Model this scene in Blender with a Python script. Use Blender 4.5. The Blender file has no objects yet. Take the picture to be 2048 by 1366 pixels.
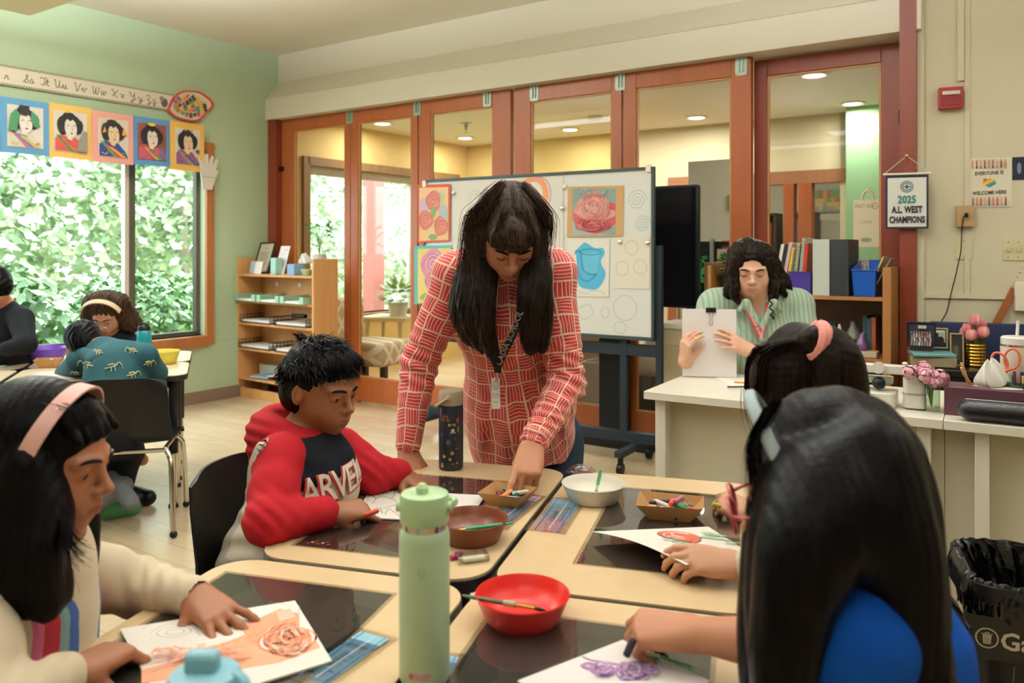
import bpy,math,random
import numpy as np
from mathutils import Vector,Matrix
from mathutils.bvhtree import BVHTree
random.seed(7); RNG = np.random.default_rng(7)
R = math.radians
# ---------------------------------------------------------------- camera, sky, sun, lamps, exposure
sc = bpy.context.scene
col = sc.collection
FOC,HY,HC = 1600.0,498.0,1.28          # focal length in pixels, horizon row, eye height
cam_d = bpy.data.cameras.new('camera'); cam = bpy.data.objects.new('camera',cam_d); col.objects.link(cam)
cam.location = (0,0,HC); cam.rotation_euler = (R(90),0,0)
cam_d.sensor_width = 36.0; cam_d.lens = 36.0 * FOC / 2048
cam_d.shift_y = -(683 - HY) / 2048
cam_d.clip_start = .05; cam_d.clip_end = 200
cam_d.dof.use_dof = True; cam_d.dof.focus_distance = 2.4; cam_d.dof.aperture_fstop = 4.2
sc.camera = cam
sc.view_settings.view_transform = 'Standard'; sc.view_settings.look = 'None'
sc.view_settings.gamma = 1.0; sc.view_settings.use_curve_mapping = False
sc.view_settings.exposure = 0.36
sc.cycles.use_denoising = True
sc.cycles.max_bounces = 8; sc.cycles.diffuse_bounces = 4; sc.cycles.glossy_bounces = 3
sc.cycles.transmission_bounces = 4; sc.cycles.transparent_max_bounces = 16
sc.cycles.caustics_reflective = False; sc.cycles.caustics_refractive = False
sc.cycles.sample_clamp_indirect = 4.0
w = bpy.data.worlds.new('sky'); sc.world = w; w.use_nodes = True
nt = w.node_tree; bg = nt.nodes['Background']
bg.inputs[0].default_value = (.86,.93,1.0,1); bg.inputs[1].default_value = 7.5
def lamp(name,kind,loc,rot,energy,color,**kw):
 d = bpy.data.lights.new(name,kind); d.energy = energy; d.color = color
 for k,v in kw.items(): setattr(d,k,v)
 o = bpy.data.objects.new(name,d); o.location = loc; o.rotation_euler = rot; col.objects.link(o); return o
lamp('sun','SUN',(0,0,10),(R(38),R(12),R(20)),3.2,(1.0,.95,.86),angle=R(3))
WARM = (1.0,.95,.90); NEUT = (.86,.93,1.0)
# unseen lamps added to light the room; pendant housings follow further down
ROOM_FILL = [(-.5,-.6,.35,2.5),(1.9,.9,.35,2.5),(-1.9,1.7,.8,2.5),(.4,2.5,1.2,2.35),(-2.4,4.2,1.9,2.68),(3.3,2.2,.4,2.5)]
for x,y,k,z in ROOM_FILL:
 lamp('room_fill_lamp','AREA',(x,y,z - .04),(0,0,R(-34)),5 * k,NEUT,shape='RECTANGLE',size=1.2,size_y=.3)
 lamp('ceiling_fill_lamp','AREA',(x,y,z + .05),(R(180),0,R(34)),80 * k,NEUT,shape='RECTANGLE',size=1.2,size_y=.3)  # uplight added for more ambient light on ceiling and walls
LOBBY_LIGHTS = []
# ---------------------------------------------------------------- pixel -> place helpers (points on real planes of the room)
TZ = .663                                   # pupils' table height
def P(px,py,Y): return Vector(((px - 1024) / FOC * Y,Y,HC - (py - HY) / FOC * Y))
def T(px,py,z=TZ):
 Y = FOC * (HC - z) / (py - HY); return Vector(((px - 1024) / FOC * Y,Y,z))
SG,CG = .5635,.8261                       # the green wall runs along (SG, CG)
CX,CY = -2.138,7.324                      # corner of green wall and glass wall
def GW(t,n=0,z=0):                        # point by the green wall: t along, n into the room
 return Vector((-2.40 + SG * t + CG * n,6.94 + CG * t - SG * n,z))
def BW(u,n=0,z=0):                        # point by the glass wall: u along, n into the room
 return Vector((CX + CG * u - SG * n,CY - SG * u - CG * n,z))
def bw_u(px,n=0):
 r = (px - 1024) / FOC; return ((CY - CG * n) * r - (CX - SG * n)) / (CG + SG * r)
def gw_t(px,n=0):
 r = (px - 1024) / FOC; x0 = -2.40 + CG * n; y0 = 6.94 - SG * n; return (y0 * r - x0) / (SG - CG * r)
# ---------------------------------------------------------------- materials
def lin(h):
 if isinstance(h,str):
  h = h.lstrip('#'); c = [int(h[i:i + 2],16) / 255 for i in (0,2,4)]
  return tuple(x / 12.92 if x <= .04045 else ((x + .055) / 1.055) ** 2.4 for x in c)
 return tuple(h)
MATS = {}
class N:                                     # tiny node graph helper
 def __init__(s,name):
  s.m = bpy.data.materials.new(name); s.m.use_nodes = True; s.t = s.m.node_tree; s.b = s.t.nodes['Principled BSDF']
 def n(s,typ,**kw):
  x = s.t.nodes.new(typ)
  for k,v in kw.items():
   if k.startswith('i_'): x.inputs[int(k[2:]) if k[2:].isdigit() else k[2:]].default_value = v
   else: setattr(x,k,v)
  return x
 def l(s,a,b): s.t.links.new(a,b)
 def math(s,op,a,b=None,c=None):
  x = s.n('ShaderNodeMath',operation=op)
  for i,v in enumerate((a,b,c)):
   if v is None: continue
   if isinstance(v,(int,float)): x.inputs[i].default_value = v
   else: s.l(v,x.inputs[i])
  return x.outputs[0]
 def mix(s,f,a,b,typ='MIX'):
  x = s.n('ShaderNodeMix',data_type='RGBA',blend_type=typ)
  for k,v in ((0,f),(6,a),(7,b)):
   if isinstance(v,(int,float)): x.inputs[k].default_value = v
   elif isinstance(v,tuple): x.inputs[k].default_value = (*v[:3],1)
   else: s.l(v,x.inputs[k])
  return x.outputs[2]
 def coord(s,which='Object',scale=(1,1,1),rot=(0,0,0)):
  c = s.n('ShaderNodeTexCoord'); m = s.n('ShaderNodeMapping'); s.l(c.outputs[which],m.inputs[0])
  m.inputs['Scale'].default_value = scale; m.inputs['Rotation'].default_value = rot; return m.outputs[0]
 def noise(s,vec,scale,detail=3,rough=.5):
  x = s.n('ShaderNodeTexNoise'); x.inputs['Scale'].default_value = scale; x.inputs['Detail'].default_value = detail
  x.inputs['Roughness'].default_value = rough
  if vec is not None: s.l(vec,x.inputs['Vector'])
  return x.outputs[0]
 def ramp(s,f,stops):
  x = s.n('ShaderNodeValToRGB'); s.l(f,x.inputs[0]); e = x.color_ramp.elements
  while len(e) < len(stops): e.new(.5)
  for q,(p,c) in zip(e,stops): q.position = p; q.color = (*lin(c),1)
  return x.outputs[0]
 def bump(s,h,strength=.3,dist=.002):
  x = s.n('ShaderNodeBump'); x.inputs['Strength'].default_value = strength; x.inputs['Distance'].default_value = dist
  s.l(h,x.inputs['Height']); s.l(x.outputs[0],s.b.inputs['Normal'])
 def set(s,**kw):
  for k,v in kw.items():
   k = {'rough': 'Roughness','metal': 'Metallic','trans': 'Transmission Weight','ior': 'IOR','coat': 'Coat Weight',
     'sheen': 'Sheen Weight','sss': 'Subsurface Weight','alpha': 'Alpha','spec': 'Specular IOR Level','aniso': 'Anisotropic',
     'emis': 'Emission Strength','ecol': 'Emission Color'}[k]
   if isinstance(v,tuple): v = (*v[:3],1)
   s.b.inputs[k].default_value = v
 def color(s,c):
  if isinstance(c,(str,tuple)): s.b.inputs['Base Color'].default_value = (*lin(c),1)
  else: s.l(c,s.b.inputs['Base Color'])
def M(name,c,rough=.5,var=0,vs=8,bump=0,bs=60,attr=False,stretch=(1,1,1),**kw):
 key = name
 if key in MATS: return MATS[key]
 g = N(name)
 if attr:
  a = g.n('ShaderNodeAttribute',attribute_name='Col'); base = a.outputs[0]
 else: base = lin(c)
 if var or bump: v = g.coord('Object',stretch)
 if var:
  f = g.noise(v,vs,4); f = g.math('MULTIPLY_ADD',f,2 * var,1 - var)
  x = g.n('ShaderNodeVectorMath',operation='SCALE')
  if attr: g.l(base,x.inputs[0])
  else: x.inputs[0].default_value = base
  g.l(f,x.inputs['Scale']); g.l(x.outputs[0],g.b.inputs['Base Color'])
 else: g.color(base)
 if bump: g.bump(g.noise(v,bs,3),bump,.003)
 g.set(rough=rough,**kw); MATS[key] = g.m; return g.m
def wood(name,c1,c2,scale=6,rough=.45,axis=(1,1,.08),**kw):
 if name in MATS: return MATS[name]
 g = N(name); v = g.coord('Object',axis)
 f = g.noise(v,scale * 4,6,.65); f2 = g.noise(v,scale,2)
 f = g.math('MULTIPLY_ADD',f2,.6,g.math('MULTIPLY',f,.5))
 g.color(g.ramp(f,[(.3,c1),(.75,c2)])); g.bump(f,.1,.001); g.set(rough=rough,**kw); MATS[name] = g.m; return g.m
def glass(name,tint=(1,1,1),refl=.5):
 if name in MATS: return MATS[name]
 g = N(name); t = g.t; t.nodes.remove(g.b)
 tr = g.n('ShaderNodeBsdfTransparent'); tr.inputs[0].default_value = (*tint,1)
 gl = g.n('ShaderNodeBsdfGlossy'); gl.inputs['Roughness'].default_value = .02
 fr = g.n('ShaderNodeLayerWeight'); fr.inputs[0].default_value = .5
 f5 = g.math('MULTIPLY_ADD',g.math('POWER',fr.outputs[1],5),.9,.045)
 mx = g.n('ShaderNodeMixShader'); g.l(g.math('MULTIPLY',f5,refl),mx.inputs[0]); g.l(tr.outputs[0],mx.inputs[1]); g.l(gl.outputs[0],mx.inputs[2])
 g.l(mx.outputs[0],t.nodes['Material Output'].inputs[0]); MATS[name] = g.m; return g.m
PAINT = M('painted_surface',None,.75,attr=True)            # every face carries its own colour
GLOSSP = M('glossy_print',None,.3,attr=True)
PLAST = M('coloured_plastic',None,.35,attr=True)
CHALK = M('waxy_colour',None,.55,attr=True,var=.12,vs=90)
# ---------------------------------------------------------------- mesh builder
def frame(o,x,y,z=None):
 x = Vector(x).normalized(); y = Vector(y); y = (y - x * y.dot(x)).normalized(); z = x.cross(y)
 m = Matrix((x,y,z)).transposed().to_4x4(); m.translation = o; return m
def look(o,f,up=(0,0,1)):                # frame whose y looks along f, z is up, x to the right of it
 f = Vector(f).normalized(); up = Vector(up); x = f.cross(up).normalized(); z = x.cross(f)
 m = Matrix((x,f,z)).transposed().to_4x4(); m.translation = o; return m
def rz(o,deg): m = Matrix.Rotation(R(deg),4,'Z'); m.translation = o; return m
def tag(o,label=None,cat=None,group=None,kind=None):
 for k,v in (('label',label),('category',cat),('group',group),('kind',kind)):
  if v: o[k] = v
 return o
def thing(name,label,cat,loc,group=None,kind=None):
 o = bpy.data.objects.new(name,None); o.empty_display_size = .05; o.location = loc; col.objects.link(o)
 return tag(o,label,cat,group,kind)
def place(o,base,parent):
 if parent is not None: o.parent = parent; q = parent
 wl = Vector(base)
 if parent is not None:
  q = parent
  while q is not None: wl = wl - q.location; q = q.parent
 o.location = wl; col.objects.link(o)
class MB:
 def __init__(s): s.v,s.f,s.mi,s.c,s.ms = [],[],[],[],[]; s.X = Matrix(); s.cur = 0; s.col = (1,1,1)
 def at(s,m): s.X = m if isinstance(m,Matrix) else Matrix.Translation(m); return s
 def mat(s,m,c=None):
  if m not in s.ms: s.ms.append(m)
  s.cur = s.ms.index(m)
  if c is not None: s.col = lin(c)
  return s
 def color(s,c): s.col = lin(c); return s
 def V(s,p): s.v.append(s.X @ Vector(p)); return len(s.v) - 1
 def F(s,*i): s.f.append(tuple(i)); s.mi.append(s.cur); s.c.append(s.col)
 def box(s,c,d,rot=None,taper=1.0):
  X0 = s.X
  s.X = X0 @ Matrix.Translation(c) @ (rot.to_4x4() if rot is not None else Matrix())
  a,b,h = d[0] / 2,d[1] / 2,d[2] / 2; k = []
  for z,q in ((-h,taper),(h,1)):
   for x,y in ((-a,-b),(a,-b),(a,b),(-a,b)): k.append(s.V((x * q,y * q,z)))
  for f in ((3,2,1,0),(4,5,6,7),(0,1,5,4),(1,2,6,5),(2,3,7,6),(3,0,4,7)): s.F(*[k[i] for i in f])
  s.X = X0; return s
 def bx(s,a,b):
  return s.box([(a[i] + b[i]) / 2 for i in range(3)],[abs(b[i] - a[i]) for i in range(3)])
 def ring(s,pts): return [s.V(p) for p in pts]
 def loft(s,rings,close=True,caps=True,wrap=True):
  R_ = [s.ring(r) for r in rings]; n = len(R_[0])
  for a,b in zip(R_,R_[1:]):
   for i in range(n if wrap else n - 1):
    j = (i + 1) % n; s.F(a[i],a[j],b[j],b[i])
  if caps: s.F(*R_[0][::-1]); s.F(*R_[-1])
  return s
 def prism(s,out,z0,z1): return s.loft([[(x,y,z0) for x,y in out],[(x,y,z1) for x,y in out]])
 def poly(s,pts): s.F(*[s.V(p) for p in pts]); return s
 def lathe(s,prof,n=32,o=(0,0,0),caps=False,sq=None):
  rs = []
  for r,z in prof:
   rs.append([(o[0] + r * math.cos(2 * math.pi * i / n),o[1] + r * math.sin(2 * math.pi * i / n),o[2] + z) for i in range(n)])
  return s.loft(rs,caps=caps)
 def tube(s,pts,rad,n=8,caps=True,flat=1.0):
  pts = [Vector(p) for p in pts]; m = len(pts)
  if not hasattr(rad,'__len__'): rad = [rad] * m
  t0 = (pts[1] - pts[0]).normalized(); up = Vector((0,0,1)) if abs(t0.z) < .9 else Vector((1,0,0))
  x = t0.cross(up).normalized(); rs = []
  for i,p in enumerate(pts):
   t = (pts[min(i + 1,m - 1)] - pts[max(i - 1,0)]).normalized()
   x = (x - t * x.dot(t)).normalized(); y = t.cross(x)
   rs.append([p + x * math.cos(2 * math.pi * k / n) * rad[i] + y * math.sin(2 * math.pi * k / n) * rad[i] * flat for k in range(n)])
  return s.loft(rs,caps=caps)
 def sphere(s,c,r,n=12,m=8,sc_=(1,1,1)):
  rs = []
  for j in range(m + 1):
   a = math.pi * (.02 + .96 * j / m) - math.pi / 2
   rs.append([(c[0] + r * sc_[0] * math.cos(a) * math.cos(2 * math.pi * i / n),c[1] + r * sc_[1] * math.cos(a) * math.sin(2 * math.pi * i / n),c[2] + r * sc_[2] * math.sin(a)) for i in range(n)])
  return s.loft(rs)
 def mesh(s,me,X=None):
  X = X or Matrix(); o = len(s.v)
  for v in me.vertices: s.v.append(s.X @ (X @ v.co))
  for p in me.polygons: s.F(*[o + i for i in p.vertices])
  return s
 def build(s,name,parent=None,bevel=0,smooth=35,seg=2,base=None,sub=0,solid=0,recalc=False):
  vs = np.array([tuple(v) for v in s.v]); lo,hi = vs.min(0),vs.max(0)
  if base is None: base = ((lo[0] + hi[0]) / 2,(lo[1] + hi[1]) / 2,lo[2])
  me = bpy.data.meshes.new(name); me.from_pydata((vs - np.array(base)).tolist(),[],s.f)
  for m in s.ms: me.materials.append(m)
  me.polygons.foreach_set('material_index',s.mi)
  a = me.color_attributes.new('Col','FLOAT_COLOR','CORNER')
  cc = []
  for f,c in zip(s.f,s.c): cc.extend((*c[:3],1.0) * len(f))
  a.data.foreach_set('color',cc)
  if recalc:
   import bmesh
   bm = bmesh.new(); bm.from_mesh(me); bmesh.ops.recalc_face_normals(bm,faces=bm.faces); bm.to_mesh(me); bm.free()
  me.polygons.foreach_set('use_smooth',[True] * len(s.f)); me.set_sharp_from_angle(angle=R(smooth)); me.update()
  o = bpy.data.objects.new(name,me); place(o,base,parent)
  if solid: q = o.modifiers.new('s','SOLIDIFY'); q.thickness = solid; q.offset = 0
  if bevel: q = o.modifiers.new('b','BEVEL'); q.width = bevel; q.segments = seg; q.limit_method = 'ANGLE'; q.angle_limit = R(40)
  if sub: q = o.modifiers.new('u','SUBSURF'); q.levels = q.render_levels = sub
  return o
def text_mesh(t,size=1,shear=0,space=1,bold=0):
 c = bpy.data.curves.new('t','FONT'); c.body = t; c.size = size; c.shear = shear; c.space_character = space; c.align_x = 'CENTER'; c.align_y = 'CENTER'
 c.offset = bold; c.resolution_u = 2
 o = bpy.data.objects.new('t',c); col.objects.link(o); bpy.context.view_layer.update()
 me = bpy.data.meshes.new_from_object(o.evaluated_get(bpy.context.evaluated_depsgraph_get()))
 bpy.data.objects.remove(o); return me
def catmull(pts,n=6):
 pts = [Vector(p) for p in pts]; out = []
 for i in range(len(pts) - 1):
  p0,p1,p2,p3 = pts[max(i - 1,0)],pts[i],pts[i + 1],pts[min(i + 2,len(pts) - 1)]
  for k in range(n):
   t = k / n
   out.append(.5 * ((2 * p1) + (p2 - p0) * t + (2 * p0 - 5 * p1 + 4 * p2 - p3) * t * t + (3 * p1 - p0 - 3 * p2 + p3) * t ** 3))
 out.append(pts[-1]); return out
class Draw:                                   # flat marks on a sheet: local x right, y up, each layer a hair above the last
 def __init__(s,mb,dz=.00025,surf=None): s.mb = mb; s.z = dz; s.dz = dz; s.surf = surf
 def _p(s,x,y): return (x,y,s.z + (s.surf(x,y) if s.surf else 0))
 def up(s): s.z += s.dz
 def poly(s,pts,c):
  s.mb.color(c); pts = [(p[0],p[1]) for p in pts]
  ar = sum(a[0] * b[1] - b[0] * a[1] for a,b in zip(pts,pts[1:] + pts[:1]))
  if ar < 0: pts = pts[::-1]
  s.mb.poly([s._p(*p) for p in pts]); s.up(); return s
 def rect(s,x0,y0,x1,y1,c): return s.poly([(x0,y0),(x1,y0),(x1,y1),(x0,y1)],c)
 def ell(s,x,y,a,b,c,rot=0,n=20,wob=0):
  cr,sr = math.cos(rot),math.sin(rot); pts = []
  for i in range(n):
   t = 2 * math.pi * i / n; q = 1 + wob * math.sin(3 * t + x * 50) + wob * .6 * math.sin(5 * t + y * 70)
   u,v = a * q * math.cos(t),b * q * math.sin(t); pts.append((x + u * cr - v * sr,y + u * sr + v * cr))
  return s.poly(pts,c)
 def line(s,pts,wd,c,smooth=True):
  s.mb.color(c); pts = [Vector((p[0],p[1],0)) for p in pts]
  if smooth and len(pts) > 2: pts = catmull(pts,5)
  L,Q = [],[]
  for i,p in enumerate(pts):
   t = (pts[min(i + 1,len(pts) - 1)] - pts[max(i - 1,0)])
   if t.length < 1e-9: t = Vector((1,0,0))
   t.normalize(); nn = Vector((-t.y,t.x,0)) * wd / 2
   L.append(s.mb.V(s._p(*(p + nn)[:2]))); Q.append(s.mb.V(s._p(*(p - nn)[:2])))
  for i in range(len(pts) - 1): s.mb.F(Q[i],Q[i + 1],L[i + 1],L[i])
  s.z += s.dz * .2; return s
 def ring(s,x,y,a,b,wd,c,rot=0,wob=0,turns=1.0,n=18,spiral=0):
  pts = []
  for i in range(int(n * turns) + 1):
   t = 2 * math.pi * i / n; q = (1 + wob * math.sin(3 * t + x * 40)) * (1 - spiral * i / (n * turns))
   u,v = a * q * math.cos(t),b * q * math.sin(t); pts.append((x + u * math.cos(rot) - v * math.sin(rot),y + u * math.sin(rot) + v * math.cos(rot)))
  return s.line(pts,wd,c,False)
 def text(s,t,x,y,size,c,bold=0,shear=0,sx=1,rot=0,space=1):
  s.mb.color(c); me = text_mesh(t,size,shear,space,bold * size)
  X = Matrix.Translation((x,y,s.z)) @ Matrix.Rotation(rot,4,'Z') @ Matrix.Diagonal((sx,1,1,1))
  s.mb.mesh(me,X); s.up(); return s
def rrect(x0,y0,x1,y1,r,n=6):
 out = []
 for cx_,cy_,a0 in ((x1 - r,y1 - r,0),(x0 + r,y1 - r,90),(x0 + r,y0 + r,180),(x1 - r,y0 + r,270)):
  for i in range(n + 1): a = R(a0 + 90 * i / n); out.append((cx_ + r * math.cos(a),cy_ + r * math.sin(a)))
 return out
# ---------------------------------------------------------------- smooth-blended bodies (signed distance field -> one continuous surface)
class Body:
 def __init__(s): s.p = []; s.nails = []; s.disp = None
 def cap(s,a,b,ra,rb=None,k=.015,sub=False,tag_=0):
  rb = ra if rb is None else rb
  s.p.append(('c',np.array(a,float),np.array(b,float),float(ra),float(rb),k,sub,tag_)); return s
 def chain(s,pts,rs,k=.015,tag_=0):
  for i in range(len(pts) - 1): s.cap(pts[i],pts[i + 1],rs[i],rs[i + 1],k,tag_=tag_)
  return s
 def ell(s,c,r,rot=None,k=.015,sub=False,tag_=0):
  m = np.eye(3) if rot is None else np.array(rot)[:3,:3]
  s.p.append(('e',np.array(c,float),m,np.array(r,float),0.,k,sub,tag_)); return s
 @staticmethod
 def d(q,X):
  if q[0] == 'c':
   a,b = q[1],q[2]; ab = b - a; L = max(float(ab @ ab),1e-12)
   t = np.clip(((X - a) @ ab) / L,0,1); return np.sqrt(((X - a - t[...,None] * ab) ** 2).sum(-1)) - (q[3] + (q[4] - q[3]) * t)
  Y = (X - q[1]) @ q[2]; k0 = np.sqrt(((Y / q[3]) ** 2).sum(-1)); k1 = np.sqrt(((Y / q[3] ** 2) ** 2).sum(-1))
  return k0 * (k0 - 1) / np.maximum(k1,1e-9)
 def ev(s,X,prims=None):
  D = None
  for q in (s.p if prims is None else prims):
   d = s.d(q,X); k = q[5]
   if q[6]:
    if D is None: continue
    h = np.clip(.5 - .5 * (D + d) / k,0,1); D = D * (1 - h) - d * h + k * h * (1 - h)
   elif D is None: D = d
   else: h = np.clip(.5 + .5 * (d - D) / k,0,1); D = d * (1 - h) + D * h - k * h * (1 - h)
  if D is None: return np.full(X.shape[:-1],1.0)
  return D
 def grid(s,res):
  lo = np.full(3,1e9); hi = -lo
  for q in s.p:
   if q[6]: continue
   if q[0] == 'c': r = max(q[3],q[4]); pts = np.array([q[1] - r,q[1] + r,q[2] - r,q[2] + r])
   else: e = (np.abs(q[2]) * q[3]).sum(1); pts = np.array([q[1] - e,q[1] + e])
   lo = np.minimum(lo,pts.min(0)); hi = np.maximum(hi,pts.max(0))
  lo -= .02; hi += .02; B = 12; n = (np.ceil((hi - lo) / res / B).astype(int)) * B
  V = np.ones(n,np.float32); rad = B * res * .5 * 1.7321
  cb = [np.arange(0,n[i],B) for i in range(3)]
  bc = np.stack(np.meshgrid(*[lo[i] + (cb[i] + B / 2) * res for i in range(3)],indexing='ij'),-1)
  Dp = np.stack([s.d(q,bc) for q in s.p],-1); add = [i for i,q in enumerate(s.p) if not q[6]]
  dmin = Dp[...,add].min(-1); ax = np.arange(B) * res
  for (i,j,k) in np.argwhere(dmin < rad + .04):
   dp = Dp[i,j,k]; keep = [q for m,q in enumerate(s.p) if dp[m] < max(dmin[i,j,k],-rad) + 2 * rad + 1.5 * q[5]]
   o = lo + np.array([i,j,k]) * B * res
   X = np.stack(np.meshgrid(o[0] + ax,o[1] + ax,o[2] + ax,indexing='ij'),-1)
   D = s.ev(X,keep)
   if s.disp is not None: D = D + s.disp(X)
   V[i * B:(i + 1) * B,j * B:(j + 1) * B,k * B:(k + 1) * B] = D
  return V,lo
 def nets(s,res):
  V,lo = s.grid(res); S = V < 0
  c8 = [S[a:S.shape[0] - 1 + a,b:S.shape[1] - 1 + b,c:S.shape[2] - 1 + c] for a in (0,1) for b in (0,1) for c in (0,1)]
  cnt = sum(x.astype(np.int8) for x in c8); act = (cnt > 0) & (cnt < 8); idx = np.argwhere(act)
  num = np.full(act.shape,-1,np.int32); num[act] = np.arange(len(idx))
  acc = np.zeros((len(idx),3)); w_ = np.zeros(len(idx)); E_ = []
  for a in range(3):
   o1,o2 = [x for x in range(3) if x != a]
   for b in (0,1):
    for c in (0,1):
     p = [0,0,0]; p[o1] = b; p[o2] = c; q = list(p); q[a] = 1
     v0 = V[idx[:,0] + p[0],idx[:,1] + p[1],idx[:,2] + p[2]]; v1 = V[idx[:,0] + q[0],idx[:,1] + q[1],idx[:,2] + q[2]]
     m = (v0 < 0) != (v1 < 0); t = np.where(m,v0 / np.where(m,v0 - v1,1),0)
     pt = np.tile(np.array(p,float),(len(idx),1)); pt[:,a] += t; acc += pt * m[:,None]; w_ += m
  co = lo + (idx + acc / w_[:,None]) * res; faces = []
  for a in range(3):
   o1,o2 = (a + 1) % 3,(a + 2) % 3
   sl0 = [slice(None)] * 3; sl1 = [slice(None)] * 3; sl0[a] = slice(0,-1); sl1[a] = slice(1,None)
   A,B_ = S[tuple(sl0)],S[tuple(sl1)]; e = np.argwhere(A != B_)
   e = e[(e[:,o1] > 0) & (e[:,o2] > 0) & (e[:,o1] < act.shape[o1]) & (e[:,o2] < act.shape[o2])]
   ins = A[e[:,0],e[:,1],e[:,2]]; q = []
   for b,c in ((0,0),(1,0),(1,1),(0,1)):
    f = e.copy(); f[:,o1] -= 1 - b; f[:,o2] -= 1 - c; q.append(num[f[:,0],f[:,1],f[:,2]])
   q = np.stack(q,1); q[~ins] = q[~ins][:,::-1]; faces.append(q)
  return co,np.concatenate(faces)
 def build(s,name,mat,parent,res=.004,color=None,uv=None,cut=None,base=None,relax=1):
  co,fa = s.nets(res)
  if cut is not None:                      # drop faces (open collars, hems)
   keep = ~cut(co[fa].mean(1)); fa = fa[keep]; used = np.unique(fa); mp = np.full(len(co),-1); mp[used] = np.arange(len(used)); co = co[used]; fa = mp[fa]
  for _ in range(relax):
   acc = np.zeros_like(co); n_ = np.zeros(len(co))
   for i in range(4):
    a,b = fa[:,i],fa[:,(i + 1) % 4]; np.add.at(acc,a,co[b]); np.add.at(n_,a,1); np.add.at(acc,b,co[a]); np.add.at(n_,b,1)
   co = co * .5 + .5 * acc / np.maximum(n_,1)[:,None]
  if base is None: base = parent.location if parent is not None else (*((co.min(0) + co.max(0)) / 2)[:2],co[:,2].min())
  me = bpy.data.meshes.new(name); nv,nf = len(co),len(fa)
  me.vertices.add(nv); me.vertices.foreach_set('co',(co - np.array(base)).astype(np.float32).ravel())
  me.loops.add(nf * 4); me.loops.foreach_set('vertex_index',fa.astype(np.int32).ravel())
  me.polygons.add(nf); me.polygons.foreach_set('loop_start',np.arange(nf,dtype=np.int32) * 4)
  me.polygons.foreach_set('loop_total',np.full(nf,4,np.int32)) if False else None
  me.update(calc_edges=True); me.polygons.foreach_set('use_smooth',np.ones(nf,bool))
  me.materials.append(mat)
  if color is not None:
   a = me.color_attributes.new('Col','FLOAT_COLOR','POINT'); c = np.ones((nv,4),np.float32); c[:,:3] = color(co); a.data.foreach_set('color',c.ravel())
  if uv is not None:
   a = me.attributes.new('flat','FLOAT_VECTOR','POINT'); c = np.zeros((nv,3),np.float32); c[:,:] = uv(co); a.data.foreach_set('vector',c.ravel())
  me.validate(); o = bpy.data.objects.new(name,me); place(o,base,parent); return o
def xf(m,p): return np.array(m @ Vector(p))
# one hand: m = frame with origin at the wrist, y towards the knuckles, z out of the back of the hand; side=+1: thumb on +x
FL = {'index': (.026,.092,.040,.024,.019),'middle': (.008,.095,.044,.027,.020),'ring': (-.010,.092,.041,.025,.019),'pinky': (-.027,.084,.032,.018,.017)}
def hand(b,m,side=1,s=1.0,curl=(20,25,15),curls=None,splay=1.0,thumb=(35,20,20,15),wrist=None,r=1.0):
 """curl: bend at the three joints in degrees; curls: dict per finger; thumb: (out angle, towards palm, bend1, bend2)"""
 X3 = lambda p: xf(m,(p[0] * side * s,p[1] * s,p[2] * s)); tips = {}
 b.ell(X3((0,.05,-.002)),(.036 * s,.046 * s,.0125 * s),np.array(m.to_3x3()),k=.02)
 for nme,(x,y,l1,l2,l3) in FL.items():
  b.cap(X3((x * .5,.008,0)),X3((x,y,0)),.0155 * s,.0105 * s * r,.012)
  cu = (curls or {}).get(nme,curl); p = np.array((x,y,0.)); a = 0; sp = math.radians({'index': 6,'middle': 1,'ring': -5,'pinky': -12}[nme]) * splay
  rr = [.0098,.0088,.0080,.0068] if nme != 'pinky' else [.0085,.0077,.007,.006]
  for j,(l,c) in enumerate(zip((l1,l2,l3),cu)):
   a += math.radians(c); dvec = np.array((math.sin(sp) * math.cos(a),math.cos(sp) * math.cos(a),-math.sin(a))); q = p + dvec * l
   b.cap(X3(p),X3(q),rr[j] * s * r,rr[j + 1] * s * r,.0035)
   p = q
  up = np.array((math.sin(sp) * math.sin(a),math.cos(sp) * math.sin(a),math.cos(a)))
  b.nails.append((X3(p + up * .006 - dvec * .002),.0062 * s)); tips[nme] = X3(p)
 o,tp,b1,b2 = [math.radians(t) for t in thumb]; p = np.array((.018,.016,-.006)); a = o; e = tp
 for j,(l,c,rr) in enumerate(((.040,0,(.0155,.0125)),(.032,b1,(.0122,.0098)),(.025,b2,(.0098,.0078)))):
  a -= c; dvec = np.array((math.sin(a) * math.cos(e),math.cos(a) * math.cos(e),-math.sin(e))); q = p + dvec * l
  b.cap(X3(p),X3(q),rr[0] * s,rr[1] * s,.012 if j == 0 else .004); p = q
 b.nails.append((X3(p + np.array((.004,0,.005))),.0068 * s)); tips['thumb'] = X3(p)
 return tips
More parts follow.
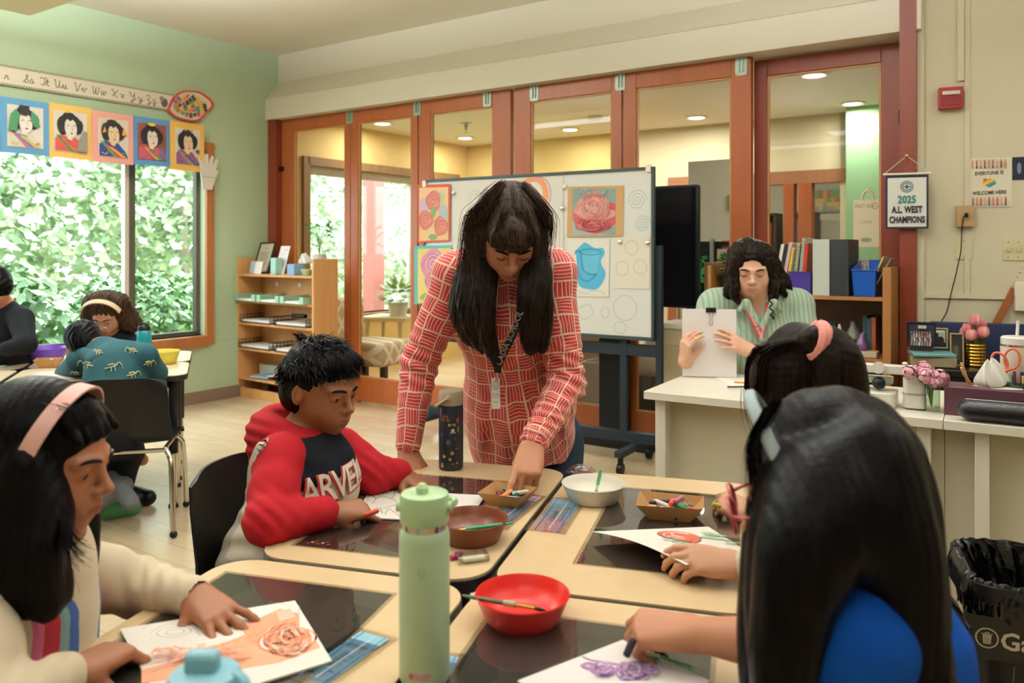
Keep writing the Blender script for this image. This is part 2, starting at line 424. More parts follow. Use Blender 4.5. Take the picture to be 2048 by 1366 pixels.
# a head: m = frame at the middle of the head, y out of the face, x to the viewer's left of the face... (person's right is -x when looked from behind)
def head(b,m,s=1.0,kid=False,jaw=1.0,closed=False,nose=1.0,ears=True,lid=.0):
 Q = lambda x,y,z: xf(m,(x * s,y * s,z * s)); rot = np.array(m.to_3x3())
 E_ = lambda c,r,k=.012,sub=False,tg=0: b.ell(Q(*c),[q * s for q in r],rot,k * s,sub,tg)
 C_ = lambda a,c,ra,rb=None,k=.01,sub=False: b.cap(Q(*a),Q(*c),ra * s,(rb or ra) * s,k * s,sub)
 E_((0,-.014,.030),(.077,.094,.084),.01)
 E_((0,.020,-.016),(.063 * jaw,.066,.084),.03)
 E_((0,.030,-.062),(.046 * jaw,.048,.038),.03)
 E_((0,.060,-.090),(.017,.016,.014),.025)
 for q in (-1,1):
  E_((q * .036 * jaw,.050,-.036),(.024,.026,.026),.025)
  E_((q * .032,.094,.000),(.017,.014,.012),.014,True)
  E_((q * .0315,.0725,-.001),(.0150,.0140,.0115),.005)
  if not closed: E_((q * .0315,.0895,-.0025 - lid),(.0135,.009,.0052),.003,True)
  C_((q * .012,.086,.016),(q * .048,.072,.020),.0075,.006,.014)
  if ears:
   E_((q * .077,-.008,-.004),(.008,.019,.029),.006)
   E_((q * .086,-.004,.000),(.006,.010,.017),.006,True)
 C_((0,.084,.008),(0,.104,-.026),.0065,.0085 * nose,.012)
 E_((0,.103,-.030),(.0115 * nose,.011,.0095),.008)
 for q in (-1,1):
  E_((q * .0115 * nose,.094,-.033),(.0075,.009,.0065),.006)
  E_((q * .006,.100,-.040),(.0035,.004,.003),.003,True)
 E_((0,.074,-.060),(.028,.020,.022),.02)
 C_((-.020,.0835,-.0605),(0,.0945,-.0575),.0032,.0052,.005); C_((.020,.0835,-.0605),(0,.0945,-.0575),.0032,.0052,.005)
 C_((-.017,.084,-.0665),(0,.0925,-.0690),.0035,.0062,.005); C_((.017,.084,-.0665),(0,.0925,-.0690),.0035,.0062,.005)
 C_((-.023,.088,-.0630),(0,.1005,-.0632),.0014,.0014,.003,True); C_((.023,.088,-.0630),(0,.1005,-.0632),.0014,.0014,.003,True)
 C_((0,.090,-.079),(.0,.094,-.079),.005,.005,.012,True)
 return Q
def skin_color(base,lips,m=None,s=1.0,nails=(),extra=None):
 base,lips = np.array(lin(base)),np.array(lin(lips)); Mi = np.array(m.inverted()) if m is not None else None
 def f(co):
  c = np.tile(base,(len(co),1))
  if Mi is not None:
   L = (co @ Mi[:3,:3].T + Mi[:3,3]) / s; x,y,z = L.T
   far = (np.abs(x) < .1) & (np.abs(y) < .14) & (np.abs(z) < .14)
   zz = z + .063 + .35 * np.abs(x) * 0; wd = .0235
   hh = .0092 * np.clip(1 - (x / wd) ** 2,0,1) ** .5 + .0005
   wl = np.clip((hh - np.abs(zz + .0003)) / .0025,0,1) * (np.abs(x) < wd) * (y > .07) * far
   c = c * (1 - wl[:,None] * .85) + lips * wl[:,None] * .85
   ck = np.exp(-(((np.abs(x) - .036) / .02) ** 2 + ((z + .032) / .02) ** 2)) * (y > .03) * far * .22
   c = c * (1 - ck[:,None]) + lips * ck[:,None]
  for p,r_ in nails:
   dd = np.sqrt(((co - p) ** 2).sum(1)); wn = np.clip((r_ - dd) / .002,0,1)[:,None] * .5; c = c * (1 - wn) + np.array((.75,.5,.42)) * wn
  return c if extra is None else extra(co,c)
 return f
SKIN = None
def skin_mat():
 global SKIN
 if SKIN is None:
  g = N('skin'); a = g.n('ShaderNodeAttribute',attribute_name='Col'); v = g.coord('Object'); f = g.noise(v,40,4)
  g.color(g.mix(g.math('MULTIPLY',f,.18),a.outputs[0],(.35,.10,.06))); g.set(rough=.5,sss=.12,spec=.4)
  g.b.inputs['Subsurface Radius'].default_value = (1.0,.35,.2); g.b.inputs['Subsurface Scale'].default_value = .006
  g.bump(g.noise(v,500,2),.08,.0006); SKIN = g.m
 return SKIN
def hair_mat(name,c1,c2,rough=.38,axis=(60,60,3)):
 if name in MATS: return MATS[name]
 g = N(name); v = g.coord('Object',axis); f = g.noise(v,2.5,3,.6)
 g.color(g.ramp(f,[(.35,c1),(.8,c2)])); g.bump(f,.4,.003); g.set(rough=rough,spec=.07); MATS[name] = g.m; return g.m
def eyes(m,s,parent,iris='#2a1a12',gaze=(0,0),lidded=True):
 for q in (-1,1):
  b = MB(); c = m @ Vector((q * .0315 * s,.0725 * s,-.001 * s)); rot = m.to_3x3().to_4x4()
  X = Matrix.Translation(c) @ rot @ Matrix.Rotation(R(gaze[0]),4,'Z') @ Matrix.Rotation(R(gaze[1]) - R(90),4,'X')
  b.at(X); prof = [(.0123 * math.sin(t * math.pi / 24),t) for t in range(25)]
  rs = []
  for t in range(1,24):
   a = math.pi * t / 24; rs.append([(.0123 * s * math.sin(a) * math.cos(k * math.pi / 8),.0123 * s * math.sin(a) * math.sin(k * math.pi / 8),.0123 * s * math.cos(a)) for k in range(16)])
  em = M('eye_surface',None,.12,attr=True); b.mat(em)
  for j,(r0,r1) in enumerate(zip(rs,rs[1:])):
   b.color('#0a0807' if j < 2 else iris if j < 5 else '#d8cfc6'); b.loft([r0,r1],caps=False)
  b.color('#0a0807'); b.poly(rs[0])
  b.build('eye',parent,recalc=True)
def brows(m,s,parent,mat,lift=0,th=1.0,lash=False):
 for q in (-1,1):
  if lash: MB().mat(mat).tube([m @ Vector((q * x * s,y * s,z * s)) for x,y,z in ((.019,.0855,-.0045),(.026,.0872,-.0085),(.034,.0865,-.0092),(.043,.0815,-.0055))],[.0008 * s,.0013 * s,.0013 * s,.0008 * s],5).build('eyelash',parent)
  pts = [(q * .013,.0945,.0165 + lift),(q * .025,.0925,.0205 + lift),(q * .038,.086,.021 + lift),(q * .050,.075,.0165 + lift)]
  MB().mat(mat).tube([m @ Vector((x * s,y * s,z * s)) for x,y,z in catmull(pts,4)],[.0016 * s * th + .0018 * s * th * math.sin(math.pi * min(1,(i + 2) / 14)) for i in range(13)],6,flat=1).build('eyebrow',parent)
def strands(mb,guides,n,spread=.004,r=.0007,jit=.3,taper=True,seed=1,wave=0,wf=60):
 """hair strands: interpolated between neighbouring guide curves (lists of points)"""
 rg = np.random.default_rng(seed); G = [np.array([tuple(p) for p in catmull(g,4)]) for g in guides]; L = min(len(g) for g in G); G = [g[:L] for g in G]
 for _ in range(n):
  i = rg.integers(0,max(1,len(G) - 1)); t = rg.random(); a = G[i]; c = G[min(i + 1,len(G) - 1)]; pts = a * (1 - t) + c * t
  off = rg.normal(0,spread,3); e = int(L * (1 - jit * rg.random())); e = max(e,4); k = np.linspace(0,1,L)[:,None]
  pts = pts + off * (.4 + .9 * k)
  if wave:
   ph = rg.random() * 6.28; pts = pts + wave * np.stack([np.sin(k[:,0] * wf + ph),np.cos(k[:,0] * wf * .8 + ph),0 * k[:,0]],1) * k
  pts = pts[:e]; m_ = len(pts)
  mb.tube([Vector(p) for p in pts],[r * (1 if not taper else (1 - .85 * j / m_)) for j in range(m_)],3,caps=False)
 return mb
# ================================================================ THE ROOM
def struct(mb,name,parent=None,label=None,**kw):
 o = mb.build(name,parent,**kw)
 if parent is None: o['kind'] = 'structure'
 if label: o['label'] = label
 return o
def sroot(name,loc,label=None):
 o = thing(name,label,None,loc,kind='structure'); return o
GREEN = M('green_wall_paint','#b0c4a2',.7,var=.04,vs=3)
CREAM = M('cream_wall_paint','#c9bfa2',.75,var=.03,vs=2)
WHITEC = M('white_ceiling_paint','#e6dfd0',.85,var=.03,vs=3,bump=.25,bs=90)
FASC = M('off_white_fascia','#e0d8c8',.7)
YELL = M('yellow_wall_paint','#dcc07c',.75,var=.03)
LBEI = M('beige_lobby_paint','#cdbf9c',.75)
TEAK = wood('orange_brown_door_wood','#8e4a24','#a85a2c',5,.38)
REDW = wood('red_brown_jamb_wood','#6d2a16','#8a3a1e',5,.4)
OAK = wood('window_trim_wood','#8a5228','#b06f3c',6,.45)
BIRCH = wood('birch_shelf_wood','#c08a50','#d6a368',5,.5)
BASEB = M('brown_vinyl_baseboard','#7b6654',.6)
GLASS = glass('clear_window_glass',(.97,.99,.98),.5)
RIM = M('white_rim','#e8dcc6',.5)
METAL = M('brushed_steel','#b9bcb4',.35,metal=1)
CHROME = M('chrome_tube','#c8c4b8',.18,metal=1)
BLACKP = M('black_plastic','#0d0d0f',.42,spec=.3)
BLACKM = M('black_powder_coat','#121417',.5,spec=.3)
PAPER = M('white_paper',None,.85,attr=True)
# floor
g = N('vinyl_plank_floor'); v = g.coord('Object',(1,1,1),(0,0,R(34)))
bk = g.n('ShaderNodeTexBrick'); g.l(v,bk.inputs[0]); bk.inputs['Scale'].default_value = 1.0
for k,q in (('Mortar Size',.0015),('Brick Width',1.2),('Row Height',.12),('Mortar Smooth',.3),('Bias',0)): bk.inputs[k].default_value = q
bk.inputs['Color1'].default_value = (*lin('#cdb692'),1); bk.inputs['Color2'].default_value = (*lin('#bfa47c'),1); bk.inputs['Mortar'].default_value = (*lin('#8f744e'),1)
vv = g.coord('Object',(14,1.2,1),(0,0,R(34))); vs_ = g.coord('Object',(1.4,16,1),(0,0,R(34))); f = g.noise(vs_,5,5,.6)
g.color(g.mix(g.math('MULTIPLY',f,.55),bk.outputs[0],lin('#dccbae'))); g.set(rough=.24,spec=.5)
rr = g.math('MULTIPLY_ADD',f,.15,.17); g.l(rr,g.b.inputs['Roughness']); FLOORM = g.m
WX,WY = Vector((.927,-.375,0)),Vector((-.375,-.927,0))      # right wall: along, into the room
RJ = BW(5.27,.10)
def RW(w_,n=0,z=0): return RJ + WX * w_ + WY * n + Vector((0,0,z))
def rw_w(px,n=0):
 r = (px - 1024) / FOC; o = RJ + WY * n; return (o.y * r - o.x) / (WX.x - WX.y * r)
mb = MB().mat(FLOORM); FR = RW(3.0); LW = GW(-8)
far = BW(0,-6.5)
mb.prism([(LW.x,LW.y),(LW.x,-2.6),(FR.x,-2.6),(FR.x,FR.y),(BW(8.2,-1).x,BW(8.2,-1).y),(BW(8.2,-6.5).x,BW(8.2,-6.5).y),(far.x,far.y)],-.06,0)
struct(mb,'floor',recalc=True)
mb = MB().mat(WHITEC); a,b_ = BW(-.1,-.0),BW(5.4,0)
mb.prism([(LW.x - .3,LW.y),(LW.x - .3,-2.7),(FR.x + .2,-2.7),(FR.x + .2,FR.y),(b_.x,b_.y),(a.x,a.y)],3.05,3.15)
struct(mb,'ceiling',recalc=True)
def slab(mb,fn,a,b,n0,n1,z0,z1):     # wall piece along a wall function
 q = [fn(a,n0),fn(b,n0),fn(b,n1),fn(a,n1)]
 return mb.loft([[(p.x,p.y,z0) for p in q],[(p.x,p.y,z1) for p in q]])
# green wall with its big window
WT0,WT1,WZ0,WZ1 = -4.2,-.30,.56,2.09
mb = MB().mat(GREEN)
slab(mb,GW,-8,WT0,-.16,0,0,3.05); slab(mb,GW,WT1,.465,-.16,0,0,3.05)
slab(mb,GW,WT0,WT1,-.16,0,0,WZ0); slab(mb,GW,WT0,WT1,-.16,0,WZ1,3.05); slab(mb,GW,-8,.40,-.001,.012,0,.50)
struct(mb,'wall_left',recalc=True)
mb = MB().mat(BASEB); slab(mb,GW,-8,.1,.0,.022,0,.10); struct(mb,'baseboard_left',recalc=True)
wr = sroot('window_1',GW((WT0 + WT1) / 2,-.05,WZ0))
mb = MB().mat(OAK)
for q in ((WT0 - .07,WT0,-.16,.03,WZ0 - .08,WZ1 + .08),(WT1,WT1 + .07,-.16,.03,WZ0 - .08,WZ1 + .08),(WT0,WT1,-.16,.03,WZ1,WZ1 + .08)):
 slab(mb,GW,*q)
mb.build('window_frame',wr,recalc=True)
mb = MB().mat(OAK); slab(mb,GW,WT0,WT1,-.16,.05,WZ0 - .09,WZ0); mb.build('window_sill',wr,recalc=True)
mb = MB().mat(M('bronze_sash','#4d4a3c',.45)); WH = M('pale_vinyl_sash','#cfc9bd',.5)
tm = gw_t(257,-.08)
for q in ((WT0,WT0 + .03),(WT1 - .035,WT1),(tm - .002,tm + .05)): slab(mb,GW,q[0],q[1],-.12,-.07,WZ0,WZ1)
slab(mb,GW,WT0,WT1,-.12,-.07,WZ0,WZ0 + .035); slab(mb,GW,WT0,WT1,-.12,-.07,WZ1 - .03,WZ1)
mb.mat(WH); slab(mb,GW,tm - .035,tm - .002,-.12,-.07,WZ0,WZ1)
mb.build('sash',wr,recalc=True)
for a,c in ((WT0 + .03,tm - .03),(tm + .05,WT1 - .03)):
 mb = MB().mat(GLASS); slab(mb,GW,a,c,-.098,-.094,WZ0 + .03,WZ1 - .03); mb.build('window_pane',wr,recalc=True)
# upper part over the glass doors: wall strip, sloped soffit, fascia beam
mb = MB().mat(M('cream_upper_wall','#ddd4c0',.8)); slab(mb,BW,-.16,5.42,-.1,0,2.5,3.05)
q0 = [BW(0,0,2.80),BW(0,.151,2.63),BW(5.42,.151,2.63),BW(5.42,0,2.80)]; mb.poly(q0); mb.poly([BW(0,0,2.8),BW(0,0,2.6),BW(0,.151,2.63)])
struct(mb,'wall_back',recalc=False)
mb = MB().mat(FASC); slab(mb,BW,0,5.30,-.09,.151,2.44,2.63); struct(mb,'trim_1',recalc=True,bevel=.004)
# glass wall of six doors
DN0,DN1 = .02,.065
mb = MB().mat(REDW); slab(mb,BW,bw_u(533,.12),bw_u(561,.07),-.02,.12,0,2.44)
mb.mat(BLACKP); slab(mb,BW,bw_u(556,.07),bw_u(567,.07),.06,.09,1.98,2.02)
struct(mb,'trim_2',recalc=True)
DOORS = [(563,700,587,689),(701,835,716,822),(837,1021,861,985),(1028,1243,1061,1223),(1246,1502,1272,1462),(1508,1806,1534,1762)]
for k,(a,b,c,d) in enumerate(DOORS):
 off = -.10 if k == 5 else 0
 ua,ub,uc,ud = [bw_u(x,DN1 + off) for x in (a,b,c,d)]
 r_ = sroot('door_%d' % (k + 1),BW((ua + ub) / 2,(DN0 + DN1) / 2 + off))
 wm = TEAK if k < 5 else REDW; top = 2.44 if k < 5 else 2.43
 for nme,q in (('stile',(ua,uc,.0,top)),('stile',(ud,ub,.0,top)),('top_rail',(uc,ud,2.33,top)),('bottom_rail',(uc,ud,.02,.217))):
  mb = MB().mat(wm); slab(mb,BW,q[0],q[1],DN0 + off,DN1 + off,q[2],q[3]); mb.build(nme,r_,recalc=True,bevel=.003)
 mb = MB().mat(GLASS); slab(mb,BW,uc - .005,ud + .005,DN0 + off + .02,DN0 + off + .026,.21,2.34); mb.build('glass_pane',r_,recalc=True)
 mb = MB().mat(wood('pale_glazing_bead','#a8703c','#c08a50'))
 for q in ((uc,uc + .012,.217,2.33),(ud - .012,ud,.217,2.33),(uc,ud,.217,.229),(uc,ud,2.318,2.33)): slab(mb,BW,q[0],q[1],DN0 + off + .026,DN1 + off - .008,q[2],q[3])
 mb.build('glazing_bead',r_,recalc=True)
ZINC = M('galvanised_steel','#a9b6a8',.42,metal=.7)
for px in (699,834,974,1068,1240,1482):
 u = bw_u(px,.07); h_ = thing('door_hanger',None,'hinge',BW(u,.068,2.33),group='steel hangers along the top of the glass doors')
 h_['label'] = 'steel hanger plate, ' + {699: 'leftmost along the door tops',834: 'second from the left along the door tops',974: 'third from the left, left of the middle gap',1068: 'fourth from the left, just right of the middle gap',1240: 'fifth from the left, above the rose painting',1482: 'rightmost, beside the last door'}[px]
 mb = MB().mat(ZINC).at(frame(BW(u,.066,2.385),(CG,-SG,0),(0,0,1)))
 mb.prism(rrect(-.036,-.055,.036,.055,.014),0,.004); mb.build('plate',h_,recalc=True)
 mb = MB().mat(ZINC).at(frame(BW(u,.066,2.385),(CG,-SG,0),(0,0,1)))
 mb.box((-.011,.01,.009),(.007,.09,.012)); mb.box((.011,.01,.009),(.007,.09,.012)); mb.build('track',h_)
 mb = MB().mat(METAL).at(frame(BW(u,.066,2.385),(CG,-SG,0),(0,0,1)))
 for sx in (-1,1):
  for sy in (-1,1): mb.sphere((sx * .026,sy * .038,.004),.0055,8,4,(1,1,.5))
 mb.build('screw',h_)
mb = MB().mat(REDW); slab(mb,BW,bw_u(1808,.0),bw_u(1833,.15),-.06,.13,0,2.44); slab(mb,BW,bw_u(1808,.0),bw_u(1833,.15),.13,.155,0,3.05)
mb.mat(BLACKP); slab(mb,BW,bw_u(1797,-.03),bw_u(1805,-.03),-.04,-.025,1.97,2.05)
struct(mb,'trim_3',recalc=True)
# cream wall on the right
mb = MB().mat(CREAM); slab(mb,RW,0,3.0,-.12,0,0,3.05); slab(mb,RW,.0,.035,-.001,.022,0,3.05)
struct(mb,'wall_right',recalc=True)
wa = rw_w(1834); wb = rw_w(2400)
mb = MB().mat(CREAM); zl = HC - (588 - HY) / FOC * 4.25
slab(mb,RW,wa,wb,0,.014,zl - .02,zl); wp = rw_w(1934); slab(mb,RW,wp - .012,wp + .012,0,.008,zl,3.05)
wq = rw_w(1919); slab(mb,RW,wq - .012,wq + .02,0,.016,2.16,3.05)
struct(mb,'trim_4',recalc=True)
# walls that close the room outside the picture
mb = MB().mat(CREAM); mb.bx((FR.x,-2.6,0),(FR.x + .12,FR.y,3.05)); struct(mb,'wall_east')
mb = MB().mat(CREAM); mb.bx((LW.x,-2.72,0),(FR.x,-2.6,3.05)); struct(mb,'wall_front')
mb = MB().mat(GREEN); mb.bx((LW.x - .12,-2.6,0),(LW.x,LW.y,3.05)); struct(mb,'wall_west')
# pendant housings added round the unseen room lamps
for i,(x,y,k,z) in enumerate(ROOM_FILL):
 t_ = thing('fill_pendant','rectangular pendant light hanging from the classroom ceiling, ' + ['behind the camera','above the waste bins','above the left girl','above the whiteboard','by the big window','by the right wall'][i],'light',(x,y,2.64),group='ceiling lights')
 mb = MB().mat(RIM).at(rz((x,y,z),-34)); mb.box((0,0,0),(1.3,.36,.06)); mb.build('housing',t_,bevel=.01)
 for s_ in (-.5,.5): MB().mat(METAL).at(rz((x,y,z + .03),-34)).tube([(s_,0,0),(s_,0,3.02 - z)],.004,6).build('hanging_rod',t_)
# ---------------------------------------------------------------- lobby behind the glass
LC = 2.52; FN = -2.84
mb = MB().mat(YELL)
LT0,LT1,LZ0,LZ1 = gw_t(612,0) + .0,3.05,.62,2.10
slab(mb,GW,.50,LT0,-.16,0,0,LC + .1); slab(mb,GW,LT1,3.5,-.16,0,0,LC + .1)
slab(mb,GW,LT0,LT1,-.16,0,0,LZ0); slab(mb,GW,LT0,LT1,-.16,0,LZ1,LC + .1)
struct(mb,'wall_lobby_left',recalc=True)
lw = sroot('window_2',GW(1.7,-.05,LZ0)); DOAK = wood('dark_window_trim','#7a5a34','#8f6c40')
mb = MB().mat(DOAK)
for q in ((LT0 - .05,LT0 + .03,-.16,.03,LZ0 - .05,LZ1 + .06),(LT1,LT1 + .07,-.16,.03,LZ0 - .05,LZ1 + .06),(LT0,LT1,-.16,.03,LZ1 - .02,LZ1 + .06),(LT0,LT1,-.16,.06,LZ0 - .06,LZ0)): slab(mb,GW,*q)
mb.build('window_frame',lw,recalc=True)
mb = MB().mat(WH); slab(mb,GW,LT0,LT1,-.10,-.06,LZ1 - .10,LZ1 - .02)
for t in (LT0 + .03,gw_t(700,-.05),gw_t(820,-.05)): slab(mb,GW,t,t + .04,-.10,-.06,LZ0,LZ1)
mb.build('sash',lw,recalc=True)
mb = MB().mat(GLASS); slab(mb,GW,LT0 + .03,LT1,-.085,-.081,LZ0,LZ1 - .05); mb.build('window_pane',lw,recalc=True)
uo0,uo1 = bw_u(1352,FN),bw_u(1692,FN); OZ = 1.99
ug = bw_u(1275,FN)
mb = MB().mat(YELL); slab(mb,BW,-.3,ug,FN - .12,FN,0,LC + .1)
mb.mat(LBEI); slab(mb,BW,ug,uo0,FN - .12,FN,0,LC + .1); slab(mb,BW,uo0,uo1,FN - .12,FN,OZ,LC + .1)
mb.mat(LBEI); slab(mb,BW,uo1 - .05,8.2,FN - .12,FN,0,LC + .1)
struct(mb,'wall_lobby_far',recalc=True)
mb = MB().mat(M('green_lobby_paint','#8fb888',.7)); slab(mb,BW,bw_u(1692,FN + .25),8.0,FN,FN + .25,0,LC); struct(mb,'wall_lobby_green',recalc=True)
mb = MB().mat(M('white_lobby_ceiling','#e8dfd0',.85)); q = [BW(-.6,-.02),BW(8.2,-.02),BW(8.2,-6.5),BW(-.6,-6.5)]
q = [GW(.5,-.1),BW(5.4,-.05),BW(8.2,-.05),BW(8.2,-6.5),BW(-.3,-6.5)]
mb.prism([(p.x,p.y) for p in q],LC,LC + .12); struct(mb,'ceiling_lobby',recalc=True)
mb = MB().mat(CREAM); slab(mb,BW,8.1,8.2,-6.5,0,0,LC); struct(mb,'wall_lobby_right',recalc=True)
mb = MB().mat(CREAM); slab(mb,BW,5.6,8.2,-.92,-.80,0,LC); slab(mb,BW,5.55,5.65,-.92,-.1,0,LC); struct(mb,'wall_lobby_near',recalc=True)
mb = MB().mat(M('pale_far_room_paint','#d8d2bc',.8)); slab(mb,BW,1.2,8.2,-6.0,-5.9,0,LC); slab(mb,BW,1.2,1.3,-5.9,FN - .12,0,LC); struct(mb,'wall_far_room',recalc=True)
fr = sroot('window_3',BW((uo0 + uo1) / 2,FN)); RTRIM = wood('brown_interior_trim','#8c5c3c','#9c6a48')
for nme,q in (('window_head',(uo0 - .08,uo1,OZ - .10,OZ + .02)),('window_post',(uo0 - .08,uo0,0,OZ)),('window_post',(bw_u(1445,FN),bw_u(1462,FN),0,OZ - .1)),('window_post',(bw_u(1568,FN),bw_u(1588,FN),0,OZ - .1)),('window_post',(bw_u(1597,FN),bw_u(1624,FN),0,OZ - .1))):
 mb = MB().mat(RTRIM if nme == 'window_head' else TEAK); slab(mb,BW,q[0],q[1],FN - .1,FN + .02,q[2],q[3]); mb.build(nme,fr,recalc=True)
mb = MB().mat(GLASS); slab(mb,BW,uo0,uo1,FN - .05,FN - .045,.0,OZ - .1); mb.build('window_pane',fr,recalc=True)
# recessed downlights
EM = N('downlight_glow'); EM.color('#fff2dc'); EM.set(emis=14.0,ecol=(1.0,.86,.62)); EM = EM.m
RIM = M('white_rim','#e8dcc6',.5)
for px,py in ((765,246),(930,275),(1140,258),(1393,234),(1628,149),(1705,206)):
 Y = FOC * (LC - HC) / (HY - py); p = P(px,py,Y)
 t_ = thing('downlight',None,'light',(p.x,p.y,LC - .02),group='recessed lobby downlights')
 t_['label'] = 'glowing round downlight in the lobby ceiling, seen through ' + {765: 'the second door',930: 'the third door',1140: 'the fourth door',1393: 'the fifth door',1628: 'the top of the rightmost door',1705: 'the rightmost door, lower of its two'}[px]
 MB().mat(EM).lathe([(.0,-.012),(.062,-.012),(.066,-.006)],24,(p.x,p.y,LC)).build('lamp',t_,recalc=True)
 MB().mat(RIM).lathe([(.066,-.004),(.085,-.014),(.105,-.010),(.108,0)],24,(p.x,p.y,LC)).build('rim',t_,recalc=True)
 lamp('downlight_and_fill_lamp','AREA',(p.x,p.y,LC - .03),(0,0,0),8.5,WARM,shape='DISK',size=.13)
for x,y in ((3.2,8.6),(2.0,9.6),(1.2,7.6)):  # lamps without fixtures, added to brighten the lobby and far room
 lamp('downlight_and_fill_lamp','AREA',(x,y,LC - .03),(0,0,0),15,WARM,shape='DISK',size=.2)
p = P(932,258,FOC * (LC - HC) / (HY - 246)); t_ = thing('sprinkler','small metal sprinkler head hanging from the lobby ceiling','sprinkler',(p.x,p.y,LC - .08))
MB().mat(METAL).lathe([(.0,0),(.06,0),(.06,-.006),(.022,-.012),(.02,-.05),(.012,-.06),(.012,-.075),(.0,-.075)],16,(p.x,p.y,LC)).build('body',t_,recalc=True)
MB().mat(METAL).lathe([(.0,-.088),(.028,-.090),(.028,-.094),(0,-.094)],12,(p.x,p.y,LC)).build('deflector',t_,recalc=True)
p = P(1190,236,FOC * (LC - HC) / (HY - 233)); tag(MB().mat(RIM).lathe([(.0,-.05),(.045,-.05),(.07,-.03),(.075,0)],20,(p.x,p.y,LC)).build('smoke_detector',recalc=True),'round white smoke detector on the lobby ceiling seen through the fourth door','detector')
# ---------------------------------------------------------------- outside
mb = MB().mat(M('outdoor_ground','#8f9a70',.9,var=.3,vs=3)); q = [GW(-16,-.17),GW(10,-.17),GW(10,-26),GW(-16,-26)]; mb.prism([(p.x,p.y) for p in q],-.1,-.02); struct(mb,'ground_outside',recalc=True)
LEAFM = M('leaf_surface',None,.5,attr=True)
def foliage(name,label,cat,blobs,n,size,cols,seed,group=None,trunk=None):
 rg = np.random.default_rng(seed); mb = MB().mat(LEAFM); tot = sum(b[3] * b[4] for b in blobs)
 for (x,y,z,rx,rz_) in blobs:
  for _ in range(int(n * rx * rz_ / tot)):
   d = rg.normal(size=3); d /= np.linalg.norm(d); q = .72 + .33 * rg.random()
   c = Vector((x + d[0] * rx * q,y + d[1] * rx * q,z + d[2] * rz_ * q))
   if c.z < .02: continue
   a = rg.random() * 6.28; dirv = Vector((math.cos(a),math.sin(a),-.3 - .5 * rg.random())).normalized(); nn = (Vector(d) + Vector((0,0,.8)) + Vector(rg.normal(0,.4,3))).normalized()
   sd = dirv.cross(nn).normalized(); L = size * (.7 + .6 * rg.random()); W = L * .28
   mb.color(cols[rg.integers(len(cols))]); up = nn * L * .08
   i = [mb.V(c),mb.V(c + dirv * L * .45 + sd * W),mb.V(c + dirv * L),mb.V(c + dirv * L * .45 - sd * W),mb.V(c + dirv * L * .5 - up)]
   mb.F(i[0],i[1],i[4]); mb.F(i[1],i[2],i[4]); mb.F(i[2],i[3],i[4]); mb.F(i[3],i[0],i[4])
 b0 = blobs[0]; r_ = thing(name,label,cat,(b0[0],b0[1],0),group)
 mb.build('foliage',r_)
 mt = MB().mat(M('bark','#a89c8c',.9));
 for b in blobs[:3]: mt.tube([(b0[0],b0[1],-.02),((b0[0] + b[0]) / 2,(b0[1] + b[1]) / 2,b[2] * .5),(b[0],b[1],b[2])],[.04 + .03 * b0[4]] * 2 + [.02],6)
 mt.build('trunk',r_); return r_
def gl(t,n,z,a,b): p = GW(t,-n); return (p.x,p.y,z,a,b)
LG = ['#5f8a58','#7aa46c','#4f7a4c','#98b880','#6c9864']; LH = ['#9ab48c','#b0c4a0','#8aa67e','#c0d0ac','#a2b894']
foliage('rhododendron_bush','broad leafed green bush close outside the big window at its lower left','bush',[gl(-2.4,1.2,.55,.75,.7),gl(-1.6,1.15,.6,.7,.65),gl(-3.2,1.3,.6,.8,.75)],5200,.13,LG,1)
foliage('rhododendron_bush','leafy bush outside the right pane of the big window','bush',[gl(-.15,1.4,.5,.62,.6),gl(.5,1.6,.45,.5,.6)],2600,.11,LG,2)
foliage('garden_tree','tall pale green tree filling the left pane of the big window','tree',[gl(-1.0,4.6,2.0,1.6,1.7),gl(.9,5.4,2.4,1.5,1.7),gl(-2.6,4.4,2.2,1.5,1.7)],9500,.19,LH,3)
foliage('garden_tree','light tree behind the right pane of the big window','tree',[gl(3.2,5.6,2.2,1.4,1.8),gl(4.2,7.4,2.6,1.6,1.8)],7500,.18,LH,4)
foliage('garden_tree','tree seen through the first glass door and the lobby window','tree',[gl(4.4,3.0,1.7,1.0,1.5),gl(6.2,4.6,2.1,1.1,1.6)],3600,.13,LH,5)
foliage('garden_bush','low pink flowering bush beyond the lobby window','bush',[gl(6.0,2.6,.6,.9,.7),gl(7.4,3.4,.7,.9,.7)],2200,.10,['#c89a9a','#d8b0b0','#8fae78'],6)
PORCH = M('red_porch_paint','#a8625c',.7)
pr = thing('porch','red painted porch post and white rails outside the lobby window','porch',GW(3.3,-1.6,0))
mb = MB().mat(PORCH); slab(mb,GW,3.25,3.45,-1.7,-1.5,0,2.7); mb.build('post',pr,recalc=True)
mb = MB().mat(PORCH); slab(mb,GW,3.0,9.0,-1.75,-1.45,2.6,2.8); mb.build('beam',pr,recalc=True)
hb = thing('house','grey house with pale siding far outside the lobby window','building',GW(12,-7,0))
mb = MB().mat(M('pale_siding','#8f9498',.8)); slab(mb,GW,9,16,-11,-7,0,3.6); mb.build('wall',hb,recalc=True)
mb = MB().mat(M('dark_roof','#6d7076',.8)); slab(mb,GW,8.6,16.4,-11.4,-6.6,3.6,3.9); mb.build('roof',hb,recalc=True)
mb = MB().mat(M('window_dark','#8c98a0',.2)); slab(mb,GW,10,11.4,-7.0,-6.97,1.2,2.6); mb.build('window',hb,recalc=True)
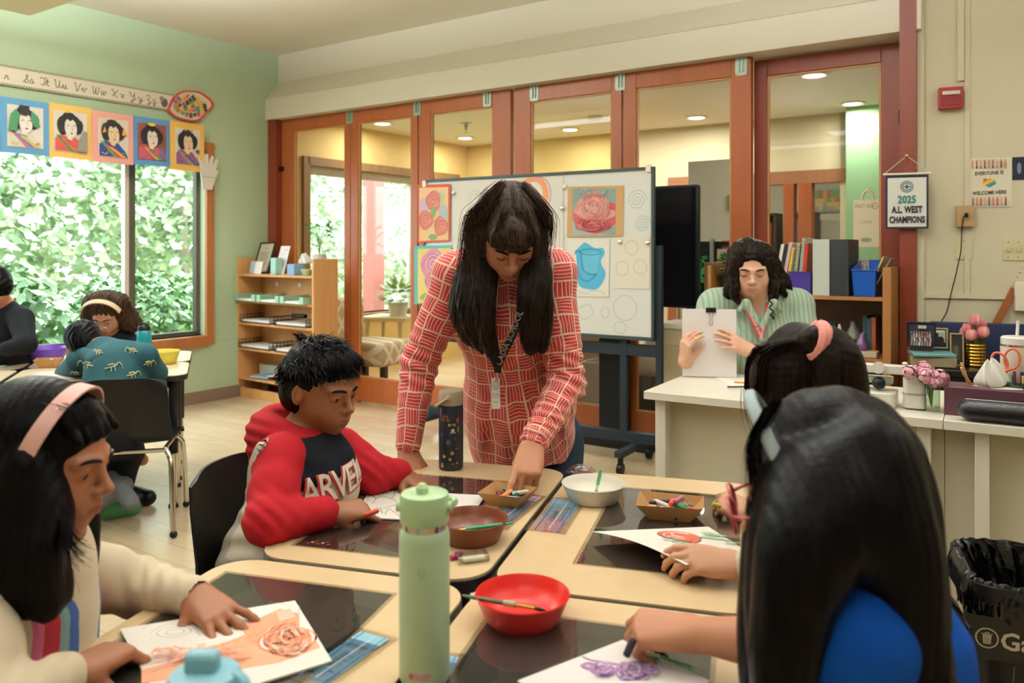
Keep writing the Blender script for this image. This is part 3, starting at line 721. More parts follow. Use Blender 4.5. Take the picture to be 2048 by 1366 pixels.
# ================================================================ PUPILS' TABLES
TOPM = wood('maple_laminate','#c8ab80','#d4ba90',7,.32,(1,1,1))
TOPL = M('pale_laminate','#ddc9a8',.3)
EDGE = M('black_edge_band','#17171a',.4)
def table_frame(ang): a = R(ang); return (math.cos(a),math.sin(a)),(-math.sin(a),math.cos(a))
UA = (.961,-.2765); VA = (.2765,.961)      # near group: along its width, along its length
def NT(u,v,z=TZ): return Vector((UA[0] * u + VA[0] * v,UA[1] * u + VA[1] * v,z))
def school_table(label,o,ux,vx,W,L,topm,group,legs=True):
 m = Matrix(((ux[0],vx[0],0,o[0]),(ux[1],vx[1],0,o[1]),(0,0,1,0),(0,0,0,1)))
 t_ = thing('school_table',label,'table',(m @ Vector((W / 2,L / 2,0))),group)
 MB().mat(topm).at(m).prism(rrect(.002,.002,W - .002,L - .002,.075,8),TZ - .004,TZ).build('table_top',t_,smooth=40)
 MB().mat(EDGE).at(m).prism(rrect(0,0,W,L,.077,8),TZ - .030,TZ - .004).build('edge_band',t_,smooth=40,bevel=.002)
 MB().mat(BLACKM).at(m).box((W / 2,L / 2,TZ - .05),(W - .12,L - .12,.036)).build('apron',t_)
 for x in (.065,W - .065):
  for y in (.065,L - .065):
   mb = MB().mat(BLACKM).at(m); mb.lathe([(.0,.0),(.0225,.0),(.0225,.36),(0,.36)],16,(x,y,.27)); lg = mb.build('leg',t_)
   mb = MB().mat(CHROME).at(m); mb.lathe([(0,0),(.018,0),(.018,.28),(0,.28)],14,(x,y,.02)); mb.build('leg_extension',lg)
   mb = MB().mat(BLACKM).at(m); mb.lathe([(0,0),(.024,0),(.022,.018),(.012,.024),(0,.024)],14,(x,y,0)); mb.build('glide',lg)
 return t_
def onear(u,v): p = NT(u,v); return (p.x,p.y)
GN = 'school tables pushed together in the foreground'
school_table('maple topped school table the boy in the red hoodie sits at',onear(-.957,1.402),UA,VA,.492,.79,TOPM,GN)
school_table('maple topped school table holding the white bowl and the lifted drawing',onear(-.454,1.402),UA,VA,.50,.79,TOPM,GN)
school_table('maple topped school table nearest the camera at the left, with an orange drawing',onear(-.985,.600),UA,VA,.512,.79,TOPM,GN)
school_table('maple topped school table nearest the camera at the right, with the red bowl',onear(-.462,.600),UA,VA,.508,.79,TOPM,GN)
# far group by the window
FA = R(20.5); FU = (math.cos(FA),math.sin(FA)); FV = (-math.sin(FA),math.cos(FA)); FO = (-1.585,3.93)
def FT(u,v,z=TZ): return Vector((FO[0] + FU[0] * u + FV[0] * v,FO[1] + FU[1] * u + FV[1] * v,z))
GF = 'pale school tables pushed together by the window'
for u,v,lb in ((-.80,0,'pale school table by the window under the leaning boy in the dinosaur hoodie'),(-.80,.51,'pale school table by the window, the far right one with the yellow bowl'),
     (-1.61,0,'pale school table by the window, the near left one cut by the picture edge'),(-1.61,.51,'pale school table by the window before the boy in black')):
 p = FT(u,v); school_table(lb,(p.x,p.y),FU,FV,.79,.50,TOPL,GF)
def flat_on(px,py,z=TZ): return T(px,py,z)
# place mats under clear film
MATB = M('dark_placemat','#463b38',.25,var=.12,vs=6); MATG = M('charcoal_placemat','#41413c',.28,var=.12,vs=6)
FILM = glass('laminating_film',(.93,.92,.90),1.2)
LAM = 'laminated placemats on the foreground tables'
def mat_sheet(lb,u0,v0,u1,v1,m,fr=NT,cornerred=False):
 c = fr((u0 + u1) / 2,(v0 + v1) / 2); t_ = thing('placemat',lb,'placemat',c,LAM)
 if fr is NT: F4 = Matrix(((UA[0],VA[0],0,0),(UA[1],VA[1],0,0),(0,0,1,TZ),(0,0,0,1)))
 mb = MB().at(F4).mat(m); mb.bx((u0,v0,.0003),(u1,v1,.0010))
 if cornerred:
  mb.mat(GLOSSP); d = Draw(mb,.0002); d.z = .0012
  for k in range(7): d.ell(u0 + .02 + .008 * k,v0 + .015 + .006 * (k % 3),.004,.003,['#a8452f','#c9a08a','#8a2f22'][k % 3])
 mb.build('sheet',t_)
 mb = MB().at(F4).mat(FILM); e = .008; mb.bx((u0 - e,v0 - e,.0011),(u1 + e,v1 + e,.0013)); mb.build('film_edge',t_)
mat_sheet('dark brown laminated placemat in front of the boy in the red hoodie',-.895,1.478,-.60,2.03,MATB,cornerred=True)
mat_sheet('dark brown laminated placemat under the cardboard crayon tray at the right',-.312,1.545,-.005,2.065,MATB)
mat_sheet('charcoal laminated placemat under the orange drawing',-.942,.80,-.600,1.312,MATG)
mat_sheet('charcoal laminated placemat beside the red bowl',-.405,.75,-.045,1.305,MATG)
# name strips
def strip(lb,pts,seed):
 c = sum((Vector(p) for p in pts),Vector()) / 4; t_ = thing('name_strip',lb,'name strip',c,'laminated name strips')
 x = (pts[1] - pts[0]); y = (pts[3] - pts[0]); m = frame(pts[0] + Vector((0,0,.0006)),x,y); L,W = x.length,y.length
 mb = MB().mat(GLOSSP).at(m); d = Draw(mb,.0002); n = 12
 cols = [['#d8a8b8','#c9b0c8','#9db8cc','#7fb0c0','#7aa6bc'],['#b58aa0','#a8a8c0','#88a8b8','#b09aa8','#d0b0b8'],['#5f93b8','#7ab0cc','#6aa0c4','#5b8ab0','#88b8cc']][seed % 3]
 for k in range(n):
  d.rect(L * k / n,0,L * (k + 1) / n,W,cols[int(k / n * len(cols))])
 d.rect(0,W * .86,L,W * .90,'#3f6f90'); d.rect(0,W * .10,L,W * .14,'#3f6f90'); d.rect(L * .04,W * .42,L * .96,W * .44,'#f0e8e8')
 for k in range(5): d.line([(L * (.3 + .06 * k),W * .48),(L * (.31 + .06 * k),W * .68),(L * (.33 + .06 * k),W * .5),(L * (.35 + .06 * k),W * .62)],.0014,'#3a3a48')
 d.text('1 2 3 4 5 6 7 8 9 10',L * .5,W * .27,W * .2,'#334a5c')
 mb.build('card',t_)
 mb = MB().mat(FILM).at(m); mb.bx((-.012,-.012,.0018),(L + .012,W + .012,.0020)); mb.build('film',t_)
strip('pink and blue laminated name strip beside the cardboard tray in the middle',[T(1008,1058),T(1082,996),T(1040,990),T(960,1052)][:4],1)
strip('pink and blue laminated name strip left of the white bowl',[T(1122,1066),T(1163,1004),T(1112,994),T(1062,1060)],0)
strip('blue laminated name strip left of the tall green bottle',[T(652,1372),T(778,1282),T(708,1272),T(580,1362)],2)
strip('blue laminated name strip just right of the tall green bottle base',[T(880,1392),T(918,1318),T(868,1306),T(822,1380)],2)
# ================================================================ FURNITURE AND THINGS
def hit(m,px,py):                          # where the sight line through a pixel meets a real plane, in the plane's own metres
 o = Vector((0,0,HC)); d = Vector(((px - 1024) / FOC,1,-(py - HY) / FOC)); n = m.col[2].to_3d(); p0 = m.translation
 t = (p0 - o).dot(n) / d.dot(n); q = m.inverted() @ (o + d * t); return (q.x,q.y)
UXB = Vector((CG,-SG,0)); UZ = Vector((0,0,1)); UXG = Vector((SG,CG,0))
def gframe(t,n,z): return frame(GW(t,n,z),UXG,UZ)
def bframe(u,n,z): return frame(BW(u,n,z),UXB,UZ)
def rframe(w_,n,z): return frame(RW(w_,n,z),WX,UZ)
# ---------------------------------------------------------------- green wall: alphabet strip, portraits, paper fan, paper glove
m = gframe(gw_t(0,.014),.012,0); x0 = hit(m,-190,100)[0]; x1,zt = hit(m,345,188); _,zb = hit(m,333,221)
al = thing('alphabet_strip','long cursive alphabet strip with a checkered border high on the green wall','wall strip',m @ Vector(((x0 + x1) / 2,zb,0)))
mb = MB().mat(PAPER,'#e2d8c2').at(m); mb.bx((x0,zb,0),(x1,zt,.002)); d = Draw(mb,.0003); d.z = .0023; H_ = zt - zb
k = 0; q = H_ * .055; xx = x0
d.rect(x0,zb,x1,zb + 2 * q,'#20201c'); d.rect(x0,zt - 2 * q,x1,zt,'#20201c')
mb.color('#e2d8c2')
while xx < x1 - q:
 for j in range(2):
  if (k + j) % 2:
   for y0 in (zb,zt - 2 * q): mb.poly([d._p(xx,y0 + j * q),d._p(xx + q,y0 + j * q),d._p(xx + q,y0 + (j + 1) * q),d._p(xx,y0 + (j + 1) * q)])
 xx += q; k += 1
d.up()
CUR = {  # cursive strokes: x 0..1, y 0 base, 1 capital height, .5 small height
 'R': [[(.1,.85),(.3,.95),(.25,0)],[(.28,.9),(.6,1),(.65,.7),(.3,.5),(.5,.3),(.8,0)]],'r': [[(0,0),(.3,.5),(.35,.42),(.6,.45),(.55,.1),(.9,.1)]],
 'S': [[(0,0),(.5,.6),(.6,.95),(.4,.9),(.45,.6),(.65,.25),(.4,0),(.1,.15)]],'s': [[(0,0),(.4,.52),(.6,.2),(.4,0),(.2,.08)],[(.5,.02),(.9,.15)]],
 'T': [[(0,.8),(.2,.95),(.5,.85),(.9,1)],[(.6,.9),(.55,.3),(.35,0),(.1,.12)]],'t': [[(0,0),(.4,.85),(.35,.1),(.7,.08)],[(.1,.55),(.7,.55)]],
 'U': [[(0,.85),(.15,.95),(.2,.3),(.4,0),(.65,.3),(.7,.95)],[(.7,.9),(.72,.1),(1,.08)]],'u': [[(0,.1),(.15,.5),(.2,.1),(.4,0),(.6,.5)],[(.6,.5),(.65,.05),(.95,.1)]],
 'V': [[(0,.85),(.15,.95),(.3,.1),(.45,0),(.7,.7),(.95,.95)]],'v': [[(0,.1),(.15,.5),(.3,.05),(.5,.05),(.65,.5),(.9,.42)]],
 'W': [[(0,.85),(.1,.95),(.15,.2),(.3,0),(.5,.7)],[(.5,.9),(.5,.1),(.7,0),(.95,.95)]],'w': [[(0,.4),(.1,.5),(.15,.05),(.35,.05),(.45,.5),(.5,.05),(.7,.05),(.8,.5),(1,.42)]],
 'X': [[(0,.85),(.2,.95),(.5,.2),(.8,0)],[(.85,.95),(.5,.5),(.1,0)]],'x': [[(0,.4),(.2,.5),(.45,.05),(.7,.1)],[(.65,.5),(.1,0)]],
 'Y': [[(0,.85),(.15,.95),(.25,.5),(.5,.45),(.7,.9)],[(.7,.95),(.65,.1),(.4,-.35),(.2,-.2),(.9,.2)]],'y': [[(0,.45),(.15,.5),(.2,.1),(.45,.05),(.6,.5)],[(.6,.5),(.55,-.2),(.3,-.4),(.25,-.25),(.9,.15)]],
 'Z': [[(0,.75),(.3,.98),(.6,.8),(.2,.3),(.5,.2),(.5,-.3),(.2,-.3),(.9,.15)]],'z': [[(0,.35),(.3,.5),(.45,.3),(.15,.02),(.45,-.05),(.4,-.38),(.15,-.3),(.8,.15)]]}
CUR['Q'] = CUR['R']; CUR['q'] = CUR['r']
for ch,px in (('R',-22),('r',8),('S',46),('s',56 + 2),('T',80),('t',90),('U',108),('u',124),('V',148),('v',163),('W',184),('w',201),('X',222),('x',240),('Y',258),('y',275),('Z',291),('z',304)):
 x = hit(m,px,150)[0]; nx = hit(m,px + 15,150)[0] - x; h_ = H_ * .40; y = zb + H_ * .30; wd = nx * (1.0 if ch.isupper() else .8)
 for st in CUR[ch]: d.line([(x + a * wd,y + b * h_) for a,b in st],.006,'#6f685c')
x,_ = hit(m,328,190); d.ell(x,zb + H_ * .42,.030,.036,'#5a4a40'); d.ell(x - .022,zb + H_ * .62,.02,.02,'#8a7664')
mb.build('strip_card',al)
# portraits: all share one painted layout with their own colours (children's portraits of women with dark upswept hair)
def portrait(k,px0,px1,yt0,yb0,bg,paper,hair,face,robe,lab,extra,backc=None,flip=1):
 n = .055 + .012 * (k % 2); m = gframe(gw_t(px0,n),n,0); xa,za = hit(m,px0,yt0); xb,_ = hit(m,px1,yt0); _,zz = hit(m,px0,yb0)
 W,H = xb - xa,za - zz; m = m @ Matrix.Translation((xa,zz,0)); bend = lambda x,y: .0015 * math.sin(3.1 * x / W) + .004 * (1 - y / H)
 t_ = thing('portrait_drawing',lab,'drawing',m @ Vector((W / 2,0,0)),'portrait drawings hung over the big window')
 mb = MB().mat(PAPER,bg).at(m); nx = 8
 for i in range(nx):
  a,b = W * i / nx,W * (i + 1) / nx
  for s_ in (0,.0015):
   for j in range(4): mb.poly([(a,H * j / 4,bend(a,H * j / 4) - s_),(b,H * j / 4,bend(b,H * j / 4) - s_),(b,H * (j + 1) / 4,bend(b,H * (j + 1) / 4) - s_),(a,H * (j + 1) / 4,bend(a,H * (j + 1) / 4) - s_)])
 mb.build('mount',t_)
 mb = MB().mat(PAPER).at(m); d = Draw(mb,.0006,bend); d.z = .0035
 S = lambda x,y: (W * (.5 + flip * (x - .5)),H * y)
 P_ = lambda pts,c: (d.poly([S(*p) for p in pts],c),setattr(d,'z',d.z + .0006))
 L_ = lambda pts,c,w_=.004: (d.line([S(*p) for p in pts],w_,c))
 def E_(x,y,a,b,c,rot=0,n=18): q = S(x,y); d.ell(q[0],q[1],a * W,b * H,c,rot * flip,n); d.z += .0004
 # inner sheet in strips so that it follows the bend
 for i in range(8):
  a = .13 + .74 * i / 8; P_([(a,.12),(a + .0925,.12),(a + .0925,.88),(a,.88)],backc or paper); d.z -= .0012
 d.z += .0016
 P_([(.16,.13),(.16,.36),(.30,.44),(.48,.37),(.62,.40),(.80,.24),(.86,.13)],robe[0])
 for j,c in enumerate(robe[1:]): P_([(.18 + .10 * j,.42 - .05 * j),(.26 + .10 * j,.42 - .05 * j),(.62 + .10 * j,.13),(.50 + .10 * j,.13)],c)
 if robe[-1]: L_([(.2,.2),(.3,.17),(.36,.22)],robe[-1],.006); L_([(.7,.17),(.74,.22),(.78,.2)],robe[1],.008)
 E_(.46,.66,.26,.17,hair,.15); E_(.30,.58,.10,.15,hair,.2); E_(.66,.60,.11,.14,hair,-.2); E_(.45,.80,.13,.06,hair)
 P_([(.38,.46),(.54,.42),(.52,.33),(.42,.36)],face)
 E_(.49,.56,.135,.175,face,.12)
 P_([(.36,.66),(.40,.74),(.46,.70),(.52,.74),(.60,.67),(.60,.60),(.36,.60)],face)
 P_([(.34,.68),(.36,.76),(.62,.76),(.64,.68),(.53,.73),(.47,.69),(.42,.73)],hair)
 L_([(.39,.60),(.43,.62),(.46,.605)],'#2a2220',.003); L_([(.53,.61),(.57,.625),(.60,.61)],'#2a2220',.003)
 L_([(.50,.59),(.525,.53),(.50,.52)],'#7a6658',.002); E_(.505,.468,.030,.015,'#b8504a')
 extra(P_,L_,E_); mb.build('painted_sheet',t_)
def ex1(P_,L_,E_): P_([(.13,.40),(.18,.70),(.28,.80),(.36,.72),(.30,.40)],'#3f7a52'); P_([(.60,.80),(.72,.72),(.78,.52),(.66,.50),(.58,.66)],'#3f7a52'); P_([(.34,.88),(.56,.88),(.52,.70),(.40,.70)],'#2a2422')
def ex2(P_,L_,E_): P_([(.60,.14),(.86,.14),(.86,.52),(.78,.54),(.66,.36)],'#8a8578'); E_(.40,.86,.05,.02,'#e0b840')
def ex3(P_,L_,E_): E_(.26,.72,.05,.05,'#2b2725'); P_([(.68,.56),(.82,.58),(.72,.72)],'#e09a40'); P_([(.20,.58),(.30,.60),(.26,.70)],'#e09a40')
def ex4(P_,L_,E_): E_(.46,.86,.10,.035,'#e6c83c'); P_([(.66,.28),(.80,.14),(.86,.14),(.72,.36)],'#5a62a8')
def ex5(P_,L_,E_): E_(.40,.84,.05,.02,'#d89038'); E_(.58,.84,.04,.02,'#d89038'); E_(.76,.42,.06,.04,'#4a5a48'); L_([(.77,.40),(.75,.25)],'#4a5a48',.004)
portrait(0,-70,6,184,296,'#5aa8a8','#e8e0d0','#262220','#e8dccb',['#b88','#8a6','#a56'] and ['#b88a86','#8aa86c','#a5566c'],'teal mounted portrait drawing cut off at the left picture edge',ex2)
portrait(1,0,98,192,304,'#5f96bd','#e6ddd0','#2a2623','#efe6da',['#d8d0bc','#b6646a','#6a7ab0','#c8b060'],'portrait drawing with green headdress on a blue mount over the window',ex1)
portrait(2,94,184,204,313,'#eec46a','#e8dfd2','#201c1a','#f0e8dc',['#cc5a4c','#3f6f4a','#d07040','#c84a50'],'portrait drawing with grey background and red robe on a yellow mount',ex2,flip=1)
portrait(3,184,266,220,323,'#e9a596','#ded2c0','#231f1c','#e2c8a2',['#2c3c7a','#4f8a44','#c8405a','#e0a83c'],'portrait drawing with striped blue robe on a salmon pink mount',ex3)
portrait(4,264,341,231,328,'#5b8fc2','#7a4436','#1f1b1a','#ecdfd2',['#c4566a','#b84a5e','#d8a850','#4f7f56'],'portrait drawing with reddish brown background on a blue mount',ex4,backc='#7c4638')
portrait(5,340,408,241,339,'#f0ba58','#e4d8c4','#221d1b','#dfc4a4',['#8a4c6a','#6a7a9c','#c87a3c','#38508c'],'portrait drawing holding a dark flower on an orange mount, last of the row',ex5)
# leaf shaped paper fan
m = gframe(gw_t(385,.02),.02,0); fp = [hit(m,*p) for p in ((334,220),(345,196),(362,183),(383,181),(405,186),(428,208),(412,228),(395,243),(365,240),(345,232))]
t_ = thing('paper_leaf','leaf shaped patterned paper cutout with red outline beside the alphabet strip','paper cutout',m @ Vector((*fp[9],0)))
fc = catmull([(*p,0) for p in fp + fp[:1]],4); mb = MB().mat(PAPER,'#c8452f').at(m); cxp = sum(p[0] for p in fp) / 10; cyp = sum(p[1] for p in fp) / 10
mb.prism([(p.x,p.y) for p in fc[:-1]][::-1],0,.003); d = Draw(mb,.0004); d.z = .0034
d.poly([(cxp + (p.x - cxp) * .88,cyp + (p.y - cyp) * .88) for p in fc[:-1]],'#ded4bc')
pal = ['#3a3430','#e0b83c','#4f8f9a','#b03a6a','#e07a3a','#ddd4bc','#5a9a50','#3a3430','#6a5a9a']
LW_ = fp[5][0] - fp[0][0]
for i in range(34):
 a0 = R(-25 + 115 * i / 34); a1 = R(-25 + 115 * (i + .85) / 34); o_ = hit(m,336,234)
 for r0,r1,cc in [(.10 + .085 * j,.17 + .085 * j,pal[((i // (1 if j % 2 else 3)) * (2 + j) + j * 4) % 9]) for j in range(11)]:
  r0 *= LW_; r1 *= LW_
  pts = [(o_[0] + r_ * math.cos(a),o_[1] + r_ * math.sin(a)) for a,r_ in ((a0,r0),(a1,r0),(a1,r1),(a0,r1))]
  from_c = [((p[0] - cxp),(p[1] - cyp)) for p in pts]
  rx,ry = (fp[5][0] - fp[0][0]) / 2 * .84,(fp[3][1] - fp[7][1]) / 2 * .80
  if all((p[0] / rx) ** 2 + (p[1] / ry) ** 2 < 1.0 for p in from_c): d.poly(pts,cc)
mb.build('leaf_sheet',t_,recalc=False)
# white paper glove on the window frame
m = gframe(gw_t(418,.07),.075,0); gp = [hit(m,*p) for p in ((405,378),(402,350),(398,322),(404,320),(408,332),(411,308),(416,308),(417,328),(424,311),(428,314),(425,332),(433,318),(437,322),(431,342),(437,340),(434,352),(430,360),(424,380))]
mb = MB().mat(PAPER,'#dcd8cc').at(m); mb.prism(gp if sum(a[0] * b[1] - b[0] * a[1] for a,b in zip(gp,gp[1:] + gp[:1])) > 0 else gp[::-1],-.008,.004); d = Draw(mb); d.z = .0045; d.line([hit(m,402,352),hit(m,432,356)],.004,'#9a9488')
tag(mb.build('paper_glove',bevel=.002),'pale cutout shaped like a hand on the upper right corner of the window frame','cutout')
# ---------------------------------------------------------------- corner shelf
SHX = Vector((.797,-.604,0)); SHY = Vector((.604,.797,0)); SO = Vector((-2.392,6.955,0))
SM = frame(SO,SHX,SHY); SW,SD = 1.03,.25
sh = thing('bookcase','open birch bookcase standing in the corner by the glass doors','bookcase',SM @ Vector((SW / 2,SD / 2,0)))
mb = MB().mat(BIRCH).at(SM)
for x in (0,SW - .022):
 mb = MB().mat(BIRCH).at(SM); mb.bx((x,0,0),(x + .022,SD,1.20)); mb.build('side_panel',sh,bevel=.002)
MB().mat(BIRCH).at(SM).bx((.022,SD - .012,.08),(SW - .022,SD,1.06)).build('back_panel',sh)
for z in (.155,.41,.628,.818,1.045): MB().mat(BIRCH).at(SM).bx((.022,-.0,z),(SW - .022,SD - .012,z + .020)).build('shelf',sh,bevel=.002)
mb = MB().mat(BIRCH).at(SM); mb.bx((.022,.02,.0),(SW - .022,.04,.08)); mb.build('plinth',sh)
def on_sh(px,z,y=.06):                     # shelf-local x of a pixel column at depth y
 m = frame(SM @ Vector((0,y,z)),SHX,UZ); return hit(m,px,500)[0]
for px,lb in ((507,'small white label on the back of the bookcase, left one'),(599 - 72 + 0,'')): pass
for px,w_,lb in ((553,.035,'left of the two small white labels inside the bookcase'),(598,.035,'right of the two small white labels inside the bookcase')):
 x = on_sh(px,.97,SD - .02); mb = MB().mat(PAPER,'#dcdce0').at(SM); mb.bx((x - w_ / 2,SD - .016,.955),(x + w_ / 2,SD - .0125,.99)); tag(mb.build('label_card'),lb,'label','labels in the bookcase')
def boxy(name,lb,cat,m,c,dims,mat,colr=None,bevel=.003,group=None,rot=None):
 mb = MB().mat(mat,colr or '#ffffff').at(m); mb.box(c,dims,rot); return tag(mb.build(name,bevel=bevel),lb,cat,group)
zt = 1.065
def frame_pic(name,lb,cat,o,ux,uy,W,H,fcol,bg,draw=None,fw=.012,th=.012,stand=None):
 m = frame(o,ux,uy); t_ = thing(name,lb,cat,o); fm = M('frame_' + fcol.strip('#'),fcol,.4)
 mb = MB().mat(fm).at(m)
 for a,b in (((0,0),(W,fw)),((0,H - fw),(W,H)),((0,fw),(fw,H - fw)),((W - fw,fw),(W,H - fw))): mb.bx((*a,0),(*b,th))
 mb.build('frame',t_,bevel=.001)
 mb = MB().mat(PAPER,bg).at(m); mb.bx((fw,fw,0),(W - fw,H - fw,th * .4)); d = Draw(mb,.0003); d.z = th * .4 + .0003
 if draw: draw(d,W,H)
 mb.build('picture',t_); return t_
TL_ = lambda: (SHX + SHY * .0,(UZ + SHY * .28))
def certd(d,W,H):
 d.text('Classroom',W * .5,H * .80,.018,'#c07860')
 for j in range(9): d.rect(W * .18,H * (.66 - .055 * j),W * (.82 - .06 * (j % 3)),H * (.67 - .055 * j) + .003,'#8a8672')
frame_pic('framed_certificate','black framed certificate leaning on top of the corner bookcase','picture frame',SM @ Vector((on_sh(510,1.1,.16) + .0,.14,zt)),SHX + UZ * .02,UZ + SHY * .34 + SHX * .10,.215,.285,'#1f1d1a','#cfc6ac',certd)
def shtd(d,W,H):
 d.rect(W * .52,H * .84,W * .82,H * .88,'#e0a090')
 for j in range(10): d.rect(W * .14,H * (.76 - .06 * j),W * .86,H * (.76 - .06 * j) + .001,'#c9c4c4')
mb = MB().mat(PAPER,'#e4dedc').at(frame(SM @ Vector((on_sh(553,1.1,.12),.10,zt)),SHX,UZ + SHY * .3 + SHX * .32)); mb.bx((0,0,0),(.125,.25,.004)); d = Draw(mb); d.z = .0045; shtd(d,.125,.25)
tag(mb.build('info_sheet'),'white sheet in an acrylic stand tilted on the bookcase top','sheet')
boxy('photo_card','small pale blue card standing at the left of the bookcase top','card',SM,(on_sh(498,1.1,.05) + .02,.07,zt + .055),(.06,.008,.11),PAPER,'#b4c8d8',rot=Matrix.Rotation(R(-12),3,'X'))
boxy('photo_card','small white card standing beside the pale blue card on the bookcase','card',SM,(on_sh(517,1.1,.05),.05,zt + .055),(.10,.01,.11),PAPER,'#ece6de',rot=Matrix.Rotation(R(-12),3,'X'))
boxy('cardboard_box','mint green upright box on the bookcase top','box',SM,(on_sh(549,1.1,.06),.08,zt + .0705),(.075,.07,.14),M('mint_card','#9fcdc0',.6),bevel=.004)
boxy('tissue_box','light blue box with white tissue on the bookcase top','box',SM,(on_sh(586,1.1,.06),.09,zt + .0455),(.095,.11,.09),M('sky_blue_card','#7fa8c8',.6),bevel=.004)
def tissue(o,s_,parent=None,nm='tissue',lb=None):
 mb = MB().mat(M('tissue_paper','#e9e4da',.9)); rs = []
 for j,(r_,z) in enumerate(((.5,0),(.62,.18),(.5,.45),(.34,.72),(.2,.92),(.05,1.0))):
  rs.append([(o[0] + s_ * r_ * (1 + .3 * math.sin(3 * a + j * .5) + .12 * math.sin(7 * a)) * math.cos(a) - s_ * .10 * z,o[1] + s_ * .5 * r_ * (1 + .35 * math.sin(5 * a + j * .6)) * math.sin(a),o[2] + s_ * z * (1 + .14 * math.sin(2 * a + 1) + .06 * math.sin(5 * a))) for a in np.linspace(0,6.283,25)[:-1]])
 mb.loft(rs,caps=True); o2 = mb.build(nm,parent,sub=1,smooth=60); return o2
p = SM @ Vector((on_sh(602,1.1,.1) + .01,.13,zt + .09)); tag(tissue(p,.085),'white tissue rising from the light blue box on the bookcase','tissue')
mb = MB().mat(M('sage_bowl','#b9c69a',.5)); mb.lathe([(0,0),(.03,0),(.055,.05),(.05,.05),(.027,.006),(0,.006)],24,SM @ Vector((on_sh(612,1.1,.05) + .01,.055,zt + .001))); tag(mb.build('small_bowl',recalc=True),'small sage green bowl at the right end of the bookcase top','bowl')
# mint paper trays
for i,x in enumerate((.03,.35,.665)):
 t_ = thing('paper_tray',['leftmost mint green paper tray on the second shelf','middle mint green paper tray on the second shelf','rightmost mint green paper tray on the second shelf'][i],'tray',SM @ Vector((x + .15,.12,.838)),'mint paper trays in the bookcase')
 mm = M('mint_plastic','#9cc4a4',.5); mb = MB().mat(mm).at(SM); W_ = .30; dx = -.03
 for a,b in (((x,-.05,.839),(x + W_,.27,.842)),((x,-.05,.842),(x + .004,.27,.895)),((x + W_ - .004,-.05,.842),(x + W_,.27,.895)),((x,.266,.842),(x + W_,.27,.895)),((x,-.05,.842),(x + .05,-.046,.895)),((x + W_ - .05,-.05,.842),(x + W_,-.046,.895))): mb.bx(a,b)
 mb.build('tray',t_)
 tag(boxy('paper_stack',['white paper in the leftmost mint tray','white paper in the middle mint tray','white paper in the rightmost mint tray'][i],'paper',SM,(x + .15,.10,.85),(.22,.28,.014),PAPER,'#ece8e4',bevel=0))
def wire_basket(x,z,W_,lb,lb2):
 t_ = thing('wire_tray',lb,'tray',SM @ Vector((x + W_ / 2,.12,z)),'black wire trays in the bookcase'); mb = MB().mat(BLACKM).at(SM)
 y0,y1,h_ = -.01,.25,.065
 for zz in (z + .004,z + .035,z + h_):
  for a,b in (((x,y0,zz),(x,y1,zz)),((x,y1,zz),(x + W_,y1,zz)),((x + W_,y1,zz),(x + W_,y0,zz))): mb.tube([a,b],.0028,5)
 for zz in (z + .004,): mb.tube([(x,y0,zz),(x + W_,y0,zz)],.0028,5)
 n = int(W_ / .035)
 for i in range(n + 1): mb.tube([(x + W_ * i / n,y0,z + .004),(x + W_ * i / n,y1,z + .004)],.0015,4); mb.tube([(x + W_ * i / n,y1,z + .004),(x + W_ * i / n,y1,z + h_)],.0022,5)
 for i in range(8):
  for xx in (x,x + W_): mb.tube([(xx,y0 + (y1 - y0) * i / 7,z + .004),(xx,y0 + (y1 - y0) * i / 7,z + h_)],.0022,5)
 mb.build('wire_frame',t_)
 boxy('paper_stack',lb2,'paper',SM,(x + W_ / 2,.11,z + .018),(W_ - .05,.22,.018),PAPER,'#dcd8d0',bevel=0)
wire_basket(.06,.649,.42,'black wire letter tray at the left of the middle shelf','white paper in the left tray of the middle shelf')
wire_basket(.53,.649,.42,'black wire letter tray at the right of the middle shelf','white paper in the right tray of the middle shelf')
wire_basket(.04,.431,.43,'black wire letter tray at the left of the lower middle shelf','white paper in the left tray of the lower middle shelf')
wire_basket(.53,.431,.42,'black wire letter tray at the right of the lower middle shelf','white paper in the right tray of the lower middle shelf')
boxy('hole_punch','black hole punch lying over the right tray of the middle shelf','hole punch',SM,(.80,.04,.735),(.16,.05,.035),BLACKP,bevel=.01)
boxy('board_game_box','pale printed box at the back of the bottom shelf','box',SM,(.24,.20,.226),(.26,.10,.10),M('pale_box_card','#b9c2b4',.6))
for i,(x,y,a,c,lb) in enumerate(((.28,.08,12,'#9cc2d8','light blue booklet on the bottom shelf'),(.38,.12,-14,'#5a86c0','blue booklet leaning across the bottom shelf'),(.50,.10,30,'#b8a890','tan booklet on the bottom shelf'))):
 boxy('booklet',lb,'book',SM,(x,y,.19 + .014 * i),(.20,.14,.012),GLOSSP,c,.001,'booklets on the bottom shelf',Matrix.Rotation(R(a),3,'Z'))
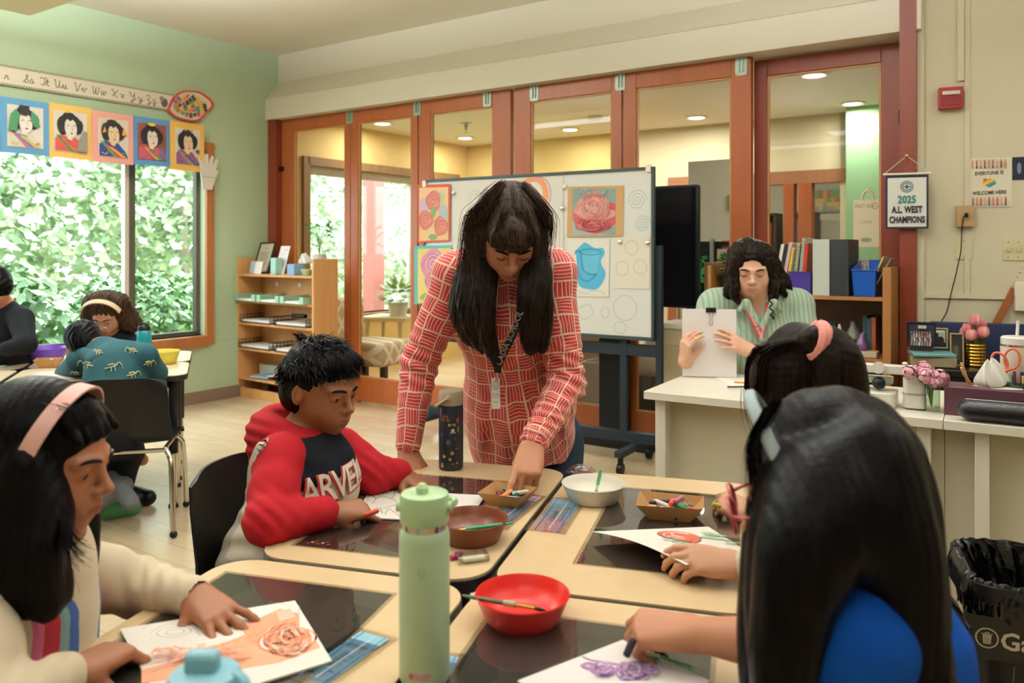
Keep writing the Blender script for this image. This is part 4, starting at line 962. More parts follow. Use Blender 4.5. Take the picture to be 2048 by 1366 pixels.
# pot plant on the right side of the case
pp = SM @ Vector((SW - .10,.14,zt)); t_ = thing('potted_plant','small leafy plant in a pale pot on the right end of the bookcase','plant',pp)
MB().mat(M('pale_pot','#cfcabd',.5)).lathe([(0,0),(.042,0),(.058,.17),(.05,.17),(.045,.15),(0,.15)],24,pp).build('pot',t_,recalc=True)
mb = MB().mat(LEAFM,'#3f7f4c'); ms = MB().mat(LEAFM,'#86b070'); rg = np.random.default_rng(3)
for i in range(11):
 a = rg.random() * 6.28; r_ = .03 + .07 * rg.random(); h_ = .10 + .22 * rg.random(); tip = pp + Vector((math.cos(a) * r_ * 1.5,math.sin(a) * r_,.15 + h_)); ms.tube(catmull([pp + Vector((0,0,.14)),pp + Vector((math.cos(a) * r_ * .3,math.sin(a) * r_ * .3,.15 + h_ * .6)),tip],4),.003,5)
 for j in range(3):
  dv = Vector((math.cos(a + j - 1),math.sin(a + j - 1),.35 - .3 * j)).normalized(); sd = dv.cross(UZ).normalized() * .019; L = .06
  k_ = [mb.V(tip),mb.V(tip + dv * L * .5 + sd),mb.V(tip + dv * L),mb.V(tip + dv * L * .5 - sd),mb.V(tip + dv * L * .5 + Vector((0,0,-.006)))]
  mb.F(k_[0],k_[1],k_[4]); mb.F(k_[1],k_[2],k_[4]); mb.F(k_[2],k_[3],k_[4]); mb.F(k_[3],k_[0],k_[4])
ms.build('stem',t_); mb.build('leaves',t_)
# ---------------------------------------------------------------- rolling whiteboard
YL,YR = 5.56,4.65; A_ = P(847,360,YL); B_ = P(1309,333,YR); BZ0 = HC - (683 - HY) / FOC * YR; BZ1 = B_.z
ux = Vector((B_.x - A_.x,B_.y - A_.y,0)); BWD = ux.length; ux.normalize(); WM = frame(Vector((A_.x,A_.y,0)),ux,UZ)
wb_ = thing('whiteboard','large rolling whiteboard on a black stand covered with taped drawings','whiteboard',WM @ Vector((BWD / 2,0,0)))
mb = MB().mat(M('white_board_enamel','#d9d9d2',.28)).at(WM); mb.bx((.015,BZ0 + .015,-.012),(BWD - .015,BZ1 - .015,0)); mb.build('panel',wb_)
mb = MB().mat(M('dark_green_frame','#2c3a3a',.45)).at(WM)
for a,b in (((0,BZ0),(BWD,BZ0 + .022)),((0,BZ1 - .018),(BWD,BZ1)),((0,BZ0),(.018,BZ1)),((BWD - .018,BZ0),(BWD,BZ1))): mb.bx((*a,-.02),(*b,.010))
mb.build('frame',wb_,bevel=.002)
mb = MB().mat(RIM).at(WM); mb.bx((BWD - .05,BZ1 - .03,.005),(BWD - .018,BZ1 + .012,.014)); mb.build('corner_clip',wb_)
mb = MB().mat(RIM).at(WM); mb.bx((.0,BZ1 - .05,.005),(.03,BZ1 - .005,.014)); mb.build('corner_clip',wb_)
STM = M('blue_black_steel','#1c262e',.5,spec=.3)
for x in (-.035,BWD - .0):
 mb = MB().mat(STM).at(WM); mb.bx((x,.16,-.05),(x + .038,1.30 if x > 0 else 1.3,-.012)); mb.build('post',wb_,bevel=.003)
xc = hit(WM,1243,780)[0]; mb = MB().mat(STM).at(WM); mb.bx((xc - .022,.16,-.05),(xc + .022,BZ0 + .1,-.02)); mb.build('post',wb_,bevel=.003)
mb = MB().mat(STM).at(WM); zc_ = .68; mb.bx((-.03,zc_ - .035,-.055),(BWD + .03,zc_ + .035,-.022)); mb.build('crossbar',wb_,bevel=.003)
mb = MB().mat(STM).at(WM); mb.bx((-.12,.13,-.075),(BWD + .1,.19,-.02)); mb.build('base_bar',wb_,bevel=.003)
for x in (.06,BWD - .12):
 mb = MB().mat(STM).at(WM); mb.bx((x - .025,.10,-.24),(x + .025,.135,.24)); ft = mb.build('foot',wb_,bevel=.003)
 for z in (-.21,.21):
  mb = MB().mat(BLACKP).at(WM)
  rs = [[(x + dx,.032 + .032 * math.cos(a),z + .032 * math.sin(a)) for a in np.linspace(0,6.283,17)[:-1]] for dx in (-.014,.014)]
  mb.loft(rs); mb.bx((x - .01,.05,z - .02),(x + .01,.10,z + .015)); mb.build('caster',ft,recalc=True)
def sheet(name,lb,cat,m,pts,colr,th=.0008,z=.004,drawf=None,group=None,mat=None):
 q = [hit(m,*p) if p[0] > 5 else p for p in pts]; mb = MB().mat(mat or PAPER,colr).at(m)
 if sum(a[0] * b[1] - b[0] * a[1] for a,b in zip(q,q[1:] + q[:1])) < 0: q = q[::-1]
 mb.prism(q,z,z + th); d = Draw(mb,.0003); d.z = z + th + .0003
 if drawf: drawf(d,lambda px,py: hit(m,px,py))
 return tag(mb.build(name),lb,cat,group)
H = lambda f,pts: [f(*p) for p in pts]
def rose(d,f,cx,cy,r,c1,c2,c3):
 x,y = f(cx,cy); x2,_ = f(cx + r,cy); r_ = abs(x2 - x); d.ell(x,y,r_,r_ * 1.1,c1,wob=.06); d.ell(x + r_ * .1,y + r_ * .1,r_ * .7,r_ * .75,c2,wob=.1)
 d.ring(x,y,r_ * .55,r_ * .6,r_ * .10,c3,turns=1.6,spiral=.8); d.ring(x,y - r_ * .1,r_ * .85,r_ * .8,r_ * .07,c3,turns=.6,wob=.1)
WG = 'drawings taped on the rolling whiteboard'
def scribble(d,f,cx,cy,rx,ry,cols,n,wd,seed,ln=.45,ang=None):
 rg = np.random.default_rng(seed)                     # short pastel strokes filling an oval
 for i in range(n):
  t,q = rg.random() * 6.28,math.sqrt(rg.random()); x,y = cx + rx * q * math.cos(t),cy + ry * q * math.sin(t); a = t + 1.57 if ang is None else ang + rg.normal(0,.25); l = ln * min(rx,ry)
  d.line(H(f,[(x - l * math.cos(a),y - l * math.sin(a)),(x + .15 * l * math.sin(a),y),(x + l * math.cos(a),y + l * math.sin(a))]),wd * (.6 + .8 * rg.random()),cols[int(rg.integers(len(cols)))])
def d_rose3(d,f):
 d.poly(H(f,((841,376),(899,374),(899,480),(841,482))),'#d8b68a'); d.ell(*f(880,395),.05,.04,'#b0bc94'); d.ell(*f(888,430),.04,.08,'#a8b4b8'); d.ell(*f(852,410),.05,.05,'#c4a8ba')
 for a in ((869,402,15),(854,440,14),(884,452,14)): rose(d,f,*a,'#c07468','#cc8a7c','#a85850')
 d.ell(*f(869,424),.02,.035,'#7a9c70'); d.ell(*f(868,474),.035,.02,'#7a9c70')
sheet('rose_drawing','drawing of three red roses, upper left on the whiteboard','drawing',WM,((838,370),(903,368),(902,483),(838,486)),'#b8503c',z=.012,drawf=d_rose3,group=WG)
def d_rosepink(d,f):
 d.poly(H(f,((838,498),(905,496),(905,604),(838,606))),'#d4c278'); rose(d,f,868,530,24,'#c98ca0','#d4a2b0','#b06a84'); rose(d,f,866,562,14,'#c0809a','#cc94a8','#b06a84'); d.ell(*f(852,592),.045,.02,'#7ca860',.4); d.ell(*f(890,588),.045,.02,'#7ca860',-.4)
sheet('rose_drawing','drawing of a pink rose on yellow with teal edge, lower left on the whiteboard','drawing',WM,((831,492),(905,490),(905,606),(831,608)),'#5fa8a4',z=.012,drawf=d_rosepink,group=WG)
PEN = '#b8b4a8'
def d_sketchl(d,f):
 for x,y,r_ in ((950,400,.07),(960,395,.04),(955,440,.06)): d.ring(*f(x,y),r_,r_,.003,PEN,turns=2.2,spiral=.7)
 d.ring(*f(1064,400),.10,.14,.042,'#dd9468',turns=.62,rot=-.3); d.ring(*f(1060,402),.06,.085,.02,'#e0a888',turns=.6,rot=-.3); d.ring(*f(1068,400),.115,.155,.008,'#b890b0',turns=.4,rot=-.5)
 d.ring(*f(1098,470),.07,.10,.003,PEN,turns=1.5,spiral=.5); d.line(H(f,((1085,510),(1100,530),(1120,500),(1130,470))),.003,PEN)
sheet('sketch_sheet','large white sheet with faint rose sketches and an orange swirl behind the woman','drawing',WM,((905,362),(1127,352),(1127,560),(905,566)),'#d6d2c8',z=.003,drawf=d_sketchl,group=WG)
def d_pinkrose(d,f):
 d.poly(H(f,((1146,378),(1233,377),(1232,470),(1146,470))),'#7c8f8a'); d.poly(H(f,((1146,440),(1160,460),(1200,468),(1225,470),(1146,470))),'#9aa8a2')
 d.poly(H(f,((1155,405),(1168,390),(1186,379),(1206,388),(1218,402),(1232,410),(1232,445),(1215,458),(1192,468),(1165,462),(1150,442),(1147,424))),'#cf8f88')
 d.poly(H(f,((1147,424),(1165,436),(1190,448),(1232,432),(1232,448),(1215,460),(1192,468),(1165,460),(1150,445))),'#b4545a'); d.poly(H(f,((1160,405),(1186,392),(1210,400),(1215,430),(1180,438),(1158,425))),'#d8a098')
 d.poly(H(f,((1218,404),(1232,408),(1232,422),(1220,418))),'#c04a50'); scribble(d,f,1190,414,32,26,['#d49a90','#c88880','#dcaaa0','#c07a74','#b86a68'],110,.007,1,.3); scribble(d,f,1188,450,34,12,['#a8484e','#b85a5c','#983e48','#c47a74'],70,.006,2,.5); scribble(d,f,1190,383,40,5,['#8a9a94','#6f827e','#a4b0aa'],30,.004,3,.8)
sheet('rose_painting','pink rose painting on a tan cardboard mount, upper right on the whiteboard','painting',WM,((1137,374),(1248,371),(1246,473),(1135,474)),'#b88f5c',.002,z=.005,drawf=d_pinkrose,group=WG)
def d_vase(d,f):
 d.poly([f(*p) for p in [(q.x,q.y) for q in catmull([(1150,503,0),(1163,490,0),(1172,485,0),(1190,496,0),(1206,496,0),(1210,508,0),(1203,520,0),(1205,532,0),(1212,545,0),(1208,562,0),(1195,578,0),(1175,578,0),(1158,570,0),(1155,540,0),(1153,510,0)],3)]],'#4fa6c8')
 d.poly(H(f,((1164,507),(1200,505),(1195,546),(1170,546))),'#62b0cc')
 d.ring(*f(1181,504),.072,.018,.004,'#2c5a70'); d.line(H(f,((1149,510),(1155,502),(1163,505),(1164,520),(1168,540),(1182,549),(1195,548))),.004,'#2c5a70'); d.line(H(f,((1156,535),(1162,556),(1178,562),(1194,548))),.004,'#2c5a70')
 d.line(H(f,((1152,580),(1175,588),(1180,582),(1200,582),(1214,592))),.003,'#b0aca0')
sheet('vase_drawing','bright blue painted cup drawing under the pink rose painting','drawing',WM,((1135,476),(1220,478),(1218,594),(1135,592)),'#dcd8cc',z=.004,drawf=d_vase,group=WG)
def d_circ(d,f):
 for x,y in ((1264,495),(1245,537),(1281,534)): d.ring(*f(x,y),.042,.042,.003,'#aaa69a',turns=1.2)
sheet('sketch_sheet','pale sheet with three pencil circles at the right of the whiteboard','drawing',WM,((1230,474),(1300,474),(1299,578),(1230,576)),'#d8d2c0',z=.003,drawf=d_circ,group=WG)
f = lambda a,b: hit(WM,a,b)
def msk(fn): mb = MB().mat(PAPER).at(WM); d = Draw(mb,.0002); d.z = .0012; fn(d); mb.build('marker_sketch',wb_)
for x,y,r_,t in ((1274,400,.062,3),(1285,448,.052,3)): msk(lambda d: d.ring(*f(x,y),r_,r_,.003,'#9aa89c',turns=t,spiral=.95))
for x,y,a,b in ((1250,616,.075,.075),(1210,625,.025,.035),(1240,655,.04,.035)): msk(lambda d: d.ring(*f(x,y),a,b,.003,'#aab0a8',turns=1.1))
msk(lambda d: d.line(H(f,((1155,618),(1172,610),(1182,612),(1184,630),(1165,638),(1155,622))),.003,'#aab0a8'))
for i,(x,y,lb) in enumerate(((1125,417,'round silver magnet left of the pink rose painting'),(1241,484,'round silver magnet under the pink rose painting'),(1296,486,'round silver magnet at the right edge of the whiteboard'),(909,387,'round silver magnet beside the three roses drawing'),(1130,374,'round white magnet near the top of the whiteboard'))):
 q = f(x,y); mb = MB().mat(CHROME if i < 4 else RIM).at(WM); mb.lathe([(0,0),(.014,0),(.013,.008),(.009,.011),(0,.012)],16,(*q,.0135 if i == 3 else .006)); tag(mb.build('magnet',recalc=True),lb,'magnet','magnets on the whiteboard')
# television behind the board
p0,p1 = P(1398,369,4.86),P(1398,617,4.86); TM = frame(Vector((p0.x,p0.y,0)),-UXB,UZ)
tv = thing('television','large black television standing behind the whiteboard','television',TM @ Vector((.6,0,0)))
MB().mat(BLACKP).at(TM).bx((0,p1.z,-.02),(1.2,p0.z,.03)).build('cabinet',tv,bevel=.006)
MB().mat(M('tv_screen','#070a10',.12)).at(TM).bx((.015,p1.z + .02,-.024),(1.185,p0.z - .015,-.0195)).build('screen',tv)
mb = MB().mat(BLACKM).at(TM); mb.bx((.5,.05,.03),(.7,p1.z + .3,.08)); mb.build('stand_column',tv)
mb = MB().mat(BLACKM).at(TM); mb.bx((.3,0,-.05),(1.0,.05,.25)); mb.build('stand_base',tv)
# pale low cabinet between whiteboard and desk
cp = BW(bw_u(1370,.33),.19); cb = thing('storage_cabinet','low pale wood cabinet with a white top between whiteboard and desk','cabinet',cp)
m = frame(cp,UXB,Vector((SG,CG,0))); ph = .80
MB().mat(M('pale_cabinet_laminate','#b6a988',.5)).at(m).bx((-.18,-.13,0),(.16,.17,ph)).build('body',cb,bevel=.003)
MB().mat(M('white_laminate','#d6d2c4',.4)).at(m).bx((-.19,-.14,ph),(.17,.18,ph + .03)).build('cabinet_top',cb,bevel=.003)
MB().mat(M('pale_cabinet_door','#a89a78',.5)).at(m).bx((-.17,-.138,.04),(.15,-.131,ph - .10)).build('door',cb,bevel=.002)
# ---------------------------------------------------------------- shelf behind the teacher
ua,ub = bw_u(1415,.38),bw_u(1782,.38); m = frame(BW(ua,.38),UXB,Vector((SG,CG,0))); BMx = m; BWW = ub - ua
WALN = wood('honey_shelf_wood','#8a5a2a','#a8713a',5,.5)
bs = thing('bookshelf','honey brown bookshelf behind the seated teacher','bookcase',m @ Vector((BWW / 2,.15,0)))
for x in (0,BWW - .04): MB().mat(WALN).at(m).bx((x,0,0),(x + (.02 if x == 0 else .04),.30,1.185)).build('side_panel',bs,bevel=.002)
MB().mat(wood('dark_shelf_back','#4a2e1a','#5c3a20',4)).at(m).bx((.02,.285,.06),(BWW - .04,.30,1.03)).build('back_panel',bs)
for z in (.08,.37,.69,1.01): MB().mat(WALN).at(m).bx((.02,0,z),(BWW - .04,.285,z + .02)).build('shelf',bs,bevel=.002)
def bx_(px,y=.1): return hit(frame(BMx @ Vector((0,y,1)),UXB,UZ),px,500)[0]
ZS = 1.031
def bin_(name,lb,cat,m,x0,x1,y0,y1,z,h_,c,back=0,group=None,tp=.88):
 mm = M('bin_' + c.strip('#'),c,.35); mb = MB().mat(mm).at(m); cx_,cy_ = (x0 + x1) / 2,(y0 + y1) / 2; a,b = (x1 - x0) / 2,(y1 - y0) / 2
 def rg_(k,zz,inn=0,bk=0): return [(cx_ + sx * (a * k - inn),cy_ + sy * (b * k - inn),zz + (bk if sy > 0 else 0)) for sx,sy in ((-1,-1),(1,-1),(1,1),(-1,1))]
 mb.loft([rg_(tp,z),rg_(tp + .06,z + h_ * .5),rg_(1,z + h_,0,back),rg_(1.05,z + h_,0,back),rg_(1.05,z + h_ + .006,0,back),rg_(1,z + h_ + .006,.003,back),rg_(tp,z + .006,.003)],caps=True)
 return tag(mb.build(name,recalc=False,bevel=.004),lb,cat,group)
bin_('book_bin','purple plastic book bin on the shelf behind the teacher','bin',BMx,bx_(1578,.02),bx_(1623,.02),.01,.26,ZS,.12,'#3d2f86')
bin_('book_bin','blue plastic book bin at the right end of the shelf','bin',BMx,bx_(1704,.02),bx_(1754,.02) - .004,.01,.26,ZS,.135,'#1450a8',back=.05)
def book(lb,m,x,w_,h_,dp,z,c,lean=0,group=None,y=.05,spiral=False,name='book',cat='book'):
 t_ = thing(name,lb,cat,m @ Vector((x,y,z)),group); rt = Matrix.Rotation(R(lean),3,'Y'); X = m @ Matrix.Translation((x,y,z)) @ rt.to_4x4()
 mb = MB().mat(GLOSSP,c).at(X); mb.bx((0,0,0),(w_,.003,h_)); mb.bx((0,0,0),(.0025,dp,h_)); mb.bx((w_ - .0025,0,0),(w_,dp,h_)); mb.build('cover',t_,bevel=.001)
 mb = MB().mat(PAPER,'#d8d0bc').at(X); mb.bx((.003,.004,.004),(w_ - .003,dp - .004,h_ - .004)); mb.build('pages',t_)
 if spiral:
  mb = MB().mat(M('dark_coil','#3a3a38',.4)).at(X)
  for i in range(int(h_ / .012)): mb.tube([(w_ / 2 + w_ * .55 * math.cos(a),-.002 + .006 * math.sin(a),.008 + i * .012) for a in np.linspace(0,6.2,9)],.0012,4)
  mb.build('coil',t_)
 return t_
GB = 'books standing in the purple bin'
for i,(px,c,h_,lean,sp,lb) in enumerate(((1556,'#cfd0c8',.25,10,0,'pale book leaning at the left edge of the purple bin'),(1564,'#23282c',.25,10,0,'black spined book in the purple bin'),(1571,'#c8a4a8',.26,10,0,'pale pink spined book with blue top in the purple bin'),(1579,'#d8b040',.25,9,0,'yellow spined book in the purple bin'),(1585,'#5c6258',.24,8,0,'grey green book in the purple bin'),(1593,'#b9bca0',.27,6,1,'wide pale spiral bound book in the purple bin'),(1604,'#c4c8b8',.30,5,1,'tall pale spiral bound book in the purple bin'),(1612,'#c23a28',.27,4,0,'red book at the right of the purple bin'))):
 x = bx_(px - 4,.06); book(lb,BMx,x - .01,.019,h_,.2,ZS + .012 if px > 1577 else ZS + .03,c,lean,GB,y=.04,spiral=sp)
def binder(lb,px0,px1,c,m=BMx):
 x0,x1 = bx_(px0,.01),bx_(px1,.01); t_ = thing('ring_binder',lb,'binder',m @ Vector(((x0 + x1) / 2,.1,ZS)),'ring binders on the shelf'); mt = M('binder_' + c.strip('#'),c,.45)
 mb = MB().mat(mt).at(m); mb.bx((x0,0,ZS),(x1,.004,ZS + .30)); mb.bx((x0,0,ZS),(x0 + .003,.26,ZS + .30)); mb.bx((x1 - .003,0,ZS),(x1,.26,ZS + .30)); mb.build('cover',t_,bevel=.0015)
 mb = MB().mat(PAPER,'#dad4c6').at(m); mb.bx((x0 + .006,.03,ZS + .01),(x1 - .012,.25,ZS + .285)); mb.build('pages',t_)
binder('white ring binder standing beside the purple bin',1626,1660,'#b9bcb2'); binder('black ring binder standing right of the white binder',1662,1698,'#23272c')
for px,c,ln,lb in ((1738,'#c9c08a',22,'pale yellow booklet leaning in the blue bin'),(1746,'#8a7a70',27,'glossy magazine leaning at the right of the blue bin')):
 book(lb,BMx,bx_(px,.08) - .012,.008,.215,.15,ZS + .01,c,ln,'booklets in the blue bin',y=.06)
def phd(d,W,H):
 for i in range(7): d.rect(W * (.06 + .13 * i),H * .15,W * (.06 + .13 * i) + W * .09,H * (.55 + .05 * (i % 3)),['#9a5a50','#c8b8a8','#5a6a80','#3a3a3a'][i % 4])
frame_pic('photo_print','small group photo standing on the shelf behind the blue bin','photo',BMx @ Vector((bx_(1703,.22),.24,ZS + .115)),UXB,UZ,.085,.075,'#cfc8b8','#b8a898',phd,.004,.004)
t_ = thing('cable_loop','black looped strap behind the blue bin','strap',BMx @ Vector((bx_(1735,.25),.25,ZS))); MB().mat(BLACKM).at(BMx).tube([(bx_(1738,.27) + .045 * math.cos(a),.28,ZS + .12 + .05 * math.sin(a)) for a in np.linspace(0,3.14,12)],.004,6).build('strap',t_)
# lower shelf things (z = .711)
Z2 = .711
def bottle_glue(lb,px,s_,capc,body='#d4cfc0',lab=True):
 o = BMx @ Vector((bx_(px,.06),.07,Z2)); t_ = thing('glue_bottle',lb,'glue',o,'glue bottles')
 MB().mat(M('glue_white',body,.4)).lathe([(0,0),(.024 * s_,0),(.027 * s_,.01),(.027 * s_,.085 * s_),(.012 * s_,.105 * s_),(.012 * s_,.11 * s_),(0,.11 * s_)],20,o).build('body',t_,recalc=True)
 MB().mat(PLAST,capc).lathe([(0,.108 * s_),(.011 * s_,.108 * s_),(.009 * s_,.13 * s_),(.004 * s_,.15 * s_),(0,.152 * s_)],16,o).build('cap',t_,recalc=True)
 if lab: mb = MB().mat(PAPER,'#b8483c'); mb.lathe([(.0275 * s_,.04 * s_),(.0275 * s_,.07 * s_)],20,o); mb.build('label_band',t_)
bottle_glue('white glue bottle with red label and white cap on the lower shelf',1678,1.1,'#d8d4c8'); bottle_glue('glue bottle with an orange red cap on the lower shelf',1641,1.25,'#c84a34',lab=False)
o = BMx @ Vector((bx_(1722,.05),.06,Z2 + .036)); t_ = thing('gnome_figure','small purple gnome figure with pointed hat on the lower shelf','figurine',o); PG = M('purple_glaze','#6a3f6c',.3)
MB().mat(PG).lathe([(0,0),(.03,0),(.034,.015),(.028,.035),(.018,.042),(0,.042)],18,o).build('body',t_,recalc=True)
MB().mat(PG).tube([o + Vector((0,0,.036)),o + Vector((0,0,.06)),o + Vector((.004,0,.08)),o + Vector((.014,0,.092)),o + Vector((.022,0,.09))],[.027,.017,.010,.006,.002],14).build('hat',t_)
mb = MB().mat(PAPER,'#b8a58a').at(BMx); mb.bx((bx_(1704,.03),.02,Z2),(bx_(1754,.03),.10,Z2 + .034)); d = None
t_ = tag(mb.build('beaded_box',bevel=.004),'flat patterned box under the purple gnome','box')
o = BMx @ Vector((bx_(1705,.15),.17,Z2)); tag(MB().mat(M('green_glaze','#3f5e4c',.3)).lathe([(0,0),(.05,0),(.09,.05),(.09,.075),(.082,.075),(.045,.01),(0,.01)],28,o).build('bowl',recalc=True),'dark green bowl at the back of the lower shelf','bowl')
tag(MB().mat(M('grey_glaze','#6d6a5c',.4)).lathe([(0,.08),(.045,.08),(.04,.11),(.016,.15),(.014,.175),(.02,.18),(0,.18)],20,o).build('jug',recalc=True),'grey stoneware jug standing in the green bowl','jug')
for i,(px,c,h_,lb) in enumerate(((1728,'#2f4a4a',.21,'dark teal book on the lower shelf'),(1737,'#3a5560',.20,'grey blue book on the lower shelf'),(1746,'#a05a38',.205,'orange brown book at the right end of the lower shelf'))): book(lb,BMx,bx_(px,.12) - .01,.022,h_,.14,Z2,c,0,'books on the lower shelf',y=.13)
o = BMx @ Vector((bx_(1655,.12),.16,Z2)); t_ = thing('tool_cup','dark cup of tools on the lower shelf','cup',o); MB().mat(BLACKP).lathe([(0,0),(.035,0),(.04,.09),(.036,.09),(.03,.01),(0,.01)],18,o).build('cup',t_,recalc=True)
for i in range(6): a = i * 1.05; MB().mat(PLAST,['#20242c','#26304a','#303030'][i % 3]).tube([o + Vector((.01 * math.cos(a),.01 * math.sin(a),.02)),o + Vector((.04 * math.cos(a),.03 * math.sin(a),.15 + .02 * (i % 2)))],[.006,.009],8).build('tool',t_)
boxy('storage_box','pale grey box at the left of the lower shelf','box',BMx,(bx_(1625,.12),.15,Z2 + .07),(.10,.16,.14),M('pale_grey_card','#8f8b80',.6))
boxy('storage_box','dark blue box on the bottom part of the shelf','box',BMx,(bx_(1700,.12),.15,.391 + .08),(.4,.2,.16),M('navy_card','#1f2a3a',.6))
o = BMx @ Vector((.07,.15,1.2)); o = BMx @ Vector((.10,.13,ZS)); t_ = thing('potted_plant','small dark leafy plant on the left end of the shelf behind the teacher','plant',o)
MB().mat(M('dark_pot','#3a3430',.6)).lathe([(0,0),(.05,0),(.065,.11),(0,.11)],18,o).build('pot',t_,recalc=True)
mb = MB().mat(LEAFM); rg = np.random.default_rng(8)
for i in range(120):
 v = rg.normal(size=3); v /= np.linalg.norm(v); c = o + Vector((v[0] * .085,v[1] * .06,.15 + v[2] * .05)); mb.color(['#2c4a2c','#3f6a34','#567f3c'][i % 3]); dv = Vector(v); sd = dv.cross(UZ).normalized() * .012
 k_ = [mb.V(c),mb.V(c + dv * .02 + sd),mb.V(c + dv * .045),mb.V(c + dv * .02 - sd)]; mb.F(*k_)
mb.build('leaves',t_)
# ---------------------------------------------------------------- teacher's desks
DX = Vector((.857,-.515,0)); DY = Vector((.515,.857,0)); DO = Vector((.500,3.04,0)); DM = frame(DO,DX,DY); DZ = .74
WLAM = M('white_desk_laminate','#ddd6c4',.35); WLB = M('cream_desk_panel','#cfc7ae',.5)
for i,(a,b,lb) in enumerate(((0,1.002,'white desk where the teacher sits holding papers'),(1.004,2.3,'second white desk on the right carrying flowers and tissue box'))):
 t_ = thing('white_desk',lb,'desk',DM @ Vector(((a + b) / 2,.3,0)),'white desks in a row')
 MB().mat(WLAM).at(DM).bx((a,0,DZ - .03),(b,.60,DZ)).build('desk_top',t_,bevel=.002)
 for x in ((a + .035,a + .075) if i == 0 else (a + .085,a + .125),(b - .075,b - .035)): MB().mat(WLAM).at(DM).bx((x[0],.03,0),(x[1],.58,DZ - .03)).build('side_panel',t_,bevel=.002)
 MB().mat(WLB).at(DM).bx((a + (.075 if i == 0 else .0),.10,.04),(b - (.0 if i == 0 else .075),.118,DZ - .03)).build('front_panel',t_)
 for x in ((a + .18,) if i == 0 else (a + .3,)): MB().mat(BLACKP).at(DM).sphere((x,.06,DZ - .034),.016,10,6,(1.3,1,.6)).build('cable_clip',t_)
def dk(px,y): return hit(frame(DM @ Vector((0,y,DZ)),DX,UZ),px,500)[0]
PENM = PLAST
sheet_m = Matrix.Translation((0,0,DZ));
def flat(name,lb,cat,pts,z,c,th=.0012,drawf=None,group=None,mat=None):
 q = [T(px,py,z) for px,py in pts]; m = Matrix.Translation((0,0,z)); q = [(p.x,p.y) for p in q]
 if sum(a[0] * b[1] - b[0] * a[1] for a,b in zip(q,q[1:] + q[:1])) < 0: q = q[::-1]
 mb = MB().mat(mat or PAPER,c).at(m); mb.prism(q,.0005,th); d = Draw(mb,.0002); d.z = th + .0002
 if drawf: drawf(d,lambda px,py: (T(px,py,z).x,T(px,py,z).y))
 return tag(mb.build(name),lb,cat,group)
flat('paper_sheet','loose white sheets lying on the desk under the teacher','paper',((1430,757),(1520,752),(1530,772),(1470,776)),DZ,'#e6dfd4',.003)
def rod(name,lb,cat,a,b,r_,c,group=None,tipc=None):
 t_ = thing(name,lb,cat,(a + b) / 2,group); MB().mat(PLAST,c).tube([a,b],r_,8).build('barrel',t_)
 if tipc: MB().mat(PLAST,tipc).tube([b,b + (b - a).normalized() * r_ * 3.5],[r_,.0005],8).build('tip',t_)
rod('pencil','orange pencil lying on the loose sheets on the desk','pencil',T(1468,764,DZ + .0075),T(1512,766,DZ + .0075),.004,'#d89a3c',tipc='#d8b890')
rod('pen','dark pen lying on the edge of the loose sheets on the desk','pen',T(1455,774,DZ + .0075),T(1515,773,DZ + .0075),.0035,'#3a4038')
# document camera
y_ = .16; xb = dk(1746,y_); CM = frame(DM @ Vector((xb,y_,DZ)),DX,DY); WPL = M('white_camera_plastic','#cfcabd',.35)
dc = thing('document_camera','white folded document camera on the desk behind the ponytail girl','camera',CM.translation)
MB().mat(WPL).at(CM).prism(rrect(-.10,-.055,.075,.075,.02),.0,.052).build('base',dc,bevel=.004,recalc=True)
MB().mat(BLACKP).at(CM).bx((-.025,-.0565,.022),(-.013,-.055,.033)).build('port',dc)
MB().mat(WPL).at(CM).bx((-.14,.02,.072),(.06,.05,.098)).build('lower_arm',dc,bevel=.004)
MB().mat(WPL).at(CM).bx((-.14,-.015,.112),(.13,.025,.142)).build('upper_arm',dc,bevel=.004)
MB().mat(WPL).at(CM @ Matrix.Translation((.02,-.02,.133)) @ Matrix.Rotation(R(90),4,'X')).lathe([(0,0),(.02,0),(.02,.012),(0,.012)],20).build('knob',dc,recalc=True)
MB().mat(BLACKP).at(CM).sphere((.02,-.01,.078),.022,14,10).build('joint',dc)
MB().mat(WPL).at(CM).prism(rrect(.095,-.035,.165,.04,.018),.004,.142).build('camera_head',dc,bevel=.005,recalc=True)
MB().mat(M('shadow_gap_grey','#8d877a',.5)).at(CM).prism(rrect(.093,-.037,.167,.042,.018),.052,.055).build('seam_ring',dc)
# flowers in a glass
y_ = .15; o = DM @ Vector((dk(1863,y_),y_,DZ)); fl = thing('flower_vase','clear glass jar holding pink ranunculus flowers on the white desk','vase',o)
VG = glass('vase_glass',(.86,.93,.86),1.6)
MB().mat(VG).lathe([(0,.001),(.024,.001),(.026,.01),(.026,.085),(.024,.088),(.024,.084),(.024,.012),(0,.008)],24,o).build('jar',fl,recalc=True)
ms = MB().mat(LEAFM,'#8aa464')
def ruff(mb,c,r_,cols,seed,n=130):
 rg = np.random.default_rng(seed)
 for i in range(n):
  v = rg.normal(size=3); v /= np.linalg.norm(v); q = .35 + .65 * (i / n); p_ = c + Vector(v) * r_ * q; mb.color(cols[i % len(cols)]); nn = Vector(v); t1 = nn.cross(Vector(rg.normal(size=3))).normalized(); t2 = nn.cross(t1); s_ = r_ * .34
  a = [mb.V(p_ + t1 * s_ * math.cos(b) + t2 * s_ * math.sin(b) - nn * s_ * .35 * (1 if k % 2 else .6)) for k,b in enumerate(np.linspace(0,6.283,7)[:-1])]; ce = mb.V(p_)
  for k in range(6): mb.F(ce,a[k],a[(k + 1) % 6])
PK = ['#c98a98','#d8a0ac','#b8707f','#e0b4b8']
